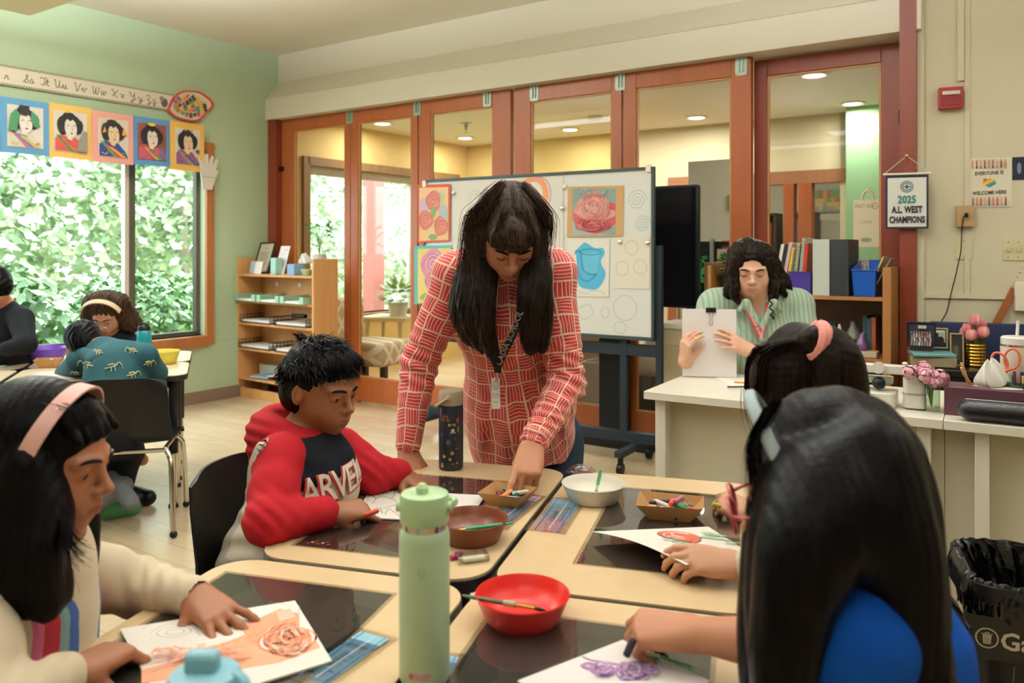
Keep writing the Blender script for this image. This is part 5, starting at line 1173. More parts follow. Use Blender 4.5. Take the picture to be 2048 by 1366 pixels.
for i,(px,py,r_,dy) in enumerate(((1818,745,.026,.10),(1836,742,.022,.16),(1849,742,.036,.14),(1852,752,.03,.10),(1880,756,.033,.12),(1868,766,.018,.09))):
 c = hit(frame(DM @ Vector((0,dy,0)),DX,UZ),px,py); c = DM @ Vector((c[0],dy,c[1])); ms.tube(catmull([o + Vector((0,0,.012)),o + Vector(((c.x - o.x) * .3,(c.y - o.y) * .3,.09)),c],5),.0022,5)
 mb = MB().mat(LEAFM); ruff(mb,c,r_,PK,i); mb.build('flower',fl)
c = hit(frame(DM @ Vector((0,.14,0)),DX,UZ),1810,727); c = DM @ Vector((c[0],.14,c[1])); ms.tube(catmull([o + Vector((0,0,.02)),o + Vector((-.03,.0,.1)),c],5),.0018,5)
MB().mat(LEAFM,'#c9cfa0').sphere(c,.008,10,6,(1.2,1.2,.7)).build('bud',fl); ms.build('stem',fl)
# tissue box, tissue, pencil case, caddy, scissors, tumbler
y_ = .10; x0 = dk(1888,y_); PB = M('plum_card','#55303c',.5)
tb = thing('tissue_box','long plum coloured tissue box on the right white desk','box',DM @ Vector((x0 + .15,y_ + .06,DZ)))
MB().mat(PB).at(DM).bx((x0,y_,DZ + .0005),(x0 + .30,y_ + .125,DZ + .092)).build('carton',tb,bevel=.002)
MB().mat(M('paper_slot','#cfc8b8',.8)).at(DM).prism([(x0 + .15 + .07 * math.cos(a),y_ + .06 + .03 * math.sin(a)) for a in np.linspace(0,6.283,25)[:-1]],DZ + .0915,DZ + .0928).build('opening_film',tb)
p = DM @ Vector((x0 + .135,y_ + .06,DZ + .092)); tissue(p,.085,tb)
y2 = .035; xa = dk(1930,y2); pc = thing('pencil_case','black leather tube pencil case lying in front of the plum tissue box','pencil case',DM @ Vector((xa + .15,y2,DZ))); LEA = M('black_leather','#15151a',.33,bump=.4,bs=160)
MB().mat(LEA).at(DM).tube([(xa - .022,y2,DZ + .036),(xa - .012,y2,DZ + .036),(xa + .008,y2,DZ + .036),(xa + .34,y2,DZ + .036),(xa + .36,y2,DZ + .036)],[.008,.024,.034,.034,.01],20).build('body',pc)
MB().mat(METAL).at(DM).tube([(xa,y2 - .005,DZ + .069),(xa + .33,y2 - .005,DZ + .0695)],.0018,6,flat=.5).build('zip',pc)
o = DM @ Vector((dk(2034,.30),.30,DZ)); TW = M('tumbler_cream','#d6c6b4',.45)
tmb = thing('tumbler','cream insulated tumbler with clear lid and straw behind the tissue box','tumbler',o)
MB().mat(TW).lathe([(0,0),(.036,0),(.038,.09),(.048,.11),(.049,.215),(0,.215)],32,o).build('body',tmb,recalc=True)
MB().mat(CHROME).lathe([(.0492,.215),(.0492,.222),(.047,.223)],32,o).build('rim_band',tmb)
MB().mat(M('milky_lid','#d8d2c8',.25)).lathe([(0,.222),(.048,.222),(.048,.243),(.042,.248),(0,.248)],32,o).build('lid',tmb,recalc=True)
MB().mat(M('milky_straw','#dcd8d0',.3)).tube([o + Vector((.0,0,.246)),o + Vector((.004,0,.30))],.005,10).build('straw',tmb)
MB().mat(TW).tube(catmull([o + Vector((.047,0,.20)),o + Vector((.085,0,.19)),o + Vector((.088,0,.11)),o + Vector((.045,0,.10))],6),.008,8).build('handle',tmb)
o = DM @ Vector((dk(2042,.22),.235,DZ)); cad = thing('pen_caddy','round dark green glass caddy full of pens and scissors','caddy',o)
CG2 = glass('green_caddy_glass',(.35,.6,.45),2.0)
MB().mat(CG2).lathe([(0,.002),(.055,.002),(.065,.02),(.068,.11),(.064,.11),(.06,.022),(0,.008)],28,o).build('bowl',cad,recalc=True)
rg = np.random.default_rng(5)
for i in range(12):
 a = rg.random() * 6.28; q = .02 + .03 * rg.random(); b = o + Vector((q * math.cos(a),q * math.sin(a),.012)); e = o + Vector((1.2 * q * math.cos(a),1.2 * q * math.sin(a),.125 + .03 * rg.random())); c = ['#1f4a8a','#8a2a3a','#2a7a4a','#c8a060','#20242c','#7a8a94','#5a2a6a','#a83040','#c8b040','#c8702c','#1f7a84','#c8c8c0'][i]
 mb = MB().mat(PLAST,c); mb.tube([b,e],.0048,8); tag(mb.build('marker_pen'),['blue','dark red','green','tan','black','silver','purple','crimson','bright yellow','orange','teal','white'][i] + ' pen standing in the green glass caddy','pen','pens in the green caddy')
# scissors handles
o = DM @ Vector((dk(2006,.2),.19,DZ)); COR = M('coral_handle_plastic','#cf6a4c',.35); sc_ = thing('scissors','coral handled scissors standing at the left of the green caddy','scissors',o)
def loop(px,py,rx,ry,rot):
 q = hit(frame(DM @ Vector((0,.19,0)),DX,UZ),px,py); c = DM @ Vector((q[0],.19,q[1])); return [c + DX * (rx * math.cos(a) * math.cos(rot) - ry * math.sin(a) * math.sin(rot)) + UZ * (rx * math.cos(a) * math.sin(rot) + ry * math.sin(a) * math.cos(rot)) for a in np.linspace(0,6.283,25)]
l1,l2 = loop(1999,724,.021,.031,.35),loop(2024,718,.021,.033,-.1)
MB().mat(COR).tube(l1,.0042,8,caps=False).build('handle',sc_); MB().mat(COR).tube(l2,.0042,8,caps=False).build('handle',sc_)
q = hit(frame(DM @ Vector((0,.19,0)),DX,UZ),2010,742); pv = DM @ Vector((q[0],.19,q[1]))
MB().mat(COR).tube([l1[18],pv + UZ * .0,pv - UZ * .02],[.005,.007,.005],8).build('shank',sc_); MB().mat(COR).tube([l2[18],pv,pv - UZ * .02],[.005,.007,.005],8).build('shank',sc_)
MB().mat(METAL).tube([pv - UZ * .015,DM @ Vector((q[0] + .01,.19,DZ + .004))],[.007,.002],4,flat=.3).build('blade',sc_)
for i,(px,py,h_,lb) in enumerate(((1936,770,.075,'wooden peg doll lying on the plum tissue box, left one'),(1942,772,.06,'small wooden stick beside the tissue'))):
 q = hit(frame(DM @ Vector((0,.14,0)),DX,UZ),px,py); c = DM @ Vector((q[0],.15,DZ + .0925)); mb = MB().mat(M('pale_craft_wood','#c09468',.6)); mb.tube([c + Vector((0,0,.006)),c + Vector((-.012 - .01 * i,0,h_ * .6)),c + Vector((-.022 - .01 * i,0,h_))],[.006,.008,.007],10,flat=.5); tag(mb.build('craft_stick'),lb,'craft stick','craft sticks on the tissue box')
# ---------------------------------------------------------------- dark cabinet by the right wall with frames and vase
w0 = rw_w(1838,.02); KM = frame(RW(.02,.02),WX,-WY); kb = thing('side_cabinet','low black cabinet against the cream wall behind the desks','cabinet',KM @ Vector((.6,-.22,0)))
KZ = .70
MB().mat(M('black_brown_laminate','#1d1916',.35)).at(KM).bx((0,-.42,KZ - .03),(1.3,0,KZ)).build('cabinet_top',kb,bevel=.002)
MB().mat(M('black_brown_laminate','#1d1916',.35)).at(KM).bx((.01,-.40,0),(1.29,-.0,KZ - .03)).build('body',kb)
def kx(px,y): return hit(frame(KM @ Vector((0,y,KZ)),WX,UZ),px,500)[0]
def kz(px,py,y): return hit(frame(KM @ Vector((0,y,0)),WX,UZ),px,py)[1]
def crowd(d,W,H):
 d.rect(.0,0,W,H,'#262a38') if False else None; rg = np.random.default_rng(2)
 for r_ in range(3):
  for i in range(8):
   x = W * (.16 + .09 * i + .02 * (r_ % 2)); y = H * (.52 - .16 * r_); c = ['#c8b0a0','#8a9a9c','#b46a78','#d8d0c4','#4a5a6a'][rg.integers(5)]; d.rect(x - W * .03,y - H * .16,x + W * .03,y,c); d.ell(x,y + H * .05,W * .022,H * .05,'#b88a70',n=8)
 d.rect(W * .38,H * .75,W * .66,H * .88,'#b8b4a0')
y_ = -.28; zz = kz(1815,690,y_); W_ = kx(1870,y_) - kx(1812,y_)
frame_pic('framed_group_photo','dark framed group photo of a class standing on the black cabinet','photo',KM @ Vector((kx(1812,y_),y_ - .03,zz)),WX,UZ - WY * -.08,W_,kz(1840,642,y_) - zz,'#14161a','#2c3242',crowd,.008,.01)
boxy('picture_block','brown propped print under the class photo','print',KM,(kx(1842,y_),y_ + .02,(KZ + zz) / 2),(.11,.03,zz - KZ - .002),M('brown_print','#5c4636',.6))
def sil(d,W,H):
 d.rect(W * .12,H * .12,W * .88,H * .88,'#a8a898'); d.ell(W * .42,H * .42,W * .2,H * .22,'#141414'); d.ell(W * .66,H * .38,W * .16,H * .2,'#141414'); d.ell(W * .45,H * .66,W * .09,H * .1,'#141414'); d.rect(W * .12,H * .12,W * .88,H * .3,'#181816'); d.rect(W * .15,H * .78,W * .85,H * .88,'#d0ccb8')
y_ = -.33; zz = KZ + .11; W_ = kx(1900,y_) - kx(1860,y_)
boxy('book_stack_base','pile of pale paper covered books on the black cabinet','books',KM,(kx(1866,y_),y_ + .04,KZ + .0265),(.20,.15,.05),M('tan_pages','#8a7a5c',.7),bevel=.006)
boxy('magazine','turquoise covered magazine on top of the pile of books','magazine',KM,(kx(1864,y_),y_ + .03,KZ + .062),(.19,.15,.016),M('teal_cover','#6a9a98',.5),bevel=.004,rot=Matrix.Rotation(R(6),3,'Z'))
boxy('white_book','white paperback between the books and the turquoise magazine','book',KM,(kx(1868,y_),y_ + .035,KZ + .0525 + .0005),(.18,.14,.002),PAPER,'#cfcab8',.0005)
frame_pic('gold_picture_frame','thin gold frame with two dark silhouettes on the black cabinet','picture frame',KM @ Vector((kx(1860,y_),y_ + .12,zz - .03)),WX,UZ + WY * -.05,W_ * 1.05,kz(1880,660,y_) - zz + .03,'#a8955c','#20201c',sil,.007,.01)
def dkp(d,W,H):
 for i in range(5): d.rect(W * (.2 + .1 * i),H * .2,W * (.28 + .1 * i),H * (.6 + .05 * (i % 2)),['#5a4a3c','#3a4a3a','#7a6a5a'][i % 3])
y_ = -.25; W_ = kx(1928,y_) - kx(1900,y_)
frame_pic('gold_picture_frame','thin gold frame with a dark photo left of the gold vase','picture frame',KM @ Vector((kx(1900,y_),y_,KZ + .001)),WX,UZ + WY * -.1,W_,kz(1915,667,y_) - KZ,'#9a8650','#2a2420',dkp,.007,.01)
y_ = -.22; o = KM @ Vector((kx(1950,y_),y_,KZ)); gv = thing('gold_vase','ribbed gold vase of pink tulips on the black cabinet','vase',o)
GOLD = M('gold_glaze','#b98f3c',.22,metal=1); hv = kz(1950,687,y_) - KZ; rv = (kx(1972,y_) - kx(1929,y_)) / 2
prof = [(0,.002),(rv * .8,.002)] + [(rv * (1 + .05 * math.sin(i * 1.57)),.004 + hv * i / 28) for i in range(29)] + [(rv * .85,hv),(rv * .8,.02),(0,.02)]
mb = MB().mat(GOLD); rs = []
for r_,z in prof: rs.append([(o.x + r_ * (1 + .03 * math.sin(14 * a)) * math.cos(a),o.y + r_ * (1 + .03 * math.sin(14 * a)) * math.sin(a),o.z + z) for a in np.linspace(0,6.283,57)[:-1]])
mb.loft(rs); mb.build('vase_body',gv,recalc=True,smooth=60); ms = MB().mat(LEAFM,'#3f6a3c')
for i,(px,py) in enumerate(((1950,640),(1936,658),(1962,652),(1942,670),(1957,668),(1932,666),(1966,664))):
 q = hit(frame(KM @ Vector((0,y_ - .02 + .02 * (i % 3),0)),WX,UZ),px,py); c = KM @ Vector((q[0],y_ - .03 + .03 * (i % 3),q[1])); ms.tube([o + Vector((0,0,hv * .5)),c],.004,5)
 mb = MB().mat(M('tulip_petal',None,.5,attr=True));
 for k in range(5):
  a = k * 1.257 + i; mb.color(['#cf7a7c','#dc9490','#c86a74'][k % 3]); rr_ = .022; rs = []
  cc = c + Vector((math.cos(a) * .012,math.sin(a) * .012,0)); mb.sphere(cc,.021,8,6,(.8,.8,1.35))
 mb.build('tulip',gv)
for i in range(7):
 a = i * .9; e = o + Vector((.05 * math.cos(a),.03 * math.sin(a),hv + .04)); sd = Vector((-math.sin(a),math.cos(a),0)) * .012; b = o + Vector((.02 * math.cos(a),.02 * math.sin(a),hv * .8)); k_ = [ms.V(b),ms.V((b + e) / 2 + sd),ms.V(e),ms.V((b + e) / 2 - sd)]; ms.F(*k_)
ms.build('stem',gv)
boxy('binder','navy blue binder lying on its edge against the cream wall','binder',KM,(kx(1962,-.03),-.04,KZ + .10),(.46,.05,.20),M('navy_cover','#1c2c4c',.5))
# wooden ruler leaning on the wall
a,b = rframe(0,.03,0),None; q0 = hit(rframe(0,.04,0),1978,672); q1 = hit(rframe(0,.02,0),2030,578); m = frame(RW(q0[0],.06,q0[1]),RW(q1[0],.012,q1[1]) - RW(q0[0],.06,q0[1]),WY.cross(Vector((0,0,1))).cross(WY) if False else UZ)
mb = MB().mat(M('orange_ruler_wood','#9c5a34',.5)).at(m); Lr = (RW(q1[0],.012,q1[1]) - RW(q0[0],.06,q0[1])).length; mb.bx((-.25,-.02,-.0025),(Lr,.02,.0025)); d = Draw(mb); d.z = -.0028
mb.color('#3a2416')
for i in range(30): mb.bx((-.2 + i * .0254,.012,-.003),(-.1985 + i * .0254,.02,.003))
tag(mb.build('wooden_ruler'),'long wooden ruler leaning against the cream wall','ruler')
# ---------------------------------------------------------------- things on the cream wall
def wq_(px,py,n=.0): return hit(rframe(0,n,0),px,py)
(xa,za),(xb,zb_) = wq_(1877,219,.03),wq_(1926,173,.03); m = rframe(0,0,0); RED = M('alarm_red','#9c1f24',.35)
fa = thing('fire_alarm','red fire alarm strobe high on the cream wall','alarm',m @ Vector(((xa + xb) / 2,za,0)))
MB().mat(RED).at(m).bx((xa,za,0),(xb,zb_,.045)).build('housing',fa,bevel=.004)
MB().mat(M('strobe_lens','#cfc8bc',.15)).at(m).bx((xa + .015,za + (zb_ - za) * .62,.045),(xb - .015,zb_ - .022,.058)).build('lens',fa,bevel=.004)
MB().mat(M('alarm_red_dark','#7c161c',.35)).at(m).bx((xa + .012,za + .015,.045),(xb - .012,za + (zb_ - za) * .52,.049)).build('grille',fa,bevel=.002)
# welcome poster
(xa,za),(xb,zb_) = wq_(1934,415,.006),wq_(2024,314,.006); mb = MB().mat(PAPER,'#d8d0b8').at(m); mb.bx((xa,za,.001),(xb,zb_,.003)); d = Draw(mb,.0002); d.z = .0032; W_,H_ = xb - xa,zb_ - za
d.text('EVERYONE IS',xa + W_ * .5,za + H_ * .69,H_ * .10,'#23201c',bold=.035,sx=.86,rot=.03); d.text('WELCOME HERE',xa + W_ * .5,za + H_ * .29,H_ * .10,'#23201c',bold=.035,sx=.80,rot=.03)
hx,hy = xa + W_ * .5,za + H_ * .49; cols = ['#c8452f','#e08a3a','#e0c040','#5a9a50','#3a6ab0','#6a3f90']
for i,c in enumerate(cols):
 t0 = -.5 + i / 6; t1 = t0 + 1 / 6; pts = []
 # diagonal bands clipped to a heart, walked as little quads
 for k in range(14):
  s0 = -.75 + 1.5 * k / 14; s1 = s0 + 1.5 / 14; ok = True; qd = []
  for s_,t in ((s0,t0),(s1,t0),(s1,t1),(s0,t1)):
   x = (s_ * .74 + t * 1.0 * .67); y = (s_ * .50 - t * .9); qd.append((x,y))
  cx_ = sum(q[0] for q in qd) / 4 * 1.9; cy_ = sum(q[1] for q in qd) / 4 * 1.9 + .1
  if (cx_ ** 2 + cy_ ** 2 - .55) ** 3 - cx_ ** 2 * cy_ ** 3 < .01: d.poly([(hx + q[0] * W_ * .30,hy + q[1] * H_ * .20) for q in qd],c); d.z -= .0002
d.up()
for row,y in ((0,.86),(1,.10)):
 for i in range(9):
  x = xa + W_ * (.13 + .09 * i); c = ['#c8705a','#8a4a38','#d89a80','#a85a44'][(i * 3 + row) % 4]; yy = za + H_ * y; d.rect(x - .0035,yy - .008,x + .0035,yy + .018,c); d.rect(x - .004,yy - .018,x + .004,yy - .008,['#d07a60','#2a3a6a','#c8504a','#4a4a4a'][(i + row) % 4])
  for f_ in (-.004,-.001,.002): d.rect(x + f_,yy + .017,x + f_ + .0016,yy + .027,c)
tag(mb.build('welcome_poster'),'white poster reading everyone is welcome here with a rainbow heart','poster')
(xa,za),(xb,zb_) = wq_(2025,360,.006),wq_(2090,312,.006); mb = MB().mat(GLOSSP,'#1c2430').at(m); mb.bx((xa,za,.001),(xb,zb_,.003)); d = Draw(mb,.0002); d.z = .0032
for i in range(3): d.ell(xa + .03 + .035 * i,za + .06,.010,.03,['#6a7a9a','#c8b8b0','#3f4f6a'][i % 3])
tag(mb.build('dark_photo'),'dark photo print right of the welcome poster cut by the picture edge','photo')
(xa,za),(xb,zb_) = wq_(1913,454,.03),wq_(1948,411,.03); t_ = thing('outlet_box','tan surface outlet box below the welcome poster','outlet',m @ Vector(((xa + xb) / 2,za,0))); MB().mat(M('tan_box','#a8875c',.5)).at(m).bx((xa,za,0),(xb,zb_,.04)).build('box',t_,bevel=.003)
MB().mat(BLACKP).at(m).bx(((xa + xb) / 2 - .006,(za + zb_) / 2 - .006,.04),((xa + xb) / 2 + .010,(za + zb_) / 2 + .016,.062)).build('plug',t_,bevel=.002)
PLT = M('ivory_plate','#c8bd95',.45)
(xc_,zc2) = wq_(1928,432,.06); pts = [(xc_,zc2,.055)] + [(*wq_(px,py,.05),.05 if k < 3 else .02) for k,(px,py) in enumerate(((1924,455),(1922,500),(1916,530),(1912,555),(1903,590),(1895,625),(1884,645),(1882,668),(1870,690)))]
mb = MB().mat(BLACKP).at(m); mb.tube(catmull(pts,5),.0028,6); tag(mb.build('power_cord'),'thin black cord hanging from the tan outlet box down the cream wall','cord')
def plate(lb,px0,py0,px1,py1,nsw,name,cat):
 (xa,za),(xb,zb_) = wq_(px0,py1,.006),wq_(px1,py0,.006); t_ = thing(name,lb,cat,m @ Vector(((xa + xb) / 2,za,0))); MB().mat(PLT).at(m).bx((xa,za,0),(xb,zb_,.006)).build('plate',t_,bevel=.002)
 for i in range(nsw):
  x = xa + (xb - xa) * (i + .5) / nsw; z = (za + zb_) / 2; MB().mat(PLT).at(m).box((x,z + .004,.013),(.010,.022,.016)).build('toggle',t_,bevel=.001)
  for s_ in (-1,1): MB().mat(M('brass_screw','#8a7f5c',.4)).at(m).sphere((x,z + s_ * .038,.006),.004,8,4,(1,1,.4)).build('screw',t_)
 if nsw == 0:
  for s_ in (-1,1): MB().mat(M('brass_screw','#8a7f5c',.4)).at(m).sphere(((xa + xb) / 2,(za + zb_) / 2 + s_ * .042,.006),.004,8,4,(1,1,.4)).build('screw',t_)
plate('ivory blank wall plate below the tan outlet box',1912,477,1945,519,0,'wall_plate','wall plate'); plate('ivory triple light switch plate at the right picture edge',2007,478,2066,521,3,'light_switch','switch')
(xa,za),(xb,zb_) = wq_(2030,622,.04),wq_(2110,565,.04); boxy('white_charger','white charger block plugged in low on the cream wall at the right edge','charger',m,((xa + xb) / 2,(za + zb_) / 2,.02),(xb - xa,zb_ - za,.04),RIM)
# pennant banner
BM = frame(RW(0,.075),WX,UZ); f = lambda a,b: hit(BM,a,b)
bn = thing('pennant_banner','navy edged hanging banner reading 2025 A.L. West Champions on the door post','banner',BM @ Vector((*f(1814,458),0))); NAVY = M('navy_felt','#1a2238',.8)
(xa,zt_),(xb,zb2) = f(1771,347),f(1857,457); mb = MB().mat(NAVY).at(BM); mb.bx((xa,zb2,0),(xb,zt_,.004)); mb.build('backing',bn)
mb = MB().mat(PAPER,'#d8d5cc').at(BM); b_ = .010; mb.bx((xa + b_,zb2 + b_,.0042),(xb - b_,zt_ - .026,.0052)); d = Draw(mb,.0003); d.z = .0056; W_,H_ = xb - xa,zt_ - zb2; cx_ = (xa + xb) / 2
d.ell(cx_,zb2 + H_ * .75,H_ * .105,H_ * .105,'#1d3a44',n=32); d.ring(cx_,zb2 + H_ * .75,H_ * .083,H_ * .083,H_ * .018,'#b8c4c0',n=28); d.ell(cx_,zb2 + H_ * .75,H_ * .060,H_ * .060,'#c8ccc8',n=24)
for k in range(8): a = k * math.pi / 4; q = H_ * (.058 if k % 2 == 0 else .03); d.poly([(cx_ + q * math.cos(a),zb2 + H_ * .75 + q * math.sin(a)),(cx_ + .006 * math.cos(a + 1.57),zb2 + H_ * .75 + .006 * math.sin(a + 1.57)),(cx_ - .006 * math.cos(a + 1.57),zb2 + H_ * .75 - .006 * math.sin(a + 1.57))],'#1d3a44' if k % 2 == 0 else '#2a7a6a')
d.text('2025',cx_,zb2 + H_ * .515,H_ * .19,'#1f7a66',bold=.03,sx=.78); d.text('A.L. WEST',cx_,zb2 + H_ * .335,H_ * .165,'#181c24',bold=.035,sx=.66); d.text('CHAMPIONS',cx_,zb2 + H_ * .155,H_ * .165,'#181c24',bold=.035,sx=.61)
mb.build('printed_face',bn)
mb = MB().mat(RIM).at(BM); mb.tube([(xa - .012,zt_ - .006,.004),(xb + .014,zt_ - .006,.004)],.006,8); mb.build('rod',bn)
nl = f(1813,312); mb = MB().mat(RIM).at(BM); mb.tube([(xa - .008,zt_ - .004,.004),(*nl,.006),(xb + .010,zt_ - .004,.004)],.0018,5); mb.build('cord',bn)
MB().mat(M('brass','#b8a060',.3,metal=1)).at(BM).lathe([(0,-.06),(.003,-.06),(.003,.006),(.008,.008),(0,.012)],10,(*nl,0)).build('nail',bn,recalc=True)
# first aid sheet on the last door's glass
FM = bframe(0,-.048,0); f = lambda a,b: hit(FM,a,b); (xa,zt_),(xb,zb2) = f(1707,400),f(1759,494); mb = MB().mat(PAPER,'#d8c9a8').at(FM); mb.bx((xa,zb2,0),(xb,zt_,.004)); W_,H_ = xb - xa,zt_ - zb2
mb.tube([(xa + W_ * (.55 + .22 * math.cos(a)),zt_ + H_ * .0 + .05 * math.sin(a),.002) for a in np.linspace(0,3.14,14)],.008,6); d = Draw(mb,.0003); d.z = .0044
d.text('FIRST AID',xa + W_ * .42,zb2 + H_ * .86,H_ * .11,'#8a8a6a',bold=.01,sx=.75); d.ring(xa + W_ * .84,zb2 + H_ * .86,.016,.016,.004,'#8a8a6a'); d.rect(xa + W_ * .84 - .008,zb2 + H_ * .86 - .002,xa + W_ * .84 + .008,zb2 + H_ * .86 + .002,'#8a8a6a')
d.text('LXXV',xa + W_ * .5,zb2 + H_ * .52,H_ * .10,'#8a8a6a',sx=.9); d.ell(xa + W_ * .5,zb2 + H_ * .15,.03,.013,'#8a9a70')
tag(mb.build('first_aid_sign'),'cream first aid bag shaped sign on the glass of the rightmost door','sign')
# ================================================================ THINGS ON THE PUPILS' TABLES
def bowl(lb,px,py,r,h,c,rough=.35,z=TZ + .0015,Y=None,group='plastic paint bowls',trans=0):
 o = T(px,py,z) if Y is None else Vector(((px - 1024) / FOC * Y,Y,z)); mm = M('bowl_' + c.strip('#'),c,rough,trans=trans); rs = []
 prof = [(0,.004),(r * .70,.004),(r * .74,0),(r * .78,.004),(r * .93,h * .72),(r * .97,h * .93),(r * 1.0,h),(r * .985,h + .002),(r * .95,h * .95),(r * .90,h * .72),(r * .75,.010),(r * .5,.007),(0,.007)]
 t_ = MB().mat(mm).lathe(prof,56,o).build('paint_bowl',recalc=True,smooth=60); return tag(t_,lb,'bowl',group),o
bowl('bright red plastic bowl with a paintbrush lying across it',1045,1245,.079,.043,'#d8281f',Y=1.33)
bowl('white plastic bowl holding a green paintbrush',1187,1000,.0786,.041,'#ddd6c6',Y=1.965)
bowl('brown plastic bowl with a green paintbrush, partly behind the tall bottle',943,1080,.0786,.044,'#74391c',Y=1.70)
bowl('purple plastic bowl on the tables by the window',94,735,.105,.07,'#6a42b8',Y=4.42)
bowl('yellow plastic bowl on the tables by the window',325,735,.09,.065,'#d8c850',Y=4.32)
def brush(lb,a,b,hc,fer='#c8a860',tip='#1c1a1a',r_=.0032,grip=None):
 t_ = thing('paintbrush',lb,'paintbrush',a,'paintbrushes'); d = (b - a)
 MB().mat(PLAST,hc).tube([a,a + d * .25,a + d * .62],[r_ * .6,r_ * 1.25,r_ * 1.1],10).build('handle',t_)
 if grip: MB().mat(PLAST,grip).tube([a + d * .50,a + d * .64],[r_ * 1.5,r_ * 1.5],10).build('grip',t_)
 MB().mat(CHROME if fer == 'c' else M('brass_ferrule','#b8924c',.3,metal=.8)).tube([a + d * .62,a + d * .86],[r_ * 1.05,r_ * .9],10).build('ferrule',t_)
 MB().mat(PLAST,tip).tube([a + d * .86,a + d * .93,b],[r_ * .9,r_ * 1.1,r_ * .1],10).build('bristles',t_)
brush('long brush with dark handle and pale green grip lying across the red bowl',P(925,1191,1.33),P(1094,1221,1.27),'#55604a',grip='#8fa878')
brush('green brush standing in the white bowl',P(1202,938,1.93),P(1192,985,2.0),'#3fa060',tip='#3fa060',fer='c',r_=.004)
brush('bright green brush lying in the brown bowl',P(1026,1046,1.67),P(880,1066,1.70),'#1f9a6a',grip='#1f9a6a',tip='#d8c8a8')
# bottles
def lathe_thing(parent,nm,mt,prof,o,n=40,c=None): return MB().mat(mt,c).lathe(prof,n,o).build(nm,parent,recalc=True,smooth=40)
SAGE = M('sage_powder_coat','#b3c9a0',.42,var=.02,vs=20); SAGL = M('sage_lid','#b0cd9c',.35)
o = T(849,1362); o = Vector(((849 - 1024) / FOC * 1.148,1.148,TZ + .0002)); bt = thing('water_bottle','tall sage green water bottle with steel neck ring standing in the foreground','bottle',o,'water bottles')
lathe_thing(bt,'body',SAGE,[(0,0),(.030,0),(.0345,.003),(.0362,.008),(.0362,.205),(.0350,.2135),(.0325,.217),(0,.217)],o,64)
lathe_thing(bt,'neck_ring',CHROME,[(0,.217),(.0315,.217),(.0315,.222),(.0325,.2225),(.0325,.2265),(0,.2265)],o,64)
lathe_thing(bt,'lid',SAGL,[(0,.227),(.0338,.227),(.0352,.229),(.0352,.262),(.0338,.2665),(.031,.268),(0,.268)],o,64)
MB().mat(SAGL).tube([o + Vector((-.003,-.004,.267)),o + Vector((-.003,-.004,.276)),o + Vector((-.003,-.004,.2815))],[.009,.009,.005],16).build('spout',bt)
for s_ in (-1,1):
 X = Matrix.Translation(o + Vector((s_ * .0335,-.006,.249))) @ Matrix.Rotation(R(90),4,'Y')
 MB().mat(SAGL).at(X).lathe([(0,-.006),(.008,-.006),(.008,.006),(0,.006)] if s_ > 0 else [(0,-.006),(.007,-.006),(.007,.006),(0,.006)],20).build('hinge',bt,recalc=True)
MB().mat(SAGL).tube(catmull([o + Vector((.036,-.006,.25)),o + Vector((.043,-.002,.254)),o + Vector((.042,.012,.252)),o + Vector((.033,.018,.25))],5),.0045,8,flat=1.4).build('carry_loop',bt)
def wrap(dx,dz,rr=.0365): a = dx / rr; return (rr * math.sin(a),-rr * math.cos(a),dz)
mb = MB().mat(M('debossed_sage','#9cb38c',.4))
for pts in ([(.005 * math.sin(a),.168 + .006 * math.cos(a)) for a in np.linspace(-2.2,2.2,14)],[(-.004,.1645),(0,.160),(.006,.1545)],[(.004,.1645),(0,.160),(-.006,.1545)],[(-.003,.168),(.003,.168)]):
 mb.tube([o + Vector(wrap(x,z,.0363)) for x,z in pts],.0006,4)
mb.build('logo_mark',bt)
mb = MB().mat(GLOSSP,'#c8a8a0'); rs = []
for i in range(13):
 x = -.020 + .034 * i / 12; rs.append([o + Vector(wrap(x,.0155 + z,.0364)) for z in (0,.011)])
for a,b in zip(rs,rs[1:]): mb.poly([a[0],b[0],b[1],a[1]])
tm = text_mesh('CASCADIA',.0052); mb.color('#8a5a5c'); mb.mesh(tm,Matrix.Identity(4)) if False else None
lb_ = mb.build('label_patch',bt)
def wrap_text(t,size,x0,z0,o,rr,mat_,parent,nm,bold=0,c='#8a5a5c'):
 me = text_mesh(t,size,bold=bold); mb = MB().mat(mat_,c); off = len(mb.v)
 for v in me.vertices: mb.v.append(o + Vector(wrap(x0 + v.co.x,z0 + v.co.y,rr)))
 for p_ in me.polygons: mb.F(*p_.vertices)
 return mb.build(nm,parent)
wrap_text('CASCADIA',.0052,0,.0225,o,.0367,GLOSSP,bt,'label_text'); wrap_text('SCHOOL',.0045,0,.0180,o,.0367,GLOSSP,bt,'label_text')
mb = MB().mat(GLOSSP,'#c05a68');
k_ = [mb.V(o + Vector(wrap(-.0155 + .0038 * math.cos(a),.021 + .0038 * math.sin(a),.0367))) for a in np.linspace(0,6.283,15)[:-1]]; mb.F(*k_); mb.build('label_dot',bt)
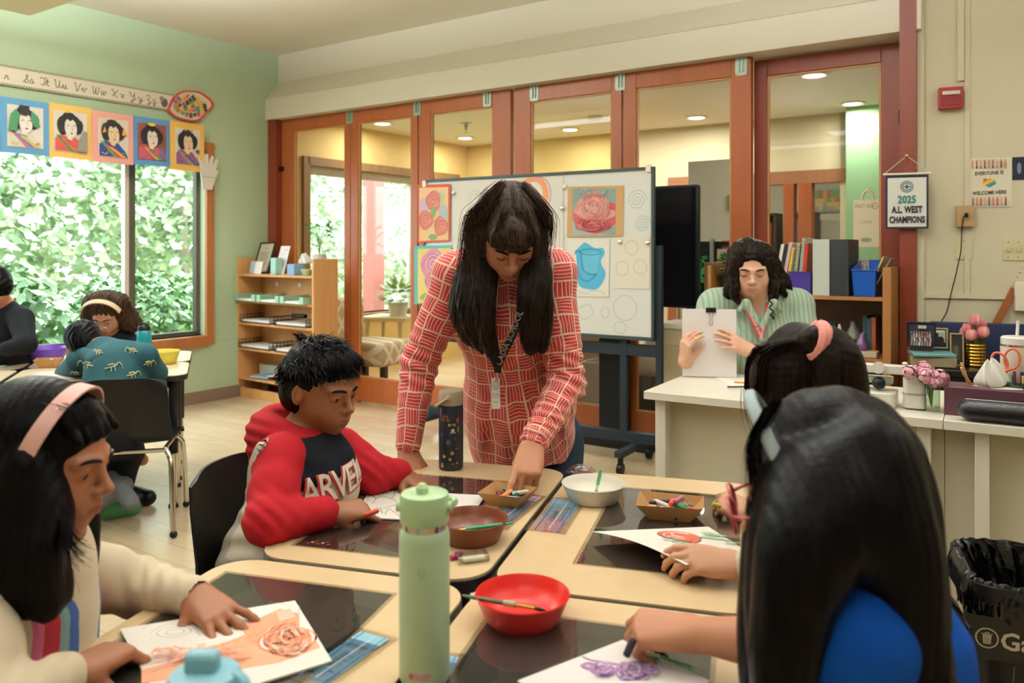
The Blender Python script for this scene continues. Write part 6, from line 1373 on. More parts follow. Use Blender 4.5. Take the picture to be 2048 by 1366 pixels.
# navy patterned bottle
o = T(902,936,TZ + .0005); nb = thing('water_bottle','navy bottle with small colourful toy prints and a beige lid beside the woman','bottle',o,'water bottles')
NV = M('navy_gloss','#1c2433',.3)
lathe_thing(nb,'body',NV,[(0,0),(.030,0),(.0345,.004),(.0345,.176),(.033,.180),(0,.180)],o,48)
BGL = M('beige_lid','#a89a80',.45)
lathe_thing(nb,'lid',BGL,[(0,.180),(.033,.180),(.0345,.183),(.0345,.215),(.032,.219),(0,.219)],o,48)
MB().mat(BGL).tube([o + Vector((-.004,-.037,.203)),o + Vector((-.022,-.033,.192)),o + Vector((-.040,-.012,.178))],[.007,.008,.008],8,flat=.5).build('handle',nb)
MB().mat(BGL).sphere(o + Vector((-.003,-.037,.203)),.009,14,8,(1,.6,1)).build('handle_pivot',nb)
mb = MB()
mb.mat(GLOSSP)
def star(mb,cx_,cz,r_,rot=0,c='#c8a050',rr=.0348):
 mb.color(c); ce = mb.V(o + Vector(wrap(cx_,cz,rr))); k = [mb.V(o + Vector(wrap(cx_ + (r_ if i % 2 == 0 else r_ * .45) * math.sin(rot + i * math.pi / 5),cz + (r_ if i % 2 == 0 else r_ * .45) * math.cos(rot + i * math.pi / 5),rr))) for i in range(10)]
 for i in range(10): mb.F(ce,k[i],k[(i + 1) % 10])
def dot(mb,cx_,cz,a,b,c,rr=.0348):
 mb.color(c); k = [mb.V(o + Vector(wrap(cx_ + a * math.cos(t),cz + b * math.sin(t),rr))) for t in np.linspace(0,6.283,13)[:-1]]; mb.F(*k)
for x,z,r_,t in ((-.018,.040,.0075,.2),(.006,.050,.008,-.2),(0,.033,.006,.4),(-.024,.018,.005,0),(.020,.022,.004,0)): star(mb,x,z,r_,t)
dot(mb,-.014,.148,.009,.007,'#8a5c40'); dot(mb,-.020,.141,.004,.004,'#8a5c40'); dot(mb,-.006,.141,.004,.004,'#8a5c40'); dot(mb,.006,.128,.009,.0028,'#b8923c'); dot(mb,-.003,.128,.003,.004,'#b8923c'); dot(mb,.013,.128,.003,.004,'#b8923c')
dot(mb,.008,.112,.005,.006,'#c8b090'); dot(mb,.008,.106,.009,.003,'#a88a60'); dot(mb,.022,.14,.004,.008,'#a83a34'); dot(mb,.024,.115,.004,.010,'#4a7a4c'); dot(mb,-.005,.08,.006,.008,'#5a5a60'); dot(mb,.014,.09,.004,.006,'#5a4a40'); dot(mb,.020,.062,.006,.003,'#8a3a30'); dot(mb,-.026,.10,.004,.006,'#3a5a6c'); dot(mb,-.024,.012,.006,.003,'#c8703c'); dot(mb,.008,.02,.004,.002,'#b85a3c')
mb.build('printed_motif',nb)
# pale blue bottle top in the near left corner
o = T(408,1366); o = Vector(((409 - 1024) / FOC * .80,.80,TZ + .0012)); pb = thing('water_bottle','pale blue bottle lid blurred at the bottom edge of the picture','bottle',o,'water bottles'); SKY = M('pale_blue_plastic','#7fb4c4',.4)
lathe_thing(pb,'body',SKY,[(0,0),(.034,0),(.036,.006),(.036,.15),(0,.15)],o); lathe_thing(pb,'lid',SKY,[(0,.15),(.0375,.15),(.0385,.156),(.0375,.183),(.033,.192),(.02,.196),(0,.197)],o)
MB().mat(SKY).box(o + Vector((-.002,0,.203)),(.034,.020,.022)).build('spout',pb,bevel=.006); MB().mat(SKY).tube(catmull([o + Vector((.03,0,.19)),o + Vector((.044,-.01,.185)),o + Vector((.042,-.02,.165))],5),.006,8).build('carry_loop',pb)
# teal bottle on the far tables
o = FT(-.31,.46); o = Vector(((288 - 1024) / FOC * 4.2,4.2,TZ + .001)); tb2 = thing('water_bottle','teal sports bottle with black lid on the far tables beside the glasses girl','bottle',o,'water bottles'); TEAL = M('teal_clear_plastic','#1f8a94',.2)
lathe_thing(tb2,'body',TEAL,[(0,0),(.036,0),(.038,.01),(.037,.07),(.034,.10),(.038,.13),(.036,.18),(.030,.19),(0,.19)],o); lathe_thing(tb2,'lid',BLACKP,[(0,.19),(.032,.19),(.032,.205),(.024,.215),(0,.216)],o)
MB().mat(BLACKP).tube(catmull([o + Vector((-.03,0,.205)),o + Vector((-.01,0,.225)),o + Vector((.026,0,.215))],4),.006,8).build('handle',tb2)
# cardboard trays with oil pastels
KRAFT = M('kraft_card','#b0824f',.75,var=.06,vs=30)
PASC = ['#a8324a','#d8503a','#e08a4a','#2f7a4a','#1f6a5a','#2a3a7a','#d8d4cc','#5a3a2a','#20242c','#c86a8a','#e0b03a','#8a8a90','#b85a34']
def tray(lb,o,rot,w_,d_,h_,group='cardboard crayon trays'):
 t_ = thing('crayon_tray',lb,'tray',o,group); m = rz(o,rot); mb = MB().mat(KRAFT).at(m)
 bt_ = [(-w_ * .30,-d_ * .34),(w_ * .30,-d_ * .34),(w_ * .30,d_ * .34),(-w_ * .30,d_ * .34)]; tp = [(-w_ / 2,-d_ / 2 * .96),(w_ / 2,-d_ / 2 * .96),(w_ / 2,d_ / 2 * .96),(-w_ / 2,d_ / 2 * .96)]
 zz = [h_ * .92,h_,h_ * .92,h_]
 for ins,flip in ((0,False),(.0018,True)):
  B0 = [(x * (1 - ins * 12),y * (1 - ins * 12),.0008 + ins) for x,y in bt_]; T0 = [(x * (1 - ins * 8),y * (1 - ins * 8),z) for (x,y),z in zip(tp,zz)]; md = [((a[0] + b[0]) / 2 * 1.0,(a[1] + b[1]) / 2 * 1.0,h_ * .8) for a,b in zip(T0,T0[1:] + T0[:1])]
  q = B0 if not flip else B0[::-1]; mb.poly(q[::-1])
  for i in range(4):
   j = (i + 1) % 4; f_ = [B0[i],B0[j],T0[j],T0[i]]; mb.poly(f_ if not flip else f_[::-1])
 for i in range(4):
  j = (i + 1) % 4; a,b = Vector((*tp[i],zz[i])),Vector((*tp[j],zz[j])); mb.poly([a,b,b * .985 + Vector((0,0,.0002)),a * .985 + Vector((0,0,.0002))])
 mb.build('tray_body',t_); return t_,m
def pastel(lb,a,b,c,r_=.0055,nm='oil_pastel',group='oil pastels in the trays',wrapc=None):
 d = b - a; mb = MB().mat(CHALK,c); mb.tube([a,a + d * .06,a + d * .9,b],[r_ * .8,r_,r_,r_ * .55],10)
 if wrapc: mb.mat(PAPER,wrapc); mb.tube([a + d * .1,a + d * .7],r_ * 1.07,10)
 return tag(mb.build(nm),lb,'crayon',group)
def fill(m,w_,d_,items,side,group):
 rg = np.random.default_rng(len(items) + 3)
 for i,(x,y,a,L,c,cn,lv) in enumerate(items):
  p = m @ Vector((x * w_,y * d_,.009 + .0085 * lv)); dv = (m.to_3x3() @ Vector((math.cos(a),math.sin(a),.10 * ((i % 3) - 1)))) * L / 2; pastel('%s oil pastel, %s in the %s crayon tray' % (cn,'on top' if lv > 1 else 'lying low',side),p - dv,p + dv,c,.0052,group=group)
ta,ma = tray('cardboard tray of pastels under the woman\'s reaching hand',T(1016,1006),-24,.118,.105,.034)
fill(ma,.118,.105,[(-.18,-.12,.5,.045,'#b03a5a','crimson',0),(-.10,-.18,1.1,.05,'#e0503a','orange red',1),(.02,-.1,1.4,.045,'#e08a4a','orange',2),(.14,-.14,.3,.05,'#ddd8cc','white',1),(.22,-.04,2.4,.045,'#2a4a8a','blue',1),(.02,.08,2.8,.05,'#2f7a4a','green',2),(-.08,.1,.2,.05,'#5a3828','brown',1),(.14,.14,1.0,.05,'#20242c','black',1),(.24,.1,.6,.04,'#c8c4bc','pale grey',2),(-.2,.05,1.8,.05,'#8a2a44','dark red',1),(.08,-.2,2.6,.04,'#2a2f60','navy',0)],'left','oil pastels in the left tray')
tb_,mt_ = tray('cardboard tray of pastels on the dark mat by the ponytail girl',T(1341,1032),-14,.150,.112,.038)
fill(mt_,.150,.112,[(-.20,-.02,2.5,.055,'#d8a878','tan',1),(-.12,.02,2.35,.06,'#d0cac0','pale grey',2),(-.10,.16,.15,.07,'#1f2026','black',2),(.02,-.05,1.5,.055,'#e0503a','vermilion',3),(.00,-.2,2.3,.05,'#2a3050','navy',0),(.10,-.12,2.2,.045,'#c85a3c','rust',1),(.15,.0,2.9,.055,'#2f8a50','green',2),(.18,-.12,2.2,.06,'#1f7a48','dark green',2),(.26,-.04,2.1,.05,'#c83a34','red',2),(.24,.14,1.9,.055,'#3a5a44','moss green',2),(.12,.16,1.2,.045,'#a86a88','mauve',3),(.32,.06,2.6,.04,'#b87a88','dusty pink',1),(-.05,-.02,.2,.05,'#6a3a5a','plum',1)],'right','oil pastels in the right tray')
ot,om = tray('cardboard tray of crayons on the far tables before the dinosaur boy',Vector(((98 - 1024) / FOC * 4.18,4.18,TZ + .001)),20,.13,.10,.045)
fill(om,.13,.10,[(-.1,0,.3,.07,'#2f5a4a','dark green',2),(.1,.1,2.0,.06,'#d8d4cc','white',3),(.2,-.1,.8,.06,'#a83a2f','red',2)],'far','oil pastels in the far tray')
pastel('short magenta pastel lying below the brown bowl',T(902,1116,TZ + .006),T(923,1105,TZ + .006),'#a02a5a',.006,group='loose pastels')
# clear eraser box
o = T(944,1122); t_ = thing('eraser_box','small clear plastic box lying beside the magenta pastel','box',o); m = rz(o,18)
MB().mat(glass('frosted_box',(.9,.92,.88),3)).at(m).bx((-.032,-.018,.001),(.032,.018,.016)).build('box_shell',t_,bevel=.003); MB().mat(PAPER,'#d8ccb0').at(m).bx((-.02,-.012,.002),(.026,.010,.009)).build('contents',t_,bevel=.002)
o = T(1160,946); t_ = thing('plastic_bag','small crumpled clear lilac bag behind the white bowl','bag',o); mb = MB().mat(glass('lilac_film',(.82,.78,.88),3)); rs = []
for j,(r_,z) in enumerate(((1,.001),(1.0,.008),(.7,.018),(.2,.024))): rs.append([(o.x + .036 * r_ * (1 + .2 * math.sin(3 * a + j)) * math.cos(a),o.y + .022 * r_ * (1 + .2 * math.sin(5 * a)) * math.sin(a),o.z + z) for a in np.linspace(0,6.283,19)[:-1]])
mb.loft(rs); mb.build('film',t_)
# drawings on the tables
PZ = TZ + .0022
def d_boy(d,f):
 K = '#2a2626'; A = lambda *p: d.line(H(f,p),.0013,K)
 A((760,985),(775,975),(790,985),(783,1000)); A((745,1010),(760,995),(790,1003),(800,1020)); A((735,998),(742,992),(752,1000)); A((770,1032),(778,1020),(790,1028),(800,1036)); A((712,1002),(730,990),(742,975)); A((778,976),(800,968),(820,975),(835,985)); A((810,990),(830,978),(850,990)); A((760,1018),(765,1030)); A((765,1020),(800,1010)); A((745,982),(750,990)); A((770,965),(800,962)); A((850,1000),(880,1010),(910,1000))
 d.text('diya',*f(757,982),.022,K,rot=.6)
flat('drawing_sheet','white sheet with black flower outlines in front of the boy in the red hoodie','drawing',((750,967),(868,975),(930,1048),(706,1036)),PZ,'#e2d9cc',.003,d_boy,'drawings on the tables')
flat('drawing_sheet','blank white sheet end showing right of the tall green bottle','drawing',((880,988),(972,993),(950,1022),(870,1020)),PZ,'#ddd6cf',.003,None,'drawings on the tables')
def d_left(d,f):
 O,O2 = '#e08a62','#d8774c'; fp = lambda *p: H(f,p)
 d.poly(fp((283,1345),(380,1318),(500,1270),(560,1258),(622,1268),(640,1300),(560,1330),(470,1345),(330,1366),(283,1372)),'#e8a684'); d.poly(fp((480,1258),(560,1222),(598,1232),(600,1270),(560,1290),(500,1290)),'#e39a78'); d.poly(fp((552,1228),(580,1222),(592,1238),(560,1248)),'#e8b8a0')
 d.ring(*f(575,1285),.040,.035,.006,'#e8d8cc',rot=.2); d.ring(*f(575,1285),.044,.039,.003,'#d8825c',turns=1.1); d.ring(*f(582,1284),.020,.018,.004,'#d8825c',turns=1.4,spiral=.6); d.ring(*f(590,1284),.006,.005,.003,'#8a8a84')
 scribble(d,f,575,1285,46,34,['#e29a78','#d8845e','#eab296','#e8c8b4'],120,.0028,5,.22); scribble(d,f,400,1322,100,16,['#e29a78','#e0a284','#eab296'],110,.0026,6,.6,-.2)
 for k in range(14): d.line(fp((290 + 22 * k,1352 - 6 * k),(330 + 20 * k,1338 - 6 * k)),.0015,O2)
 K = '#8a867c'; d.ring(*f(350,1282),.014,.010,.001,K,turns=1.2); d.ring(*f(348,1282),.026,.018,.001,K,turns=1.1); d.line(fp((300,1285),(330,1268),(380,1270),(400,1290)),.001,K); d.line(fp((300,1366),(340,1352),(380,1358),(420,1350)),.0012,K); d.line(fp((560,1222),(585,1232),(598,1228),(596,1250)),.001,'#a8a49a'); d.line(fp((283,1276),(300,1268)),.001,K)
flat('drawing_sheet','white sheet with a large orange rose coloured in under the left girl\'s hand','drawing',((240,1262),(590,1205),(664,1326),(330,1430)),PZ,'#e8dfd6',.0036,d_left,'drawings on the tables')
def d_right(d,f):
 fp = lambda *p: H(f,p); Pu = '#a06a9c'
 for x,y,r_ in ((1208,1348,.020),(1262,1352,.024),(1178,1338,.012)): d.ell(*f(x,y),r_,r_ * .85,'#c8a8c8',wob=.1); d.ring(*f(x,y),r_,r_ * .85,.0022,Pu,turns=2.2,spiral=.6)
 d.line(fp((1165,1318),(1180,1325),(1210,1330),(1240,1335),(1280,1340)),.004,'#b08ab0'); d.poly(fp((1240,1330),(1290,1325),(1300,1366),(1240,1366)),'#b892bc')
 scribble(d,f,1262,1350,30,16,['#b088b4','#c4a4c8','#9a6a9c','#d4c0d4'],90,.0024,7,.3); scribble(d,f,1205,1348,22,14,['#b890b8','#d0b4d0','#a878a8'],50,.002,8,.3); scribble(d,f,1300,1352,16,12,['#b088b4','#8a6a94'],40,.002,9,.3)
 for k in range(16): d.line(fp((1300 + 5 * k,1318 + 2 * k),(1310 + 6 * k,1340 + 1.5 * k)),.0022,['#4a8a5a','#7ab06a','#3a6a4a','#8ac060'][k % 4])
 d.line(fp((1290,1330),(1330,1335),(1390,1352)),.004,'#4a8a5a'); d.ring(*f(1300,1352),.03,.02,.0012,'#4a4a48',turns=.5)
flat('drawing_sheet','white sheet with purple roses and green leaves under the nearest girl\'s hand','drawing',((1035,1366),(1245,1284),(1420,1366),(1240,1500)),PZ,'#e6ddd8',.0036,d_right,'drawings on the tables')
# the curled sheet held by the ponytail girl
cs = thing('drawing_sheet','lifted curling sheet with a red rose and green leaves held by the ponytail girl','drawing',T(1330,1090),'drawings on the tables')
A0,A1,A2,A3 = P(1183,1066,1.70),P(1417,1056,1.74),P(1492,1104,1.60),P(1372,1133,1.46)   # left, back, right, front corners
def cur(u,v_): a = A0.lerp(A1,u); b = A3.lerp(A2,u); p = a.lerp(b,v_); return p + UZ * .010 * math.sin(math.pi * v_) * (1 - u) + UZ * .003
mb = MB().mat(PAPER,'#e0d8cc'); n = 20; k_ = [[mb.V(cur(i / n,j / n)) for j in range(n + 1)] for i in range(n + 1)]
for i in range(n):
 for j in range(n): mb.F(k_[i][j],k_[i][j + 1],k_[i + 1][j + 1],k_[i + 1][j])
mb.build('sheet',cs)
def curd(mb,pts,c,wd=None):
 mb.color(c); nrm = Vector((0,0,1)); pts = [q for q in pts]
 if wd is None: mb.poly([cur(u,v_) + nrm * mb.zz for u,v_ in pts]); mb.zz += .0003; return
 P3 = [cur(q.x,q.y) + nrm * mb.zz for q in catmull([(u,v_,0) for u,v_ in pts],5)]
 for a,b in zip(P3,P3[1:]):
  t = (b - a).normalized(); s_ = t.cross(nrm) * wd / 2; mb.poly([a - s_,b - s_,b + s_,a + s_])
 mb.zz += .0001
mb = MB().mat(PAPER); mb.zz = .0008; RC,KC,GC = '#cf5f4a','#3a3634','#5f9a68'
ring_ = lambda cu,cv,a,b,t0=0,t1=6.283: [(cu + a * math.cos(t),cv + b * math.sin(t)) for t in np.linspace(t0,t1,17)]
curd(mb,ring_(.56,.38,.17,.23)[:-1],RC); curd(mb,ring_(.50,.42,.07,.10)[:-1],'#dc8a78'); curd(mb,ring_(.56,.38,.17,.23),KC,.0015); curd(mb,ring_(.53,.42,.10,.14,.5,4),KC,.0013); curd(mb,ring_(.60,.34,.08,.10,2,6),'#e8d8cc',.003); curd(mb,ring_(.55,.40,.13,.17,3,6),'#e8d8cc',.0025)
curd(mb,[(.70,.44),(.80,.50),(.92,.58),(1.0,.66)],GC,.005)
for a,b in ((.34,.55),(.40,.62),(.38,.70),(.46,.72),(.30,.48),(.82,.30),(.86,.36),(.90,.42),(.80,.38),(.88,.70),(.94,.74)):
 curd(mb,[(a,b),(a + .05,b + .06),(a + .11,b + .05),(a + .05,b - .01),(a,b)],GC,.0016); curd(mb,[(a,b),(a + .11,b + .05)],'#86b48a',.003)
mb.build('coloured_rose',cs)
# far-table papers
flat('drawing_sheet','pale blue sheet on the far tables in front of the boy in black','drawing',((0,722),(22,726),(10,734),(-20,732)),TZ + .001,'#9cc0b8',.003)
flat('drawing_sheet','white sheet under the dinosaur boy\'s arm on the far tables','drawing',((70,750),(112,744),(150,758),(90,762)),TZ + .001,'#dcd6cc',.003)
# ---------------------------------------------------------------- chairs
def chair(lb,o,rot,seat_h=.40,back_h=.74,group='black shell school chairs',w_=.36):
 m = rz(o,rot); t_ = thing('school_chair',lb,'chair',o,group); mb = MB().mat(M('black_shell_plastic','#0b0b0d',.45,bump=.15,bs=300,spec=.3)).at(m)
 prof = [(.21,seat_h - .03),(.19,seat_h - .008),(.12,seat_h),(0,seat_h - .008),(-.12,seat_h + .002),(-.165,seat_h + .02),(-.19,seat_h + .07),(-.20,seat_h + .16),(-.215,back_h - .08),(-.222,back_h - .02),(-.228,back_h)]
 rs = []; tt = .0035
 for sgn in (1,-1):
  rs_ = []
  for i,(y,z) in enumerate(prof):
   hw = w_ / 2 * (1 - .06 * (i > 6)) * (1 if i < len(prof) - 2 else (.97 if i == len(prof) - 2 else .80)); row = []
   for j in range(13):
    s_ = -1 + 2 * j / 12; cv = .035 * s_ * s_; yy,zz = (y,z + .010 * s_ * s_) if i < 5 else (y + cv * (1 if i > 5 else .5),z - (.012 * s_ ** 4 if i == len(prof) - 1 else 0))
    row.append((s_ * hw,yy + (tt * sgn if i > 5 else 0),zz + (tt * sgn if i <= 5 else 0)))
   rs_.append(row)
  rs.append(rs_)
 idx = [[[mb.V(p) for p in row] for row in s_] for s_ in rs]
 for q,s_ in enumerate(idx):
  for a,b in zip(s_,s_[1:]):
   for j in range(12): mb.F(*((a[j],a[j + 1],b[j + 1],b[j]) if q == 0 else (a[j + 1],a[j],b[j],b[j + 1])))
 a,b = idx
 for i in range(len(prof) - 1):
  mb.F(a[i][0],a[i + 1][0],b[i + 1][0],b[i][0]); mb.F(a[i + 1][12],a[i][12],b[i][12],b[i + 1][12])
 for j in range(12): mb.F(a[0][j + 1],a[0][j],b[0][j],b[0][j + 1]); mb.F(a[-1][j],a[-1][j + 1],b[-1][j + 1],b[-1][j])
 mb.build('seat_shell',t_,smooth=60,recalc=True)
 sx = w_ / 2 - .01
 for s_ in (-1,1):
  MB().mat(CHROME).at(m).tube(catmull([(s_ * sx * .9,-.16,seat_h - .02),(s_ * sx,-.17,seat_h - .05),(s_ * (sx + .015),-.20,seat_h - .10),(s_ * (sx + .03),-.235,.03)],5),.0115,10).build('leg',t_)
  MB().mat(CHROME).at(m).tube(catmull([(s_ * sx * .9,.14,seat_h - .025),(s_ * sx,.155,seat_h - .05),(s_ * (sx + .012),.17,seat_h - .10),(s_ * (sx + .02),.20,.03)],5),.0115,10).build('leg',t_)
  for y in (-.237,.203): MB().mat(BLACKP).at(m).sphere((s_ * (sx + (.03 if y < 0 else .02)),y,.017),.017,12,8).build('glide',t_)
  MB().mat(CHROME).at(m).tube([(s_ * sx * .9,-.16,seat_h - .02),(s_ * sx * .9,.14,seat_h - .025)],.010,10).build('side_rail',t_)
 for y in (-.165,.14): MB().mat(CHROME).at(m).tube([(-sx * .95,y,seat_h - .025),(sx * .95,y,seat_h - .025)],.010,10).build('cross_rail',t_)
 return t_
CHF = math.degrees(math.atan2(-UA[0],UA[1]))
cb_ = NT(-1.235,1.72,0); chair('black shell chair behind the boy in the red hoodie',Vector((cb_.x + .20,cb_.y - .06,0)),-106,.40,.755,w_=.36)
chair('black shell chair the boy in the dinosaur hoodie sits on, seen from behind',Vector((-1.77,3.72,0)),14,.40,.71,w_=.40)
chair('black shell chair at the left picture edge by the far tables',Vector((-2.38,3.45,0)),22,.38,.66,w_=.40)
chair('black shell chair under the left foreground girl, almost out of the picture',Vector((-.86,1.20,0)),-98,.42,.60)
chair('black shell chair under the ponytail girl, hidden behind the nearest girl',Vector((.67,1.67,0)),100,.42,.57)
chair('black shell chair under the nearest girl in blue, below the picture edge',Vector((.62,1.0,0)),100,.44,.62)
# ---------------------------------------------------------------- waste bins
def waste_bin(nm,lb,o,rot,w_,d_,h_,liner=False,label=False):
 t_ = thing(nm,lb,'bin',o,'black waste bins'); m = rz(o,rot); mb = MB().mat(M('bin_black','#131416',.45)).at(m)
 rs = [[(x,y,z) for x,y in rrect(-w_ / 2 * k,-d_ / 2 * k,w_ / 2 * k,d_ / 2 * k,.05 * k,5)] for k,z in ((.78,0),(.95,h_ * .9),(.96,h_ * .93),(1.0,h_ * .94),(1.0,h_),(.95,h_),(.93,h_ * .9),(.76,.01))]
 mb.loft(rs); mb.build('bin_body',t_,recalc=True)
 if liner:
  LM = M('liner_film','#101113',.22,bump=.9,bs=35); mb = MB().mat(LM).at(m); rs = []; n = 96
  for k,z,am in ((1.04,h_ * .89,.007),(1.045,h_ * .94,.005),(1.02,h_ * 1.0,.004),(.99,h_ * 1.012,.002),(.94,h_ * .985,.008),(.88,h_ * .88,.02),(.8,h_ * .74,.03),(.5,h_ * .66,.03)):
   a_,c_ = w_ / 2 * k,d_ / 2 * k; base = [(a_ * abs(math.cos(t)) ** .35 * (1 if math.cos(t) > 0 else -1),c_ * abs(math.sin(t)) ** .35 * (1 if math.sin(t) > 0 else -1)) for t in np.linspace(0,6.283,161)[:-1]]
   rs.append([(x + am * math.sin(i * 1.9 + z * 60) * .6,y + am * math.sin(i * 2.7 + z * 40) * .6,z + am * math.sin(i * 1.1 + k * 9)) for i,(x,y) in enumerate(base)])
  mb.loft(rs,caps=False); mb.build('bin_liner',t_,smooth=80)
 if label:
  ang = math.atan((.95 - .78) * d_ / 2 / (h_ * .9)); fm = m @ Matrix.Translation((-.042,-d_ / 2 * .945 - .004,h_ - .105)) @ Matrix.Rotation(R(90) + ang,4,'X'); fm = fm.copy()
  mb = MB().mat(GLOSSP,'#1c1817').at(fm); mb.bx((-w_ * .44,-.045,0),(w_ * .40,.045,.0012)); d = Draw(mb,.0003); d.z = .0016; W1 = '#d6cdb4'
  xi = -w_ * .44 + .040; d.ring(xi,0,.020,.020,.0026,W1,n=32); d.poly([(xi - .008,.006),(xi + .008,.006),(xi + .0065,-.012),(xi - .0065,-.012)],W1); d.rect(xi - .010,.0075,xi + .010,.0093,W1); d.ring(xi,.010,.0035,.0022,.0015,W1,turns=.5)
  for k in (-.0036,0,.0036): d.rect(xi + k - .0006,-.010,xi + k + .0006,.004,'#1c1817')
  d.text('Garbage',xi + .108,-.002,.050,W1,bold=.022)
  for a in (((-.14,-.05),(-.143,-.11)),((-.18,-.118),(-.15,-.112))): d.line([(q[0],q[1]) for q in a],.0012,'#8a8674')
  mb.build('label',t_)
 return t_
waste_bin('waste_bin','black bin with liner and white garbage lettering at the right picture edge',Vector((1.245,1.70,0)),-21,.52,.30,.585,True,True)
waste_bin('waste_bin','small black bin without liner between the blue shirted girl and the garbage bin',Vector((.965,2.13,0)),-21,.30,.26,.50)
# ---------------------------------------------------------------- lobby furniture seen through the glass
o = GW(1.9,.40); lt = thing('side_table','pale wooden side table with a leafy plant seen through the second glass door','table',o); PALEW = wood('pale_ash','#c8b078','#d8c490')
m = frame(o,UXG,-Vector((CG,-SG,0))); q0,q1 = P(740,645,8.0),P(826,645,7.9)
mb = MB().mat(PALEW).at(rz(Vector(((783 - 1024) / FOC * 7.7,7.7,0)),-20)); mb.bx((-.24,-.22,.60),(.26,.22,.64)); mb.build('table_top',lt,bevel=.008)
for sx in (-1,1):
 for sy in (-1,1): MB().mat(PALEW).at(rz(Vector(((783 - 1024) / FOC * 7.7,7.7,0)),-20)).tube([(sx * .17,sy * .15,.60),(sx * .21,sy * .18,0)],[.022,.015],8).build('leg',lt)
o = Vector(((796 - 1024) / FOC * 7.7,7.7,.64)); pl = thing('potted_plant','bright leafy plant on the lobby side table','plant',o); MB().mat(M('white_planter','#d8d4c4',.5)).lathe([(0,0),(.08,0),(.10,.13),(0,.13)],18,o).build('pot',pl,recalc=True)
mb = MB().mat(LEAFM); rg = np.random.default_rng(21)
for i in range(130):
 v = rg.normal(size=3); v /= np.linalg.norm(v); v[2] = abs(v[2]) * .8; c = o + Vector((v[0] * .12,v[1] * .12,.16 + v[2] * .16)); mb.color(['#a8c070','#8ab060','#c4cf88','#6a9a58'][i % 4]); dv = (Vector(v) + Vector((0,0,-.2))).normalized(); sd = dv.cross(UZ).normalized() * .026
 k = [mb.V(c),mb.V(c + dv * .05 + sd),mb.V(c + dv * .12),mb.V(c + dv * .05 - sd)]; mb.F(*k)
mb.build('leaves',pl)
g = N('lattice_upholstery'); v = g.coord('Object',(1,1,1),(0,0,0)); sp = g.n('ShaderNodeSeparateXYZ'); g.l(v,sp.inputs[0]); hx = g.math('ADD',sp.outputs[0],sp.outputs[1])
a_ = g.math('PINGPONG',g.math('MULTIPLY',g.math('ADD',hx,sp.outputs[2]),10),1); b_ = g.math('PINGPONG',g.math('MULTIPLY',g.math('SUBTRACT',hx,sp.outputs[2]),10),1)
g.color(g.mix(g.math('LESS_THAN',g.math('MINIMUM',a_,b_),.28),lin('#c0ab84'),lin('#e6dcc4'))); g.set(rough=.8); LAT = g.m
o = Vector(((752 - 1024) / FOC * 7.15,7.15,0)); ac = thing('lounge_chair','cream lattice patterned lounge chair seat seen through the second glass door','chair',o); m = rz(o,-25)
MB().mat(LAT).at(m).bx((-.30,-.26,.26),(.26,.26,.47)).build('seat',ac,bevel=.05,seg=3); MB().mat(LAT).at(m).bx((-.42,-.26,.30),(-.30,.26,.85)).build('backrest',ac,bevel=.04,seg=3)
for sx in (-.26,.22):
 for sy in (-.2,.2): MB().mat(BLACKP).at(m).bx((sx - .025,sy - .025,0),(sx + .025,sy + .025,.27)).build('leg',ac)
def lob(u,n,z=0): return frame(BW(u,n,z),UXB,Vector((SG,CG,0)))
m = lob(bw_u(1205,-.4),-.45); lb1 = thing('storage_tub','white plastic tub behind the fourth glass door below the whiteboard','tub',m.translation)
MB().mat(M('tub_white','#c9cac0',.5)).at(m).loft([[(x * k,y * k,z) for x,y in rrect(-.13,-.13,.13,.13,.03,4)] for k,z in ((.8,0),(1,.42),(1.08,.42),(1.08,.45),(.95,.45),(.78,.02))]).build('tub_body',lb1,recalc=True)
m = lob(bw_u(1160,-.7),-.75); boxy('lobby_cabinet','low tan cabinet in the lobby behind the whiteboard stand','cabinet',m,(-.1,0,.30),(.7,.35,.60),M('tan_lobby_wood','#a08458',.6),bevel=.01)
m = lob(bw_u(1208,-.4),-.45);
for i,(x,y,c) in enumerate(((-.03,0,'#a8452f'),(.03,.03,'#c8863c'),(0,-.05,'#7a5a34'))): boxy('rolled_paper',['red','ochre','brown'][i] + ' roll standing in the white tub in the lobby','roll',m,(x,y,.40),(.04,.04,.70 - .05 * i),GLOSSP,c,.01,'rolls in the lobby tub')
m = lob(bw_u(1290,-.5),-.5); lb2 = thing('waste_basket','dark basket with a white bag behind the fifth glass door','basket',m.translation)
MB().mat(M('dark_basket','#4a443c',.7)).at(m).loft([[(x * k,y * k,z) for x,y in rrect(-.15,-.15,.15,.15,.05,4)] for k,z in ((.8,0),(1,.38),(.95,.38),(.78,.02))]).build('basket',lb2,recalc=True)
b = Body(); bp = m.translation; b.ell((bp.x,bp.y,.42),(.13,.12,.16)); b.ell((bp.x + .05,bp.y,.55),(.06,.06,.1),k=.04); b.build('bag',M('white_bag','#d0ccc0',.6),lb2,.012)
